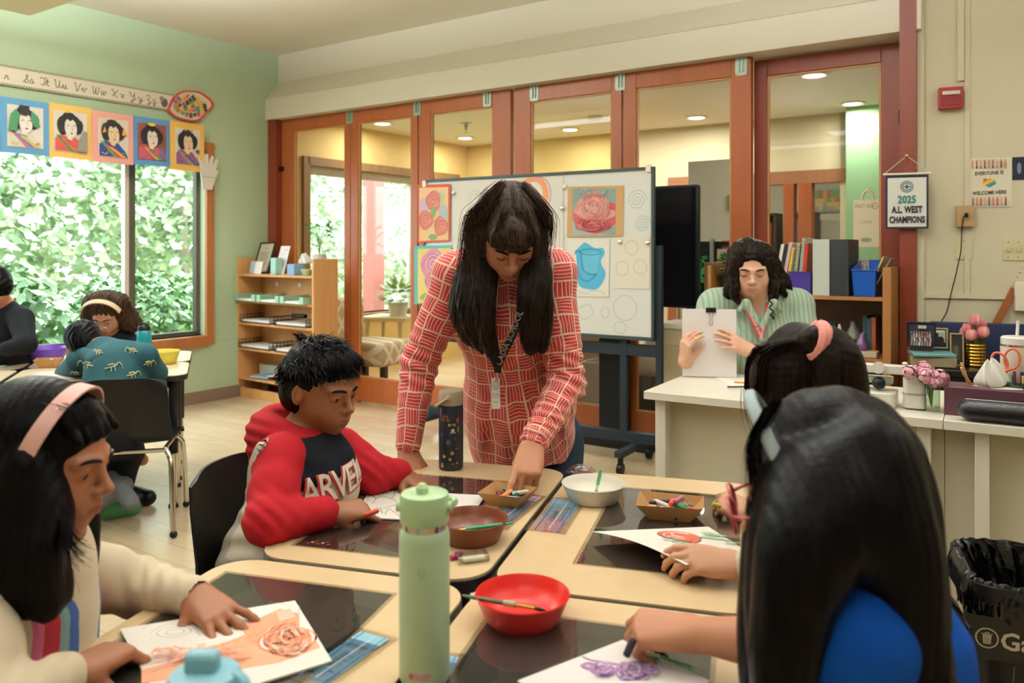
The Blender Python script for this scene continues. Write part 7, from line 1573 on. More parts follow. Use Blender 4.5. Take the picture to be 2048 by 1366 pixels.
# shelving with things in the lobby / far room behind the teacher
m = lob(bw_u(1425,-1.2),-1.25); dsp = thing('display_board','white paper covered display board in the lobby behind the teacher','board',m.translation)
MB().mat(M('board_white','#cfcdbc',.7)).at(m).bx((-.22,0,1.35),(.30,.02,1.98)).build('sheet',dsp); MB().mat(BLACKP).at(m).bx((-.25,.03,.3),(.33,.06,1.34)).build('frame',dsp)
MB().mat(GLOSSP,'#8a4a44').at(m).bx((.06,.0,.95),(.30,.028,1.30)).build('poster',dsp); MB().mat(GLOSSP,'#c8c0b0').at(m).bx((.02,-.005,.85),(.32,.027,1.28)).build('poster_mount',dsp); MB().mat(GLOSSP,'#8a8a60').at(m).bx((.10,-.008,1.58),(.22,-.002,1.70)).build('photo',dsp)
MB().mat(GLOSSP,'#a04a44').at(m).bx((.05,-.012,.92),(.29,-.006,1.20)).build('print',dsp)
MB().mat(METAL).at(m).bx((-.03,-.03,.8),(.0,0,1.36)).build('rail',dsp)
o = m @ Vector((-.14,-.05,1.1)); hp = thing('hanging_garland','bright green leafy garland seen between television and door post','plant',o); mb = MB().mat(LEAFM); rg = np.random.default_rng(31)
for i in range(90):
 v = rg.normal(size=3); c = o + Vector((v[0] * .035,v[1] * .02,v[2] * .07)); mb.color(['#2f9a5a','#4fb46a','#1f7a44'][i % 3]); a = rg.random() * 6.28; dv = Vector((math.cos(a),.3 * math.sin(a),-.6)).normalized(); sd = dv.cross(Vector((0,1,0))).normalized() * .012; k = [mb.V(c),mb.V(c + dv * .025 + sd),mb.V(c + dv * .05),mb.V(c + dv * .025 - sd)]; mb.F(*k)
mb.build('leaves',hp)
boxy('brown_box','small brown box on the shelf end between television and teacher','box',lob(bw_u(1415,-.1),-.35),(0,0,.60),(.16,.2,1.18),M('tan_lobby_wood','#a08458',.6))
m = lob(bw_u(1640,-5.85),-5.88,0); f = lambda a,b: hit(frame(BW(0,-5.87),UXB,UZ),a,b)
(xa,za),(xb,zb_) = f(1629,425),f(1705,374); mm = frame(BW(0,-5.87),UXB,UZ); mb = MB().mat(GLOSSP,'#a9c0c4').at(mm); mb.bx((xa,za,0),(xb,zb_,.01)); d = Draw(mb,.001); d.z = .012; rg = np.random.default_rng(4)
for i in range(7):
 for j in range(4): x = xa + (xb - xa) * (.12 + .11 * i); z = za + (zb_ - za) * (.22 + .17 * j); d.poly([(x - .05,z - .05),(x + .055,z - .045),(x + .05,z + .05),(x - .045,z + .055)],['#c87a6a','#d8b060','#8ab070','#c89aa8','#d8c880'][rg.integers(5)])
tag(mb.build('wall_map'),'pastel coloured wall map in the far room behind the rightmost door','map')
for i,(px0,px1,pt,pbm) in enumerate(((1532,1572,430,520),(1598,1646,428,520))):
 (xa,_),(xb,zt2) = f(px0,480),f(px1,pt); t_ = thing('far_bookcase',['dark bookcase of books in the far room, left of the glazing posts','dark bookcase of books in the far room, below the wall map'][i],'bookcase',mm @ Vector(((xa + xb) / 2,0,.1)),'bookcases in the far room')
 MB().mat(M('dark_walnut','#3f2a20',.6)).at(mm).bx((xa,0,.15),(xa + .04,zt2,.45)).build('side_panel',t_); MB().mat(M('dark_walnut','#3f2a20',.6)).at(mm).bx((xb - .04,0,.15),(xb,zt2,.45)).build('side_panel',t_); MB().mat(M('dark_walnut','#3f2a20',.6)).at(mm).bx((xa,0,.15),(xb,zt2,.17)).build('back_panel',t_)
 for z in (zt2 - .02,zt2 - .42,zt2 - .82): MB().mat(M('dark_walnut','#3f2a20',.6)).at(mm).bx((xa,z,.15),(xb,z + .03,.45)).build('shelf',t_)
 rg = np.random.default_rng(i);
 for z in (zt2 - .39,zt2 - .79):
  x = xa + .05; kk = 0
  while x < xb - .10:
   w_ = .03 + .04 * rg.random(); h_ = .2 + .12 * rg.random(); c = ['#6a7a94','#b84a44','#d0ccc0','#3a4a5a','#a88a7a','#8a3a3c'][rg.integers(6)]
   tag(MB().mat(GLOSSP,c).at(mm).bx((x,z,.2),(x + w_ - .004,z + h_,.42)).build('book'),{'#6a7a94': 'slate blue','#b84a44': 'red','#d0ccc0': 'white','#3a4a5a': 'dark blue','#a88a7a': 'tan','#8a3a3c': 'maroon'}[c] + ' spine, %s on the %s shelf of the %s far room bookcase' % (['first','second','third','fourth','fifth','sixth','seventh','eighth','ninth'][kk],'upper' if z > zt2 - .5 else 'lower','left' if i == 0 else 'right'),'book','books in the far room'); x += w_; kk += 1
# ================================================================ PEOPLE
V3 = lambda *a: np.array(a,float)
def pj(*a): p = P(*a); return np.array(p)
def person(lb,o,group=None): return thing('person',lb,'person',Vector(o),group)
def hframe(o,d,dors): return frame(Vector(o),Vector(d).cross(Vector(dors)),Vector(d))      # y to the knuckles, z out of the back of the hand
def cl_noise(amp,f,seed=0):
 rg = np.random.default_rng(seed); K = rg.normal(0,1,(5,3)) * f; ph = rg.random(5) * 6.28
 def d(X): return amp * sum(np.sin(X @ K[i] + ph[i] + 1.5 * np.sin(X @ K[(i + 1) % 5] * .6)) for i in range(5)) / 3
 return d
def folds(base,lst):                        # lst: (centre, axis along the crease normal, radius, amp, wavelength)
 def d(X):
  r = base(X) if base else 0
  for c,ax,rad,amp,wl in lst:
   q = X - c; w_ = np.exp(-(q ** 2).sum(-1) / rad ** 2); r = r + amp * w_ * np.sin(q @ ax * 6.283 / wl + 2.0 * np.sin(q @ np.roll(ax,1) * 20))
  return r
 return d
def limb_uv(chains,ref=(0,-1,.1)):
 ref = np.array(ref,float); segs = []
 for ci,(pts,rad) in enumerate(chains):
  L = 0
  for a,b in zip(pts,pts[1:]): a,b = np.array(a,float),np.array(b,float); segs.append((a,b,L,ci,rad)); L += np.linalg.norm(b - a)
 def f(co):
  best = np.full(len(co),1e9); out = np.zeros((len(co),3))
  for a,b,L,ci,rad in segs:
   ab = b - a; ln = np.linalg.norm(ab); t = ((co - a) @ ab) / ln ** 2; tc = np.clip(t,0,1); d = np.linalg.norm(co - a - tc[:,None] * ab,axis=1) - rad
   ax = ab / ln; fr = ref - ax * (ref @ ax); fr /= np.linalg.norm(fr); sd = np.cross(ax,fr); q = co - a; ang = np.arctan2(q @ sd,q @ fr)
   m = d < best; best = np.where(m,d,best); out[m] = np.stack([ang * rad * 1.15 + ci * .31,L + np.clip(t,-.5,1.5) * ln,np.full(len(co),ci * 1.0)],1)[m]
  return out
 return f
def cloth(name,c,rough=.85,**kw): return M(name,c,rough,bump=.25,bs=700,spec=.15,**kw)
HAIRB = hair_mat('black_hair','#070607','#161211'); HAIRD = hair_mat('dark_brown_hair','#0e0a08','#2c2019'); HAIRG = hair_mat('greying_brown_hair','#211a15','#5c4b3e',.4); HAIRC = hair_mat('brown_curly_hair','#221812','#56402e')
def hair_cap(b,m,s,up=.018,back=.02,front=.0,side=.014,k=.02,low=-.02):
 Q = lambda x,y,z: xf(m,(x * s,y * s,z * s)); rot = np.array(m.to_3x3())
 b.ell(Q(0,-.020,.036),[(.078 + side) * s,(.096 + back * .6) * s,(.084 + up) * s],rot,k=k * s)
 b.ell(Q(0,-.048,low),[(.070 + side) * s,(.066 + back) * s,.075 * s],rot,k=k * s)
 return Q,rot
SK = skin_mat()
# ---------------------------------------------------------------- standing woman in the red shirt
w_ = person('woman with long dark hair in a red patterned shirt leaning over the table',(.03,2.75,0))
HM = look(P(1019,473,2.20),(.10,-.74,-.66)); s = 1.0
shL,shR = pj(914,548,2.36),pj(1104,545,2.33); elL,elR = pj(838,725,2.36),pj(1133,765,2.29); wrL,wrR = pj(815,900,2.275),pj(1066,888,2.07)
nk = pj(1012,528,2.36); ch = pj(1012,640,2.42); wa_ = pj(1035,790,2.50); hp = pj(1050,880,2.60)
b = Body(); Q = head(b,HM,s,closed=True,jaw=1.0,ears=False)
b.cap(Q(0,-.03,-.06),nk,.050,.058,.03); b.cap(nk,ch,.06,.10,.05); b.cap(ch,wa_,.11,.11,.05); b.cap(wa_,hp,.11,.13,.05)
for sh_,el_,wr_ in ((shL,elL,wrL),(shR,elR,wrR)): b.cap(nk,sh_,.055,.050,.03); b.chain([sh_,el_,wr_],[.046,.036,.024],.02)
kneeL,kneeR = V3(-.02,2.50,.42),V3(.17,2.50,.42); ftL,ftR = V3(-.03,2.78,.06),V3(.18,2.78,.06)
for kn,ft in ((kneeL,ftL),(kneeR,ftR)): b.chain([hp + V3(.0 if kn is kneeL else .06,0,-.02),kn,ft],[.10,.06,.04],.05); b.cap(ft + V3(0,.03,-.03),ft + V3(0,-.16,-.035),.035,.03,.02)
handL = hframe(wrL,pj(822,938,2.245) - wrL,(.10,-.25,1)); hand(b,handL,-1,.98,curl=(38,30,10),thumb=(35,10,5,5),splay=1.6)
hR = hframe(wrR + V3(0,0,-.004),pj(1052,945,1.99) - wrR,(.05,-1,.55)); tipsW = hand(b,hR,1,1.02,curls={'index': (8,12,8),'middle': (38,45,20),'ring': (55,55,30),'pinky': (60,55,30)},thumb=(20,45,25,30),splay=.6)
b.build('body',SK,w_,.0032,color=skin_color('#b27a58','#96504a',HM,s,b.nails)); BW_ = b
hairw = None
brows(HM,s,w_,HAIRD,lash=True)
# shirt
b = Body(); b.cap(nk + V3(0,0,-.01),ch,.078,.125,.05); b.cap(ch,wa_,.140,.150,.06); b.cap(wa_,pj(1042,868,2.56),.152,.172,.05); b.ell(ch + V3(0,-.01,.02),(.175,.105,.12),k=.05); b.ell(wa_ + V3(.0,.0,-.05),(.172,.13,.15),k=.05)
for sh_,el_,wr_,e2 in ((shL,elL,wrL,.8),(shR,elR,wrR,.8)):
 b.cap(nk,sh_,.066,.070,.04); b.chain([sh_,el_],[.064,.054],.03); b.cap(el_,wr_ * .93 + el_ * .07,.055,.038,.02)
b.cap(Q(0,.02,-.08),Q(0,.06,-.16),.05,.03,.02,True)
fr_ = V3(0,-1,0)
b.disp = folds(cl_noise(.0022,16,3),[(elR,V3(.3,0,1),.10,.006,.035),(elL,V3(.2,0,1),.10,.005,.04),(wa_ + V3(.08,-.1,.0),V3(1,0,.4),.16,.007,.06),(wa_ + V3(-.1,-.1,-.1),V3(1,0,.1),.18,.006,.07),(wrR + V3(.02,.05,.05),V3(.2,.3,1),.08,.005,.03)])
g = N('red_block_print'); at = g.n('ShaderNodeAttribute',attribute_name='flat'); sp = g.n('ShaderNodeSeparateXYZ'); g.l(at.outputs['Vector'],sp.inputs[0])
nz = g.n('ShaderNodeTexNoise'); nz.inputs['Scale'].default_value = 9; g.l(at.outputs['Vector'],nz.inputs['Vector']); ns = g.n('ShaderNodeSeparateColor'); g.l(nz.outputs['Color'],ns.inputs[0])
C_ = .049
def warp(o_,n_): return g.math('MULTIPLY_ADD',n_,.030,o_)
u_ = g.math('DIVIDE',warp(sp.outputs[0],ns.outputs[0]),C_); v_ = g.math('DIVIDE',warp(sp.outputs[1],ns.outputs[1]),C_)
fu,fv = g.math('FRACT',u_),g.math('FRACT',v_); cu,cv_ = g.math('FLOOR',u_),g.math('FLOOR',v_)
par = g.math('GREATER_THAN',g.math('ABSOLUTE',g.math('MODULO',g.math('ADD',cu,cv_),2)),.5)
t = g.math('ADD',g.math('MULTIPLY',par,fu),g.math('MULTIPLY',g.math('SUBTRACT',1,par),fv))
st = g.math('PINGPONG',g.math('MULTIPLY',t,5),.5); line = g.math('LESS_THAN',st,.11)
ed = g.math('MINIMUM',g.math('PINGPONG',u_,.5),g.math('PINGPONG',v_,.5)); edge = g.math('LESS_THAN',ed,.055)
fac = g.math('MAXIMUM',line,edge); redn = g.noise(at.outputs['Vector'],30,3)
g.color(g.mix(fac,g.ramp(redn,[(.3,'#a81c33'),(.7,'#cf3a3a')]),lin('#dcb99a'))); g.set(rough=.75,sheen=.2); g.bump(g.noise(g.coord('Object'),800,2),.1,.001)
zhem = P(1040,935,2.45).z
def cutw(c): return (c[:,2] < zhem + .012 * np.sin(c[:,0] * 14)) & (c[:,0] > -.2)
b.build('shirt',g.m,w_,.0045,uv=limb_uv([([nk,ch,wa_,hp],.13),([shL,elL,wrL],.05),([shR,elR,wrR],.05)],(0,-1,.2)),cut=cutw)
for wr_,el_ in ((wrL,elL),(wrR,elR)):
 d_ = (el_ - wr_) / np.linalg.norm(el_ - wr_); c = Body().cap(wr_ + d_ * .012,wr_ + d_ * .060,.036,.040); c.build('cuff',g.m,w_,.004,uv=limb_uv([([wr_,el_],.04)]),cut=lambda q,wr_=wr_,d_=d_: ((q - wr_) @ d_ < .006))
b = Body(); b.ell(hp + V3(.02,0,.0),(.165,.12,.13),k=.04)
for kn,ft in ((kneeL,ftL),(kneeR,ftR)): b.chain([hp + V3(.0 if kn is kneeL else .06,0,-.02),kn,ft + V3(0,0,.03)],[.115,.072,.055],.05)
b.disp = cl_noise(.002,20,5); b.build('jeans',cloth('dark_denim','#2c3b48'),w_,.008)
for ft in (ftL,ftR): Body().cap(ft + V3(0,.04,-.015),ft + V3(0,-.17,-.022),.044,.038).build('shoe',BLACKP,w_,.008,cut=lambda q: q[:,2] < -.01)
# hair: crown, fringe and two long falls
b = Body(); Qh,rt = hair_cap(b,HM,s,.010,.016,side=.008)
b.ell(Q(0,-.070,.060),(.058,.050,.050),rt,k=.03); b.ell(Q(0,-.045,.088),(.062,.060,.044),rt,k=.03)
b.ell(Q(0,.105,-.075),(.058,.085,.085),rt,k=.012,sub=True)
b.ell(Q(0,.060,.062),(.060,.040,.040),rt,k=.02)
for x in (-.05,-.03,-.01,.01,.03,.05): b.cap(Q(x,.075,.068),Q(x * 1.1,.098 - abs(x) * .5,.028 + abs(x) * .1),.014,.008,.012)
fallL = [[pj(962,510,2.25),pj(938,575,2.20),pj(938,640,2.17),pj(965,700,2.18)],[pj(972,520,2.22),pj(966,590,2.17),pj(975,660,2.15),pj(992,728,2.17)],[pj(950,520,2.30),pj(922,590,2.25),pj(925,650,2.22),pj(950,690,2.2)]]
fallR = [[pj(1074,515,2.22),pj(1080,570,2.17),pj(1088,640,2.15),pj(1085,700,2.16)],[pj(1072,530,2.19),pj(1060,600,2.14),pj(1055,660,2.14),pj(1062,705,2.16)]]
fb = Body()
for c_ in fallL + fallR:
 c2 = catmull(c_,3); fb.chain([np.array(q) for q in c2],[max(.008,.033 - .0032 * max(0,i - 2)) for i in range(len(c2))],.02)
for q_,c_ in [(0,x) for x in fallL] + [(1,x) for x in fallR]: b.cap(min((Q(.072,-.01,.02),Q(-.072,-.01,.02)),key=lambda z: np.linalg.norm(z - np.array(c_[0]))),c_[0],.032,.030,.02)
hd = lambda X: .0010 * np.sin(X[...,0] * 420 + 6 * np.sin(X[...,2] * 14) + 3 * np.sin(X[...,1] * 30)) + .0015 * np.sin(X[...,0] * 110 + 4 * np.sin(X[...,2] * 9))
b.disp = hd; b.build('hair',HAIRG,w_,.0038); fb.disp = hd; fb.build('hair_length',HAIRD,w_,.004)
mb = MB().mat(HAIRG); ext = [[q for q in g_] for g_ in fallL]; top = [Q(0,-.09,.09)]
gl_ = [[Q(x * .5,-.05,.135),Q(x * 1.6,.01,.10),Q(x * 2.0,.0,.03)] + c_[1:] for x,c_ in ((-.05,fallL[1]),(-.055,fallL[0]),(-.05,fallL[2]))] if HM.to_3x3().col[0].x > 0 else [[Q(-x * .5,-.05,.135),Q(-x * 1.6,.01,.10),Q(-x * 2.0,.0,.03)] + c_[1:] for x,c_ in ((-.05,fallL[1]),(-.055,fallL[0]),(-.05,fallL[2]))]
strands(mb,gl_,260,.018,.0009,seed=2,wave=.006,wf=9)
sx = 1 if HM.to_3x3().col[0].x > 0 else -1
gr_ = [[Q(sx * .03,-.05,.135),Q(sx * .085,.01,.09),Q(sx * .098,.0,.02)] + c_[1:] for c_ in fallR]; strands(mb,gr_,200,.016,.0009,seed=4,wave=.005,wf=9)
mb.build('hair_strands',w_); mb = MB().mat(HAIRG)
fg = [[Q(x * .6,.035,.115),Q(x,.088,.075),Q(x * 1.12,.105 - abs(x) * .5,.030)] for x in np.linspace(-.062,.062,9)]; strands(mb,fg,300,.003,.0008,seed=5,jit=.12)
cr = [[Q(x,.03 - abs(x) * .3,.124 - abs(x) * .5),Q(x * 1.05,-.05,.135 - abs(x) * .5),Q(x * .6,-.12,.085)] for x in np.linspace(-.08,.08,7)]; strands(mb,cr,260,.004,.0008,seed=6)
mb.build('hair_strands',w_)
# lanyard and badge
mb = MB().mat(M('black_lanyard','#1a1917',.7)); lp = [pj(1078,500,2.235),pj(1060,580,2.15),pj(1035,650,2.13),pj(1000,722,2.20),pj(995,745,2.22)]
def ribbon(mb,pts,wd,side=(1,0,0),th=.0012,face=None):
 P_ = catmull(pts,6)
 for a,c in zip(P_,P_[1:]):
  t = (c - a).normalized(); n_ = Vector(face or (0,-1,.2)); s_ = t.cross(n_).normalized() * wd / 2; n_ = s_.cross(t).normalized() * th
  q = [a - s_ - n_,a + s_ - n_,a + s_ + n_,a - s_ + n_,c - s_ - n_,c + s_ - n_,c + s_ + n_,c - s_ + n_]; k = [mb.V(p) for p in q]
  for f_ in ((0,1,5,4),(1,2,6,5),(2,3,7,6),(3,0,4,7)): mb.F(*[k[i] for i in f_])
 return P_
ly = thing('lanyard','black lanyard with school lettering and a white badge hanging from the woman\'s neck','lanyard',pj(1000,800,2.25)); ribbon(mb,lp,.020); mb.build('strap',ly)
def text_on(parent,t,a,c,size,colr,face=(0,-1,.2),off=.0035,bold=.01):
 a,c = Vector(a),Vector(c); x = (c - a).normalized(); n_ = Vector(face); y = n_.cross(x).normalized(); n_ = x.cross(y); me = text_mesh(t,size,bold=bold * size); m = Matrix((x,y,n_)).transposed().to_4x4(); m.translation = (a + c) / 2 + n_ * off
 mb = MB().mat(GLOSSP,colr); mb.mesh(me,m); return mb.build('lettering',parent)
text_on(ly,'CADIA SCHOOL',pj(1003,716,2.165),pj(1040,628,2.115),.0235,'#8f8c80',off=.016)
MB().mat(METAL).tube([pj(995,745,2.22),pj(993,762,2.225)],.004,8).build('clip',ly)
bm = frame(Vector(pj(984,818,2.235)),(1,-.1,.04),(.06,.1,1)); mb = MB().mat(PAPER,'#dcd8d0').at(bm); mb.bx((0,0,0),(.024,.086,.002)); d = Draw(mb,.0003); d.z = .0024
d.ring(.012,.064,.0085,.011,.0012,'#3a4a48'); d.ring(.012,.062,.003,.004,.001,'#3a4a48'); d.text('CASCADIA',.012,.040,.0050,'#5a5a58'); d.text('SCHOOL',.012,.033,.0050,'#5a5a58'); d.rect(.006,.018,.018,.020,'#8a8884'); mb.build('badge',ly)
# shirt placket
# ---------------------------------------------------------------- seated teacher in green
t_ = person('seated woman with dark curly hair in a sage shirt holding up a stack of papers',(1.08,3.75,0))
HM = look(P(1499,538,3.55),(-.14,-.93,-.24)); s = 1.05; b = Body(); Q = head(b,HM,s,closed=True,jaw=1.22)
nk = pj(1512,592,3.60); ch = pj(1512,680,3.66); be = pj(1515,800,3.70); shL,shR = pj(1432,612,3.64),pj(1592,612,3.66); elL,elR = pj(1398,745,3.58),pj(1612,735,3.56); wrL,wrR = pj(1370,722,3.37),pj(1504,704,3.33)
b.cap(Q(0,-.02,-.06),nk,.062,.068,.03); b.ell(Q(0,.035,-.085),(.055,.045,.03),k=.03); b.cap(nk,ch,.07,.13,.06); b.ell(ch,(.19,.13,.16),k=.05); b.cap(ch,be,.16,.17,.06)
for a,e,w2 in ((shL,elL,wrL),(shR,elR,wrR)): b.cap(nk,a,.06,.072,.04); b.chain([a,e,w2],[.070,.052,.029],.02)
b.chain([be + V3(-.10,0,-.05),be + V3(-.12,-.30,-.06),be + V3(-.12,-.30,-.45)],[.10,.08,.05],.05); b.chain([be + V3(.10,0,-.05),be + V3(.12,-.30,-.06),be + V3(.12,-.30,-.45)],[.10,.08,.05],.05)
hl = hframe(wrL,pj(1372,690,3.335) - wrL,(-.8,-.45,.1)); hand(b,hl,1,.95,curl=(40,38,18),thumb=(10,50,10,10),splay=1.3)
hr = hframe(wrR,pj(1468,684,3.315) - wrR,(.15,-.9,.45)); hand(b,hr,1,.95,curl=(12,14,12),thumb=(25,60,10,10),splay=1.5)
b.build('body',SK,t_,.0042,color=skin_color('#d3a488','#b87468',HM,s,b.nails)); brows(HM,s,t_,HAIRD,lash=True)
b = Body(); b.cap(nk + V3(0,.01,-.02),ch,.08,.15,.05); b.ell(ch,(.205,.150,.17),k=.05); b.cap(ch,be,.175,.19,.06)
for a,e in ((shL,elL),(shR,elR)): b.cap(nk + V3(0,0,-.01),a,.072,.080,.04); b.cap(a,a * .62 + e * .38,.080,.082,.02)
b.cap(Q(0,.03,-.10),pj(1520,650,3.48),.058,.012,.02,True); b.disp = folds(cl_noise(.002,14,6),[(ch + V3(-.1,-.1,0),V3(1,0,.5),.12,.005,.05)])
g = N('sage_ribbed_cotton'); sp = g.n('ShaderNodeSeparateXYZ'); g.l(g.coord('Object'),sp.inputs[0]); st = g.math('PINGPONG',g.math('MULTIPLY',sp.outputs[0],95),1)
g.color(g.mix(g.math('GREATER_THAN',st,.6),lin('#9aaa93'),lin('#7f957f'))); g.bump(st,.5,.002); g.set(rough=.85,sheen=.2)
b.build('shirt',g.m,t_,.006)
for x0,x1 in (((1492,606),(1520,655)),((1548,606),(1524,655))):   # collar flaps
 a,c = pj(*x0,3.49),pj(*x1,3.47); Body().cap(a,c,.018,.012).cap(a,pj(x0[0] + (-12 if x0[0] < 1510 else 12),620,3.50),.016,.014).build('collar',g.m,t_,.005)
b = Body(); Qh,rt = hair_cap(b,HM,s,.010,.02,side=.012); b.ell(Q(0,.112,-.036),(.074,.080,.112),rt,k=.010,sub=True)
hx = 1 if HM.to_3x3().col[0].x > 0 else -1
locks = []
for px0,py0,px1,py1,px2,py2,yy in ((1468,505,1460,560,1456,595,3.56),(1476,495,1468,560,1474,605,3.50),(1480,500,1470,555,1462,590,3.60),(1534,500,1556,560,1568,590,3.56),(1528,498,1545,560,1548,606,3.50),(1534,505,1566,555,1578,580,3.62),(1500,500,1520,560,1530,590,3.72),(1536,510,1560,560,1560,600,3.66)):
 c_ = [pj(px0,py0,yy),pj(px1,py1,yy),pj(px2,py2,yy)]; locks.append(c_); c2 = catmull(c_,4); b.chain([np.array(q) + V3(.006 * math.sin(i * 1.8),.006 * math.cos(i * 1.8),0) for i,q in enumerate(c2)],[.028 - .0020 * i for i in range(len(c2))],.02)
b.disp = lambda X: .0035 * np.sin(X[...,2] * 130 + 3 * np.sin(X[...,0] * 70)) * np.sin(X[...,0] * 150 + 2 * np.sin(X[...,2] * 60)); b.build('hair',HAIRD,t_,.005)
mb = MB().mat(HAIRD); strands(mb,[l_ for l_ in locks[:3]],70,.012,.0012,seed=11,wave=.008,wf=40,taper=False,jit=.2); strands(mb,[l_ for l_ in locks[3:6]],90,.012,.0012,seed=12,wave=.008,wf=40,taper=False,jit=.2)
lk = [pj(1540,590,3.44),pj(1542,615,3.43),pj(1545,638,3.43)]; mb.tube([Vector(q) + Vector((.007 * math.sin(i * 1.1),.004 * math.cos(i * 1.1),0)) for i,q in enumerate(catmull(lk,10))],.0035,6)
for x_ in np.linspace(-.07,.07,5): pass
mb.build('hair_strands',t_)
ly = thing('lanyard','red lanyard with white lettering round the seated teacher\'s neck','lanyard',pj(1520,670,3.48)); mb = MB().mat(M('red_lanyard','#b8352f',.6))
ribbon(mb,[pj(1484,592,3.53),pj(1494,616,3.485),pj(1508,645,3.465),pj(1520,674,3.455)],.022); ribbon(mb,[pj(1538,595,3.53),pj(1534,622,3.49),pj(1528,650,3.468),pj(1521,674,3.455)],.022); mb.build('strap',ly)
text_on(ly,'CASCADIA SCHOOL',pj(1503,634,3.468),pj(1519,668,3.452),.016,'#d8cfc4',off=.004); text_on(ly,'CASCADIA SCHOOL',pj(1523,670,3.450),pj(1533,628,3.484),.016,'#d8cfc4',off=.004)
wt = thing('wrist_watch','black smart watch on the seated teacher\'s wrist','watch',wrR); dw = Vector(elR - wrR).normalized(); MB().mat(BLACKP).tube([Vector(wrR) + dw * .004,Vector(wrR) + dw * .026],.0345,20).build('band',wt)
MB().mat(M('watch_glass','#1a2430',.1)).at(frame(Vector(wrR) + dw * .015,dw,Vector((0,0,1)))).box((0,.0,.033) if frame(Vector(wrR),dw,Vector((0,0,1))).col[2].y < 0 else (0,0,-.033),(.032,.036,.008)).build('dial',wt,bevel=.004)
rg_ = thing('finger_ring','thin gold ring on the seated teacher\'s hand','ring',pj(1467,687,3.33)); MB().mat(GOLD).tube([Vector(pj(1467,689,3.336)) + Vector((.0,.0095 * math.cos(a),.0095 * math.sin(a))) for a in np.linspace(0,6.283,17)],.0012,6,caps=False).build('band',rg_)
# papers in her hands
sm = frame(P(1366,753,3.375),P(1472,756,3.33) - P(1366,753,3.375),UZ + Vector((0,-.02,0))); ps = thing('paper_stack','clipped stack of white papers standing on the desk in the teacher\'s hands','papers',sm.translation); W_ = (P(1472,756,3.33) - P(1366,753,3.375)).length
mb = MB().mat(PAPER,'#e2dad6').at(sm)
for i in range(6): o_ = .0016 * i; dx = .003 * math.sin(i * 2.1); mb.bx((dx,.0 + .002 * (i % 2),-.011 + o_),(W_ + dx,.283 + .002 * math.cos(i * 1.7),-.0096 + o_))
mb.build('sheets',ps)
MB().mat(BLACKP).at(sm).bx((W_ * .44,.272,-.015),(W_ * .63,.292,.004)).build('binder_clip',ps,bevel=.002)
mb = MB().mat(CHROME).at(sm); mb.tube(catmull([(W_ * .50,.274,.004),(W_ * .515,.245,.006),(W_ * .50,.222,.005),(W_ * .56,.222,.005),(W_ * .55,.245,.006),(W_ * .575,.274,.004)],4),.0012,6); mb.build('clip_wire',ps)
# ---------------------------------------------------------------- boy in the red hoodie
t_ = person('boy with short black hair in a red, navy and grey hoodie drawing at the table',(-.72,1.92,0))
HM = look(P(642,778,1.95),(.86,-.47,-.17)); s = .93; b = Body(); Q = head(b,HM,s,jaw=1.0,lid=.001)
nk = pj(612,872,1.98); ch = pj(612,960,1.94); be = pj(575,1085,1.92); shN,shF = pj(562,925,1.84),pj(676,905,2.07); elN,elF = pj(534,1043,1.70),pj(745,950,2.02); wrN,wrF = pj(664,1026,1.775),pj(806,948,2.06)
b.cap(Q(0,-.02,-.06),nk,.042,.048,.03); b.cap(nk,ch,.05,.085,.05); b.cap(ch,be,.09,.10,.06); b.ell(be + V3(-.03,0,-.06),(.13,.13,.09),k=.05)
for a,e,w2 in ((shN,elN,wrN),(shF,elF,wrF)): b.cap(nk,a,.045,.045,.03); b.chain([a,e,w2],[.042,.034,.021],.02)
for dy in (-.09,.09): b.chain([be + V3(0,dy,-.06),be + V3(.30,dy,-.08),be + V3(.30,dy,-.40)],[.075,.055,.04],.04); b.cap(be + V3(.28,dy,-.46),be + V3(.40,dy,-.47),.032,.026,.02)
hn = hframe(wrN,pj(712,1020,1.80) - wrN,(-.1,-.55,.9)); hand(b,hn,1,.80,curls={'index': (30,35,20),'middle': (48,42,20),'ring': (55,48,22),'pinky': (55,45,20)},thumb=(32,35,5,10),splay=1.0)
hf = hframe(wrF,pj(845,975,2.02) - wrF,(.1,.0,1)); hand(b,hf,1,.80,curl=(15,15,10),thumb=(40,15,10,10))
b.build('body',SK,t_,.0026,color=skin_color('#8d5a3a','#7c3f36',HM,s,b.nails)); eyes(HM,s,t_,gaze=(10,-22)); brows(HM,s,t_,HAIRB,.001,1.1)
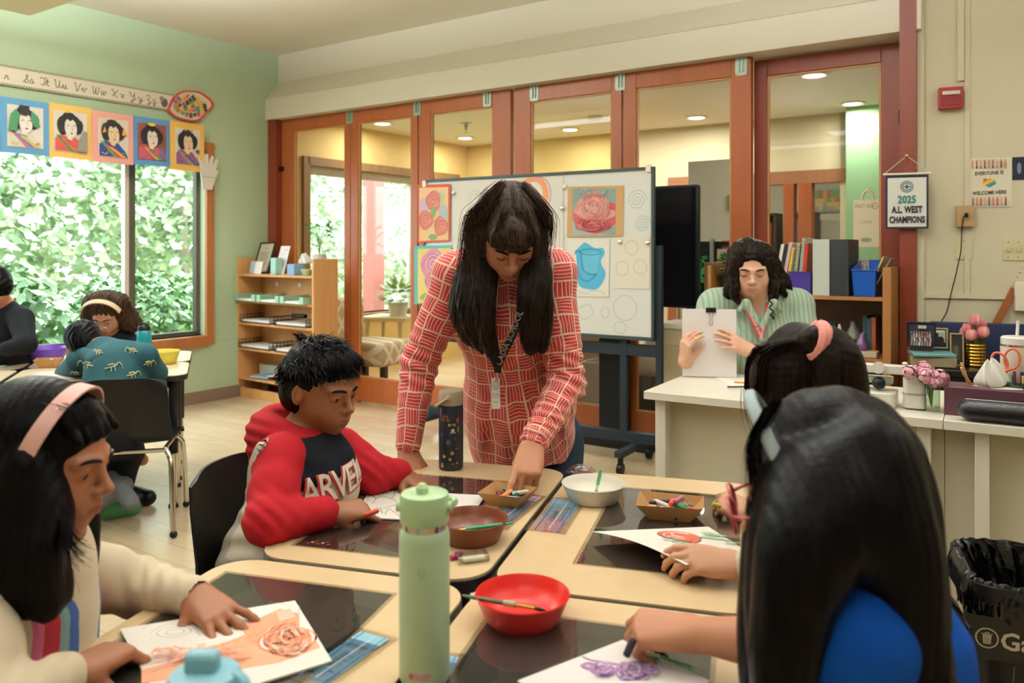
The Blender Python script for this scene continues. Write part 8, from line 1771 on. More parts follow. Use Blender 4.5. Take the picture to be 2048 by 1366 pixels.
# hair
b = Body(); Qh,rt = hair_cap(b,HM,s,.012,.004,side=.006,low=-.012); b.ell(Q(0,.080,-.074),(.095,.066,.098),rt,k=.010,sub=True)
fx = -1 if (HM.to_3x3().col[0].y > 0) else 1      # side of the head nearest the camera
for q in (-1,1): b.ell(Q(q * .088,.010,-.030),(.030,.030,.036),rt,k=.008,sub=True); b.ell(Q(0,-.07,-.115),(.1,.06,.05),rt,k=.01,sub=True)
b.ell(Q(0,.045,.072),(.058,.034,.030),rt,k=.02)
b.disp = lambda X: .0016 * np.sin(X[...,0] * 380 + 5 * np.sin(X[...,2] * 40)) * np.sin(X[...,1] * 300 + 3 * np.sin(X[...,2] * 50)); b.build('hair',HAIRB,t_,.003)
mb = MB().mat(HAIRB); rg = np.random.default_rng(9)
for i in range(1500):
 v = rg.normal(size=3); v[2] = abs(v[2]) * .9 + (-.25 if v[1] < 0 else .1); v /= np.linalg.norm(v); p0 = V3(v[0] * .084,-.020 + v[1] * .099,.036 + v[2] * .096)
 if p0[1] > .05 and p0[2] < .055: continue
 if p0[2] < -.02 and p0[1] > -.03: continue
 sw = V3(v[0] * .3 + .25 * fx * 0,.75 * (1 if v[2] > .1 else -.2),-.55 if v[2] < .75 else .25) + rg.normal(0,.25,3); p1 = p0 + sw * .014 + v * .004; p2 = p1 + (sw + V3(0,0,-.25)) * .011
 mb.tube([Vector(Q(*p0)),Vector(Q(*p1)),Vector(Q(*p2))],[.0011,.0009,.0002],3,caps=False)
strands(mb,[[Q(x * .6,.02,.118),Q(x,.075,.088),Q(x * 1.15,.094 - abs(x) * .5,.048)] for x in np.linspace(-.06,.06,7)],420,.004,.0011,seed=8,jit=.3)
for i in range(26):
 p0 = V3(-.02 + .02 * rg.random(),-.10 + .02 * rg.random(),.10); p2 = p0 + V3(rg.normal(0,.008),-.02 - .01 * rg.random(),.018 + .01 * rg.random()); mb.tube([Vector(Q(*p0)),Vector(Q(*((p0 + p2) / 2 + V3(0,0,.008)))),Vector(Q(*p2))],[.0014,.001,.0003],3,caps=False)
mb.build('hair_strands',t_)
# hoodie: torso with colour panels, hood, sleeves, cuffs
RD,NVY,GRY,WHT = '#a81d26','#16181f','#a89f93','#cfc8bc'
HM_ = cloth('hoodie_fleece',None,attr=True)
ax_f = V3(.80,-.60,0)
b = Body(); b.cap(nk + V3(0,0,-.03),ch,.072,.115,.05); b.cap(ch,be,.118,.135,.06); b.ell(ch + ax_f * .02,(.085,.12,.12),k=.05); b.ell(be + V3(-.02,0,-.05),(.14,.15,.10),k=.05); b.cap(nk,shN,.052,.054,.03); b.cap(nk,shF,.052,.054,.03)
b.disp = folds(cl_noise(.0035,22,8),[(be + V3(0,-.1,.05),V3(0,.3,1),.14,.006,.05),(ch + V3(.05,-.05,-.08),V3(.3,0,1),.1,.004,.05)])
def hcol(co):
 q = co - ch; f_ = q @ ax_f; z = q[:,2]; c = np.tile(np.array(lin(GRY)),(len(co),1)); lat = q @ V3(-.6,-.8,0)
 navy = (f_ > .0) & (z > -.01 + .22 * np.clip(.02 - lat,-.2,.2) * 0 + .045 * np.sign(1)) ; navy = (f_ > -.03) & (z > .034 - .22 * (lat)) & (z > -.02); wht = (f_ > -.05) & (z > -.14) & ~navy
 c[wht] = np.array(lin('#bfb6a6')); c[navy] = np.array(lin(NVY)); red = (z > .085) & (f_ < .06); c[red] = np.array(lin(RD)); return c
b.build('hoodie',HM_,t_,.0045,color=hcol)
for a,e,w2 in ((shN,elN,wrN),(shF,elF,wrF)):
 b = Body(); b.cap(a + (nk - a) * .22,a,.060,.064,.02); b.chain([a,a * .5 + e * .5,e],[.056,.053,.048],.02); b.cap(e,w2 + (e - w2) * .16,.048,.038,.02); d_ = (e - a) / np.linalg.norm(e - a)
 b.disp = folds(cl_noise(.0028,26,9),[(e,V3(.6,.5,.7),.05,.005,.034),(w2 * .5 + e * .5,V3(1,.5,-.4),.045,.003,.03)]); b.build('sleeve',cloth('hoodie_red',RD),t_,.004)
 d_ = (e - w2) / np.linalg.norm(e - w2); b = Body(); b.cap(w2 + d_ * .006,w2 + d_ * .040,.029,.036); b.disp = lambda X: .0008 * np.sin(X[...,2] * 900); b.build('cuff',cloth('hoodie_red',RD),t_,.0032,cut=lambda q,w2=w2,d_=d_: ((q - w2) @ d_ < -.004))
mb = MB().mat(cloth('grey_piping','#b8b0a2')); sp_ = [nk + V3(-.05,-.06,.0),shN + V3(-.032,-.030,.052),shN + V3(-.056,-.030,.0),shN + V3(-.062,-.022,-.07)]; ribbon(mb,[Vector(q) for q in sp_],.020,face=(-.5,-.8,.5),th=.004); mb.build('shoulder_stripe',t_)
b = Body(); hd_ = [nk + V3(.075,-.075,-.035),nk + V3(.01,-.095,.0),nk + V3(-.06,-.07,.025),nk + V3(-.095,.0,.03),nk + V3(-.05,.08,.03),nk + V3(.03,.09,.0),nk + V3(.09,.03,-.04)]
hc = [np.array(q) for q in catmull(hd_,4)]; b.chain(hc,[.020 + .013 * math.sin(math.pi * i / (len(hc) - 1)) for i in range(len(hc))],.02); b.cap(nk + V3(-.10,-.02,.0),nk + V3(-.115,.01,-.055),.042,.030,.03); b.cap(nk + V3(-.06,-.05,-.005),nk + V3(-.10,-.02,-.04),.036,.03,.03)
b.disp = folds(cl_noise(.0018,20,4),[(nk + V3(-.08,-.04,0),V3(0,.2,1),.08,.005,.03)]); b.build('hood',cloth('hoodie_red',RD),t_,.004)
# printed letters wrapped onto the chest
def wrap_onto(parent,src,t,o,x,y,size,colr,off=.0022,shear=0,bold=0,name='printed_lettering',sx=1,rect=None):
 dg = bpy.context.evaluated_depsgraph_get(); bpy.context.view_layer.update(); me = src.data; X = src.matrix_world; bv = BVHTree.FromPolygons([X @ v.co for v in me.vertices],[tuple(p.vertices) for p in me.polygons])
 m = frame(o,x,y); n_ = m.col[2].to_3d(); mb = MB().mat(GLOSSP,colr)
 if rect:
  W,H = rect; nx,ny = 24,10; pts = [[(-W / 2 + W * i / nx,-H / 2 + H * j / ny) for i in range(nx + 1)] for j in range(ny + 1)]; vi = [[None] * (nx + 1) for _ in range(ny + 1)]; src_pts = [p for r_ in pts for p in r_]; faces = [(j * (nx + 1) + i,j * (nx + 1) + i + 1,(j + 1) * (nx + 1) + i + 1,(j + 1) * (nx + 1) + i) for j in range(ny) for i in range(nx)]
 else:
  me2 = text_mesh(t,size,shear=shear,bold=bold * size,space=.88); import bmesh
  bm = bmesh.new(); bm.from_mesh(me2); bmesh.ops.triangulate(bm,faces=bm.faces);
  for _ in range(3):
   lg = [e for e in bm.edges if e.calc_length() > size * .14]
   if not lg: break
   bmesh.ops.subdivide_edges(bm,edges=lg,cuts=1); bmesh.ops.triangulate(bm,faces=bm.faces)
  bm.to_mesh(me2); bm.free(); src_pts = [(v.co.x * sx,v.co.y) for v in me2.vertices]; faces = [tuple(p.vertices) for p in me2.polygons]
 last = 0
 for px_,py_ in src_pts:
  w0_ = m @ Vector((px_,py_,.25)); hit_,nr,_,ds = bv.ray_cast(w0_,-n_)
  if hit_ is None: hit_ = m @ Vector((px_,py_,last))
  else: last = .25 - ds
  mb.v.append(hit_ + n_ * off)
 for f_ in faces: mb.F(*f_)
 return mb.build(name,parent)
hoodie = [o_ for o_ in t_.children if o_.name.startswith('hoodie')][0]
co_ = Vector(P(654,985,1.80)); xd = Vector((.80,.58,.12));
wrap_onto(t_,hoodie,'',co_,xd,UZ,0,'#b03a30',off=.004,rect=(.17,.080),name='print_panel') if False else None
wrap_onto(t_,hoodie,'MARVEL',co_ + Vector((.012,0,-.0005)),xd,UZ + Vector((.0,0,0)),.088,'#b8382e',off=.0045,bold=.045,shear=.0,sx=.74)
wrap_onto(t_,hoodie,'MARVEL',co_ + Vector((.015,0,.002)),xd,UZ,.088,'#d8cfbe',off=.0065,bold=.012,shear=.0,sx=.74)
b = Body(); b.ell(be + V3(-.04,0,-.12),(.15,.16,.085),k=.04)
for dy in (-.09,.09): b.chain([be + V3(-.02,dy,-.10),be + V3(.30,dy,-.10),be + V3(.30,dy,-.40)],[.095,.070,.055],.05)
b.disp = cl_noise(.003,16,12); b.build('trousers',cloth('stone_trousers','#9c9384'),t_,.007)
pastel('orange red pastel held by the boy in the red hoodie',P(728,1031,1.765),P(758,1020,1.77),'#d8503a',.0055,'oil_pastel','pastels held in hands')
# ---------------------------------------------------------------- girl at the left with the pink headband
t_ = person('girl with straight black hair and pink headband in a cream rainbow sweater',(-.80,1.20,0))
HM = look(P(90,922,1.22),(.97,.02,-.15)); s = .95; b = Body(); Q = head(b,HM,s,lid=.002)
nk = pj(80,1085,1.24); ch = pj(12,1240,1.24); be = pj(-20,1430,1.22); shN,shF = pj(-70,1200,1.12),pj(128,1135,1.36); elN,elF = pj(-30,1440,1.0),pj(288,1178,1.43); wrN,wrF = pj(140,1350,1.10),pj(392,1192,1.355)
b.cap(Q(0,-.02,-.06),nk,.042,.050,.03); b.cap(nk,ch,.05,.085,.05); b.cap(ch,be,.09,.10,.06)
for a,e,w2 in ((shN,elN,wrN),(shF,elF,wrF)): b.cap(nk,a,.045,.045,.03); b.chain([a,e,w2],[.042,.034,.022],.02)
for dy in (-.09,.09): b.chain([be + V3(0,dy,-.02),be + V3(.32,dy,-.06),be + V3(.32,dy,-.42)],[.08,.055,.04],.04); b.cap(be + V3(.30,dy,-.46),be + V3(.42,dy,-.47),.032,.026,.02)
hf = hframe(wrF,pj(448,1240,1.292) - wrF,(.05,-.35,1)); tipsD = hand(b,hf,1,.88,curl=(16,14,8),thumb=(48,16,-10,-5),splay=2.2)
hn = hframe(wrN,pj(215,1312,1.155) - wrN,(-.25,-.55,.8)); hand(b,hn,1,.86,curls={'index': (40,50,30),'middle': (50,55,30),'ring': (55,60,30),'pinky': (60,60,30)},thumb=(25,45,20,20),splay=.7)
b.build('body',SK,t_,.0026,color=skin_color('#9a6444','#84463c',HM,s,b.nails)); eyes(HM,s,t_,gaze=(0,-20)); brows(HM,s,t_,HAIRB)
b = Body(); Qh,rt = hair_cap(b,HM,s,.014,.015,side=.010,low=-.03); b.ell(Q(0,.115,-.055),(.092,.078,.105),rt,k=.012,sub=True)
fx = 1 if HM.to_3x3().col[0].y < 0 else -1
locks = [[Q(fx * .085,.015,.02),pj(92,1020,1.17),pj(92,1110,1.15),pj(120,1195,1.14)],[Q(fx * .088,-.02,.0),pj(80,1020,1.15),pj(80,1120,1.12),pj(92,1225,1.12)],[Q(fx * .08,-.06,.0),pj(40,1020,1.15),pj(35,1120,1.12),pj(50,1215,1.12)],[Q(fx * .06,-.09,.0),pj(0,1010,1.14),pj(-10,1100,1.12),pj(0,1200,1.12)],[Q(fx * -.02,-.10,.0),pj(-30,1010,1.22),pj(-40,1100,1.22),pj(-30,1190,1.22)],[Q(-fx * .08,.01,-.02),pj(150,1060,1.32),pj(155,1110,1.32),pj(160,1150,1.31)]]
for c_ in locks: c2 = catmull(c_,4); b.chain([np.array(q) for q in c2],[max(.008,min(.033,.018 + .005 * i) - .0022 * max(0,i - 3)) for i in range(len(c2))],.02)
for x in np.linspace(-.04,.05,5): b.cap(Q(x,.045,.088),Q(x * 1.3,.080,.056),.013,.007,.01)
b.ell(Q(fx * .046,-.046,-.030),(.054,.082,.115),rt,k=.03)
b.disp = lambda X: .0006 * np.sin(X[...,0] * 520 + 5 * np.sin(X[...,2] * 16)); b.build('hair',HAIRB,t_,.0032)
mb = MB().mat(HAIRB); strands(mb,locks[:4],700,.013,.0009,seed=21,wave=.004,wf=6); strands(mb,[[Q(fx * x,.0,.125 - abs(x) * .4),Q(fx * x * 1.2,.06,.10),Q(fx * x * 1.5,.095 - abs(x) * .5,.052)] for x in np.linspace(.0,.055,5)],160,.004,.0007,seed=22)
strands(mb,[[pj(130,1040,1.13),pj(150,1075,1.12),pj(185,1085,1.12)],[pj(125,1050,1.13),pj(140,1110,1.11),pj(165,1140,1.11)]],60,.006,.0008,seed=23); mb.build('hair_strands',t_)
hb = thing('headband','wide pale pink headband with a tiny heart on the left girl','headband',Q(0,.01,.12)); mb = MB().mat(M('pink_satin','#d9a79c',.4)); rs = []
for k in range(25):
 a = R(-100 + 200 * k / 24); c = V3(.094 * math.sin(a),.000 + .03 * math.cos(a),.020 + .108 * math.cos(a)); c2 = c + V3(0,.026,0); o2 = V3(math.sin(a),0,math.cos(a)) * .003; rs.append([Q(*(c + o2)),Q(*(c2 + o2 * .2)),Q(*(c2 - o2)),Q(*(c - o2))])
mb.loft(rs); mb.build('band',hb,recalc=True); q = Q(fx * .072,.042,.105); MB().mat(GLOSSP,'#ece4dc').sphere(q,.0022,8,6).build('heart_charm',hb)
g = N('rainbow_sweater'); sp = g.n('ShaderNodeSeparateXYZ'); g.l(g.coord('Object'),sp.inputs[0]); X_,Z_ = sp.outputs[0],sp.outputs[2]
# rainbow arch on the chest: concentric bands round a centre low at the left
dx = g.math('SUBTRACT',X_,.0); dz = g.math('MULTIPLY',g.math('MAXIMUM',g.math('SUBTRACT',Z_,.72),0),1.3); rr = g.math('SQRT',g.math('ADD',g.math('MULTIPLY',dx,dx),g.math('MULTIPLY',dz,dz)))
rp = g.ramp(g.math('DIVIDE',rr,.25),[(0,'#c9b89c'),(.44,'#c8607a'),(.48,'#b3202f'),(.525,'#7a9a94'),(.55,'#3a5a9a'),(.57,'#c9b89c')]); rp.node.color_ramp.interpolation = 'CONSTANT'; g.color(rp); g.set(rough=.9,sheen=.1); g.bump(g.noise(g.coord('Object'),700,2),.2,.002); RB = g.m
CRM = cloth('cream_fleece','#c9b89c')
b = Body(); b.cap(nk + V3(0,0,-.03),ch,.07,.125,.05); b.cap(ch,be,.125,.14,.06); b.cap(nk,shN,.05,.058,.03); b.cap(nk,shF,.05,.058,.03); b.disp = cl_noise(.0025,18,3); b.build('sweater',RB,t_,.0045)
for a,e,w2 in ((shN,elN,wrN),(shF,elF,wrF)):
 d_ = (e - w2) / np.linalg.norm(e - w2); b = Body(); b.chain([a,(a + e) / 2,e],[.058,.052,.046],.02); b.cap(e,w2 + d_ * .012,.046,.034,.02); b.disp = folds(cl_noise(.0022,24,5),[(e,V3(1,.3,.3),.06,.005,.04),((w2 + e) / 2,V3(1,.2,0),.05,.004,.03)]); b.build('sleeve',CRM,t_,.004,cut=lambda q,w2=w2,d_=d_: ((q - w2) @ d_ < -.012))
b = Body();
for dy in (-.09,.09): b.chain([be + V3(0,dy,-.03),be + V3(.32,dy,-.07),be + V3(.32,dy,-.40)],[.10,.068,.052],.05)
b.build('trousers',cloth('navy_trousers','#1c2130'),t_,.009)
# ---------------------------------------------------------------- nearest girl in blue, long black hair
t_ = person('nearest girl with very long black hair in a bright blue shirt, back to the camera',(.42,.98,0))
HM = look(P(1648,985,1.0),(-.93,.27,-.25)); s = .96; b = Body(); Q = head(b,HM,s)
nk = pj(1672,1115,1.02); ch = pj(1700,1290,1.0); be = pj(1720,1560,1.0); shN,shF = pj(1705,1275,.88),pj(1640,1180,1.15); elN,elF = pj(1590,1400,.98),pj(1530,1330,1.22); wrN,wrF = pj(1392,1268,1.165),pj(1500,1350,1.27)
b.cap(Q(0,-.02,-.06),nk,.042,.048,.03); b.cap(nk,ch,.05,.085,.05); b.cap(ch,be,.09,.10,.06)
elN = pj(1560,1290,1.06)
for a,e,w2 in ((shN,elN,wrN),(shF,elF,wrF)): b.cap(nk,a,.045,.045,.03); b.chain([a,e,w2],[.044,.036,.0235],.02)
for dy in (-.09,.09): b.chain([be + V3(0,dy,0),be + V3(-.28,dy,-.02),be + V3(-.28,dy,-.36)],[.08,.055,.04],.04)
hn = hframe(wrN,pj(1310,1258,1.185) - wrN,(.10,-.45,.8)); hand(b,hn,1,.88,curls={'index': (50,55,20),'middle': (60,65,25),'ring': (65,70,30),'pinky': (65,70,30)},thumb=(15,50,15,25),splay=.7)
b.build('body',SK,t_,.0028,color=skin_color('#b97f5c','#8a463c',HM,s,b.nails))
pastel('dark purple pastel held by the nearest girl',P(1252,1312,1.165),P(1268,1276,1.165),'#2a2034',.0055,group='pastels held in hands')
b = Body(); b.cap(nk + V3(0,0,-.03),ch,.07,.12,.05); b.cap(ch,be,.12,.13,.06); b.cap(nk,shN,.055,.066,.03); b.cap(nk,shF,.055,.060,.03); b.cap(shN,shN * .6 + elN * .4,.064,.062,.02); b.cap(shF,shF * .6 + elF * .4,.058,.056,.02); b.disp = cl_noise(.003,16,6); b.build('shirt',cloth('royal_blue_cotton','#0d4fb0'),t_,.005)
b = Body(); Qh,rt = hair_cap(b,HM,s,.014,.016,side=.014,low=-.03)
L_ = []
for pts in ([(1596,960,.95),(1572,1080,.94),(1556,1230,.93),(1560,1420,.93)],[(1625,960,.92),(1600,1080,.87),(1575,1230,.86),(1560,1420,.86)],[(1665,950,.91),(1650,1060,.86),(1610,1170,.85),(1560,1330,.86)],[(1710,950,.91),(1735,1060,.87),(1790,1180,.88),(1850,1420,.88)],[(1745,900,.92),(1785,1060,.88),(1815,1200,.87),(1845,1420,.87)],[(1765,920,.98),(1800,1080,.95),(1830,1220,.94),(1860,1420,.94)],[(1700,950,1.06),(1760,1100,1.10),(1790,1250,1.08),(1800,1420,1.08)],[(1590,980,1.02),(1555,1080,1.02),(1535,1250,1.0),(1540,1420,.98)]):
 L_.append([pj(*p) for p in pts]); c2 = catmull(L_[-1],4); b.chain([np.array(q) for q in c2],[.040 - .0014 * i for i in range(len(c2))],.025)
b.disp = lambda X: .0005 * np.sin(X[...,0] * 480 + 4 * np.sin(X[...,2] * 12)) + .001 * np.sin(X[...,0] * 130 + 2 * np.sin(X[...,2] * 8)); b.build('hair',HAIRB,t_,.0036)
mb = MB().mat(HAIRB); G_ = [[np.array(Vector(g_[0]) * .55 + Vector(Q(0,-.02,.13)) * .45)] + g_ for g_ in L_[:7]]; strands(mb,G_,700,.012,.0007,seed=31,wave=.006,wf=5)
strands(mb,[[pj(1530,820,.95),pj(1500,900,.95),pj(1512,1000,.95),pj(1500,1100,.95)],[pj(1560,800,.95),pj(1518,860,.95),pj(1506,930,.95),pj(1515,1040,.95)]],80,.006,.0007,seed=32); mb.build('hair_strands',t_)
hb = thing('headband','grey white fabric headband on the nearest girl','headband',Q(0,.03,.12)); mb = MB().mat(M('pale_grey_band','#8f9c9c',.6)); sd_ = 1 if HM.to_3x3().col[0].y < 0 else -1
mb.tube([Q(.106 * math.sin(a),.030 + .030 * math.cos(a),.025 + .118 * math.cos(a)) for a in [R(-100 + 200 * k / 24) for k in range(25)]],.0045,8,flat=1.8); mb.build('band',hb)
gs = thing('glasses','coral red framed glasses worn by the nearest girl','glasses',Q(0,.11,0)); REDF = M('coral_frame','#b8403c',.25)
for q in (-1,1):
 mb = MB().mat(REDF); mb.tube([Q(q * .032 + .026 * math.cos(a) * (1 - .08 * math.sin(a)),.120 - .1 * abs(.026 * math.cos(a)) ,.0 + .021 * math.sin(a)) for a in np.linspace(0,6.283,25)],.0026,8,caps=False); mb.build('rim',gs)
 mb = MB().mat(glass('lens_glass',(.96,.95,.94),2)); mb.poly([Q(q * .032 + .025 * math.cos(a),.118,.020 * math.sin(a)) for a in np.linspace(0,6.283,21)[:-1]]); mb.build('lens',gs)
 MB().mat(REDF).tube([Q(q * .058,.116,.006),Q(q * .074,.10,.006),Q(q * .078,.0,.004)],.0022,6).build('temple',gs)
MB().mat(REDF).tube([Q(-.007,.120,.004),Q(0,.122,.007),Q(.007,.120,.004)],.0024,6).build('bridge',gs)
# ---------------------------------------------------------------- girl with the ponytail
t_ = person('girl with a dark ponytail and pink hair tie bent over her drawing',(.66,1.62,0))
HM = look(P(1600,792,1.60),(-.74,-.02,-.67)); s = .93; b = Body(); Q = head(b,HM,s,closed=True)
nk = pj(1655,850,1.62); ch = pj(1690,1000,1.62); be = pj(1710,1180,1.62); shN,shF = pj(1660,930,1.47),pj(1620,905,1.78); elN,elF = pj(1580,1150,1.44),pj(1580,1060,1.76); wrN,wrF = pj(1476,1132,1.47),pj(1510,1030,1.80)
b.cap(Q(0,-.02,-.06),nk,.042,.048,.03); b.cap(nk,ch,.05,.085,.05); b.cap(ch,be,.09,.10,.06)
for a,e,w2 in ((shN,elN,wrN),(shF,elF,wrF)): b.cap(nk,a,.045,.045,.03); b.chain([a,e,w2],[.042,.034,.0225],.02)
for dy in (-.09,.09): b.chain([be + V3(0,dy,0),be + V3(-.28,dy,-.02),be + V3(-.28,dy,-.36)],[.08,.055,.04],.04)
hn = hframe(wrN,pj(1420,1122,1.475) - wrN,(.05,-.55,.8)); hand(b,hn,1,.86,curls={'index': (22,30,15),'middle': (30,35,20),'ring': (38,40,20),'pinky': (44,42,20)},thumb=(15,55,20,10),splay=.6)
hf = hframe(wrF,pj(1462,1010,1.835) - wrF,(.15,-.75,.6)); hand(b,hf,1,.84,curls={'index': (45,50,20),'middle': (55,60,25),'ring': (60,60,30),'pinky': (62,60,30)},thumb=(15,50,15,20),splay=.7)
b.build('body',SK,t_,.003,color=skin_color('#c08e6c','#9a5648',HM,s,b.nails)); brows(HM,s,t_,HAIRD)
pastel('short yellow pastel held by the ponytail girl',P(1424,1008,1.815),P(1442,1013,1.815),'#b8a03c',.0055,group='pastels held in hands')
b = Body(); b.cap(nk + V3(0,0,-.03),ch,.065,.115,.05); b.cap(ch,be,.115,.13,.06); CRS = cloth('cream_ribbed_knit','#c4b79c')
for a,e,w2 in ((shN,elN,wrN),(shF,elF,wrF)): d_ = (e - w2) / np.linalg.norm(e - w2); b.cap(nk,a,.05,.056,.03); b.chain([a,e],[.054,.046],.02); b.cap(e,w2 + d_ * .02,.046,.034,.02)
b.disp = cl_noise(.002,18,7); b.build('sweater',CRS,t_,.005)
for e,w2 in ((elN,wrN),(elF,wrF)): d_ = (e - w2) / np.linalg.norm(e - w2); b = Body(); b.cap(w2 + d_ * .008,w2 + d_ * .05,.033,.037); b.disp = lambda X: .0012 * np.sin(X[...,2] * 800); b.build('cuff',CRS,t_,.003,cut=lambda q,w2=w2,d_=d_: ((q - w2) @ d_ < .002))
b = Body(); Qh,rt = hair_cap(b,HM,s,.010,.008,side=.008,low=-.005); b.ell(Q(0,.118,-.05),(.078,.080,.095),rt,k=.012,sub=True)
tie = pj(1630,680,1.52); pt = [tie,pj(1660,692,1.52),pj(1680,730,1.50),pj(1688,790,1.50),pj(1692,850,1.50)]; c2 = catmull(pt,4); b.cap(Q(0,-.07,.08),tie,.05,.022,.03); b.chain([np.array(q) for q in c2],[.018 + .018 * math.sin(min(1,i / 10) * 1.57) for i in range(len(c2))],.02)
b.disp = lambda X: .0004 * np.sin(X[...,2] * 420 + 6 * np.sin(X[...,0] * 20)); b.build('hair',HAIRD,t_,.0035)
mb = MB().mat(HAIRD); strands(mb,[[Q(x,.07,.075),Q(x * .9,.0,.125),np.array(Vector(tie))] for x in (-.06,-.03,0,.03,.06)],260,.004,.0008,seed=41,jit=.05); strands(mb,[[np.array(Vector(q)) for q in pt],[np.array(Vector(q)) + V3(.02,-.02,0) for q in pt]],160,.010,.0008,seed=42)
strands(mb,[[Q(x,.075,.07),Q(x * 1.1,.10,.03),Q(x * 1.1,.125,-.03)] for x in (-.06,-.02,.03,.06)],45,.006,.0007,seed=43); mb.build('hair_strands',t_)
ht = thing('hair_tie','soft pink hair tie round the ponytail','hair tie',tie); dt = (Vector(c2[2]) - Vector(c2[0])).normalized(); fm = frame(Vector(tie) + dt * .006,dt.cross(UZ),dt); MB().mat(M('pink_terry','#e08f86',.8)).tube([fm @ Vector((.026 * math.cos(a),0,.026 * math.sin(a))) for a in np.linspace(1.6,7.883,21)],.015,10,caps=False).build('loop',ht)
b = Body()
for dy in (-.09,.09): b.chain([be + V3(0,dy,0),be + V3(-.28,dy,-.02),be + V3(-.28,dy,-.34)],[.10,.068,.052],.05)
b.build('trousers',cloth('navy_trousers','#1c2130'),t_,.01)
# ---------------------------------------------------------------- far group
def kid(lb,o,hm,s,skin,nk,ch,be,arms,cl,clm,hairm,closed=False,res=.006,legs=None,hair=None,shoes=None):
 t_ = person(lb,o); HM = hm; b = Body(); Q = head(b,HM,s,closed=closed); b.cap(Q(0,-.02,-.06),nk,.045,.05,.03); b.cap(nk,ch,.05,.09,.05); b.cap(ch,be,.10,.11,.06)
 for a,e,w2,hd in arms:
  b.cap(nk,a,.045,.046,.03); b.chain([a,e,w2],[.044,.035,.023],.02); hand(b,hframe(w2,hd[0],hd[1]),1,.84,curl=(25,30,15))
 for lg in legs or []: b.chain(lg[:3],[.075,.05,.034],.04); b.cap(lg[2],lg[3],.032,.028,.02)
 b.build('body',SK,t_,res * .7,color=skin_color(skin,'#8a4a40',HM,s)); b = Body(); b.cap(nk + V3(0,0,-.03),ch,.07,.12,.05); b.cap(ch,be,.125,.14,.06)
 for a,e,w2,hd in arms: b.cap(nk,a,.055,.06,.03); b.chain([a,e],[.058,.052],.02); b.cap(e,w2 + (e - w2) * hd[2],.050,.042,.02)
 b.disp = cl_noise(.003,16,2); b.build(cl,clm,t_,res)
 if legs:
  b = Body()
  for lg in legs: b.chain([lg[0],lg[1],lg[1] * .15 + lg[2] * .85],[.10,.068,.050],.05)
  b.build('trousers',cloth('black_trousers','#15171c'),t_,.009)
 b = Body(); Qh,rt = hair_cap(b,HM,s,.012,.008,side=.010,low=-.01); b.ell(Q(0,.112,-.055),(.075,.078,.10),rt,k=.012,sub=True)
 if hair: hair(b,Q)
 b.disp = lambda X: .002 * np.sin(X[...,0] * 260 + 3 * np.sin(X[...,2] * 60)); b.build('hair',hairm,t_,.005); return t_,HM,Q
g = N('teal_dinosaur_print'); v = g.coord('Object'); g.color('#1c4c54'); g.set(rough=.9); DINO = g.m
o = pj(205,770,3.72); legs = [[pj(200,870,3.62),pj(225,905,3.95),pj(228,960,3.70),pj(262,1005,3.55)],[pj(240,870,3.62),pj(255,905,3.95),pj(245,975,3.66),pj(180,1015,3.62)]]
t_,HMg,Qg = kid('boy in a teal dinosaur hoodie slumped over the far table, back to the camera',(-1.85,3.72,0),look(P(172,690,3.86),(-.35,.80,-.48),(-.45,.1,.88)),.92,'#a8694a',pj(205,700,3.80),pj(230,740,3.76),pj(228,815,3.66),[(pj(160,722,3.80),pj(135,748,3.98),pj(165,742,4.15),((.4,.9,0),(0,-.1,1),.1)),(pj(288,712,3.78),pj(312,745,3.88),pj(270,744,4.12),((-.8,.6,0),(0,-.1,1),.55))],'hoodie',DINO,HAIRB,legs=legs,closed=True)
hdy = [o_ for o_ in t_.children if o_.name.startswith('hoodie')][0]
b = Body(); b.chain([pj(165,705,3.78),pj(200,722,3.70),pj(240,705,3.74)],[.035,.045,.035],.03); b.disp = cl_noise(.003,18,5); b.build('hood',DINO,t_,.006)
bv_ = BVHTree.FromPolygons([hdy.matrix_world @ v_.co for v_ in hdy.data.vertices],[tuple(p.vertices) for p in hdy.data.polygons]); bpy.context.view_layer.update(); bv_ = BVHTree.FromPolygons([hdy.matrix_world @ v_.co for v_ in hdy.data.vertices],[tuple(p.vertices) for p in hdy.data.polygons])
mb = MB().mat(M('dino_print',None,.8,attr=True)); rg = np.random.default_rng(12)
def onb(px,py):
 r_ = P(px,py,3.0); d_ = (r_ - Vector((0,0,HC))).normalized(); h_ = bv_.ray_cast(r_,d_)[0]; return None if h_ is None else h_ - d_ * .006
for cx_,cy_,fl,sc__ in ((170,730,1,1),(228,735,-1,1.15),(268,750,-1,.9),(262,702,1,.8),(195,705,1,.7),(300,728,-1,.8),(150,748,1,.6),(225,775,1,1.0),(180,772,-1,.9)):
 for pts,wd in (([(-14,-4),(-9,-9),(-2,-3),(6,0),(16,2)],.007),([(-1,-2),(-3,6)],.005),([(5,0),(5,7)],.005),([(-14,-4),(-15,2)],.004)):
  q = [onb(cx_ + fl * sc__ * x,cy_ + sc__ * y) for x,y in pts]; q = [p for p in q if p is not None]
  if len(q) > 1: mb.color('#a8b08c'); mb.tube(catmull(q,3),wd * .42,4)
 for k in range(5):
  q = onb(cx_ + fl * sc__ * (-4 + 3.4 * k),cy_ - sc__ * (6 - abs(k - 2)));
  if q is not None: mb.color('#c8b878'); mb.sphere(q,.0045,6,4)
mb.build('printed_pattern',t_)
for lg in legs:
 Body().cap(lg[1] * .1 + lg[2] * .9,lg[2],.042,.040).cap(lg[2],lg[3],.042,.036,.02).build('sock',M('grey_marl_sock','#5c5f62',.9,var=.35,vs=60),t_,.006)
CROC = M('green_camo_rubber','#3f7a4c',.6,var=.5,vs=45); mb = None
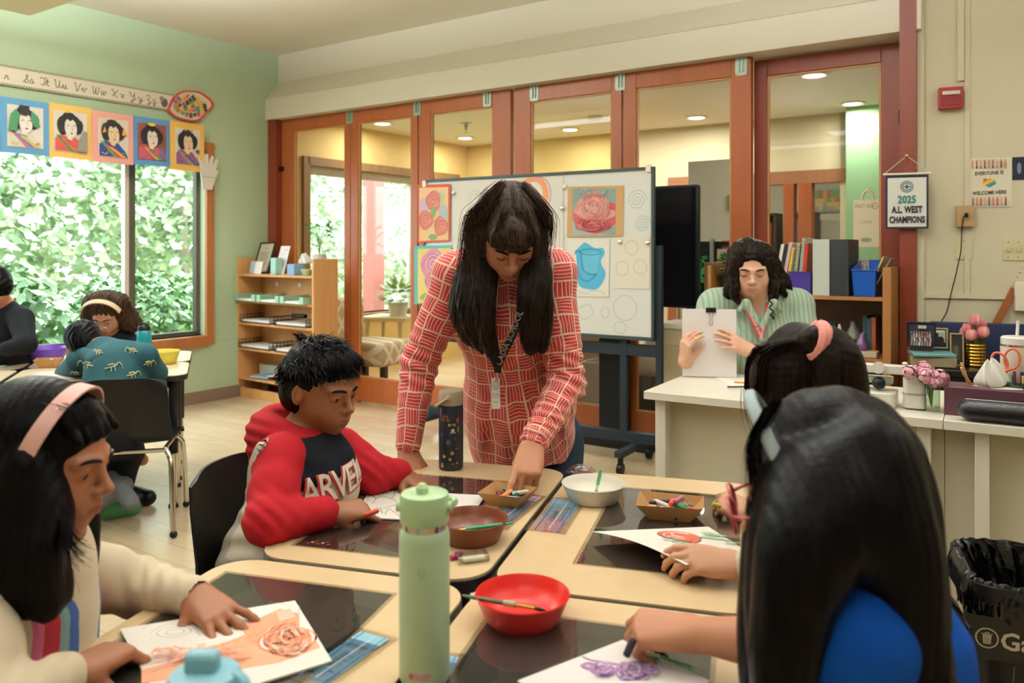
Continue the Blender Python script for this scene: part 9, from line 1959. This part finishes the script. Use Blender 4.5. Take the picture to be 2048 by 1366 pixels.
for (px,py,yy) in ((240,1018,3.80),(182,1022,3.86)):
 c = V3(*P(px,py,yy)); c[2] = .045; b = Body(); b.cap(c + V3(-.045,-.02,0),c + V3(.055,.02,0),.042,.036); b.build('clog',CROC,t_,.006,cut=lambda q: q[:,2] < .006)
def curly(b,Q):
 for a in np.linspace(-2.4,2.4,9): b.cap(Q(.085 * math.sin(a),-.02 - .05 * math.cos(a) * 0,.06 + .04 * math.cos(a)),Q(.125 * math.sin(a),-.01,-.07 if abs(a) > .8 else .08),.045,.048,.03)
t_,HMh,Qh_ = kid('girl with wavy brown hair, round glasses and a cream headband facing the camera',(-2.4,4.75,0),look(P(216,629,4.55),(.04,-.86,-.50)),.98,'#b5846a',pj(222,668,4.62),pj(228,715,4.66),pj(228,800,4.66),[(pj(195,690,4.6),pj(185,725,4.45),pj(205,725,4.35),((.3,-.9,0),(0,-.1,1),.1)),(pj(262,690,4.6),pj(272,722,4.45),pj(262,722,4.35),((-.3,-.9,0),(0,-.1,1),.1))],'jumper',cloth('navy_jumper','#161c28'),HAIRC,hair=curly,legs=[[pj(205,800,4.6),pj(245,820,4.25),pj(272,905,4.12),pj(285,920,4.0)],[pj(245,800,4.6),pj(265,820,4.3),pj(240,900,4.2),pj(235,905,4.05)]])
eyes(HMh,.98,t_,gaze=(0,-25)); brows(HMh,.98,t_,HAIRD)
c = V3(*P(276,930,4.03)); c[2] = .04; Body().cap(c + V3(-.05,.03,0),c + V3(.07,-.04,0),.042,.038).build('shoe',BLACKP,t_,.006,cut=lambda q: q[:,2] < .004)
Q = Qh_; mb = MB().mat(M('cream_band','#c9b090',.6)); rs = []
for k in range(21):
 a = R(-75 + 150 * k / 20); c = V3(.112 * math.sin(a),.055,.045 + .095 * math.cos(a)); o2 = V3(math.sin(a),0,math.cos(a)) * .004; rs.append([Q(*(c + o2)),Q(*(c + o2 * .5 + V3(0,.028,-.004))),Q(*(c - o2 + V3(0,.028,-.004))),Q(*(c - o2))])
tag(mb.loft(rs).build('headband',recalc=True),'cream headband on the wavy haired girl by the window','headband')
gs = thing('glasses','thin round wire glasses on the girl facing the camera','glasses',Q(0,.11,0))
for q in (-1,1): MB().mat(METAL).tube([Q(q * .032 + .024 * math.cos(a),.105,.0 + .021 * math.sin(a)) for a in np.linspace(0,6.283,19)],.0016,5,caps=False).build('rim',gs)
MB().mat(METAL).tube([Q(-.008,.106,.004),Q(.008,.106,.004)],.0016,5).build('bridge',gs)
kid('boy in a black hoodie cut by the left picture edge, sitting at the far tables',(-2.85,4.5,0),look(P(-12,578,4.25),(-.55,.50,-.50)),.95,'#b87a58',pj(5,615,4.30),pj(12,660,4.32),pj(10,760,4.35),[(pj(42,638,4.25),pj(52,688,4.12),pj(12,698,4.10),((-.9,.1,0),(0,-.1,1),.06)),(pj(-35,638,4.35),pj(-50,690,4.3),pj(-20,700,4.3),((.5,-.5,0),(0,-.1,1),.06))],'hoodie',cloth('black_hoodie','#16181c'),HAIRB,legs=[[pj(-5,770,4.35),pj(0,790,4.7),pj(0,900,4.7),pj(0,900,4.9)],[pj(25,770,4.35),pj(30,790,4.7),pj(30,900,4.7),pj(30,900,4.9)]])
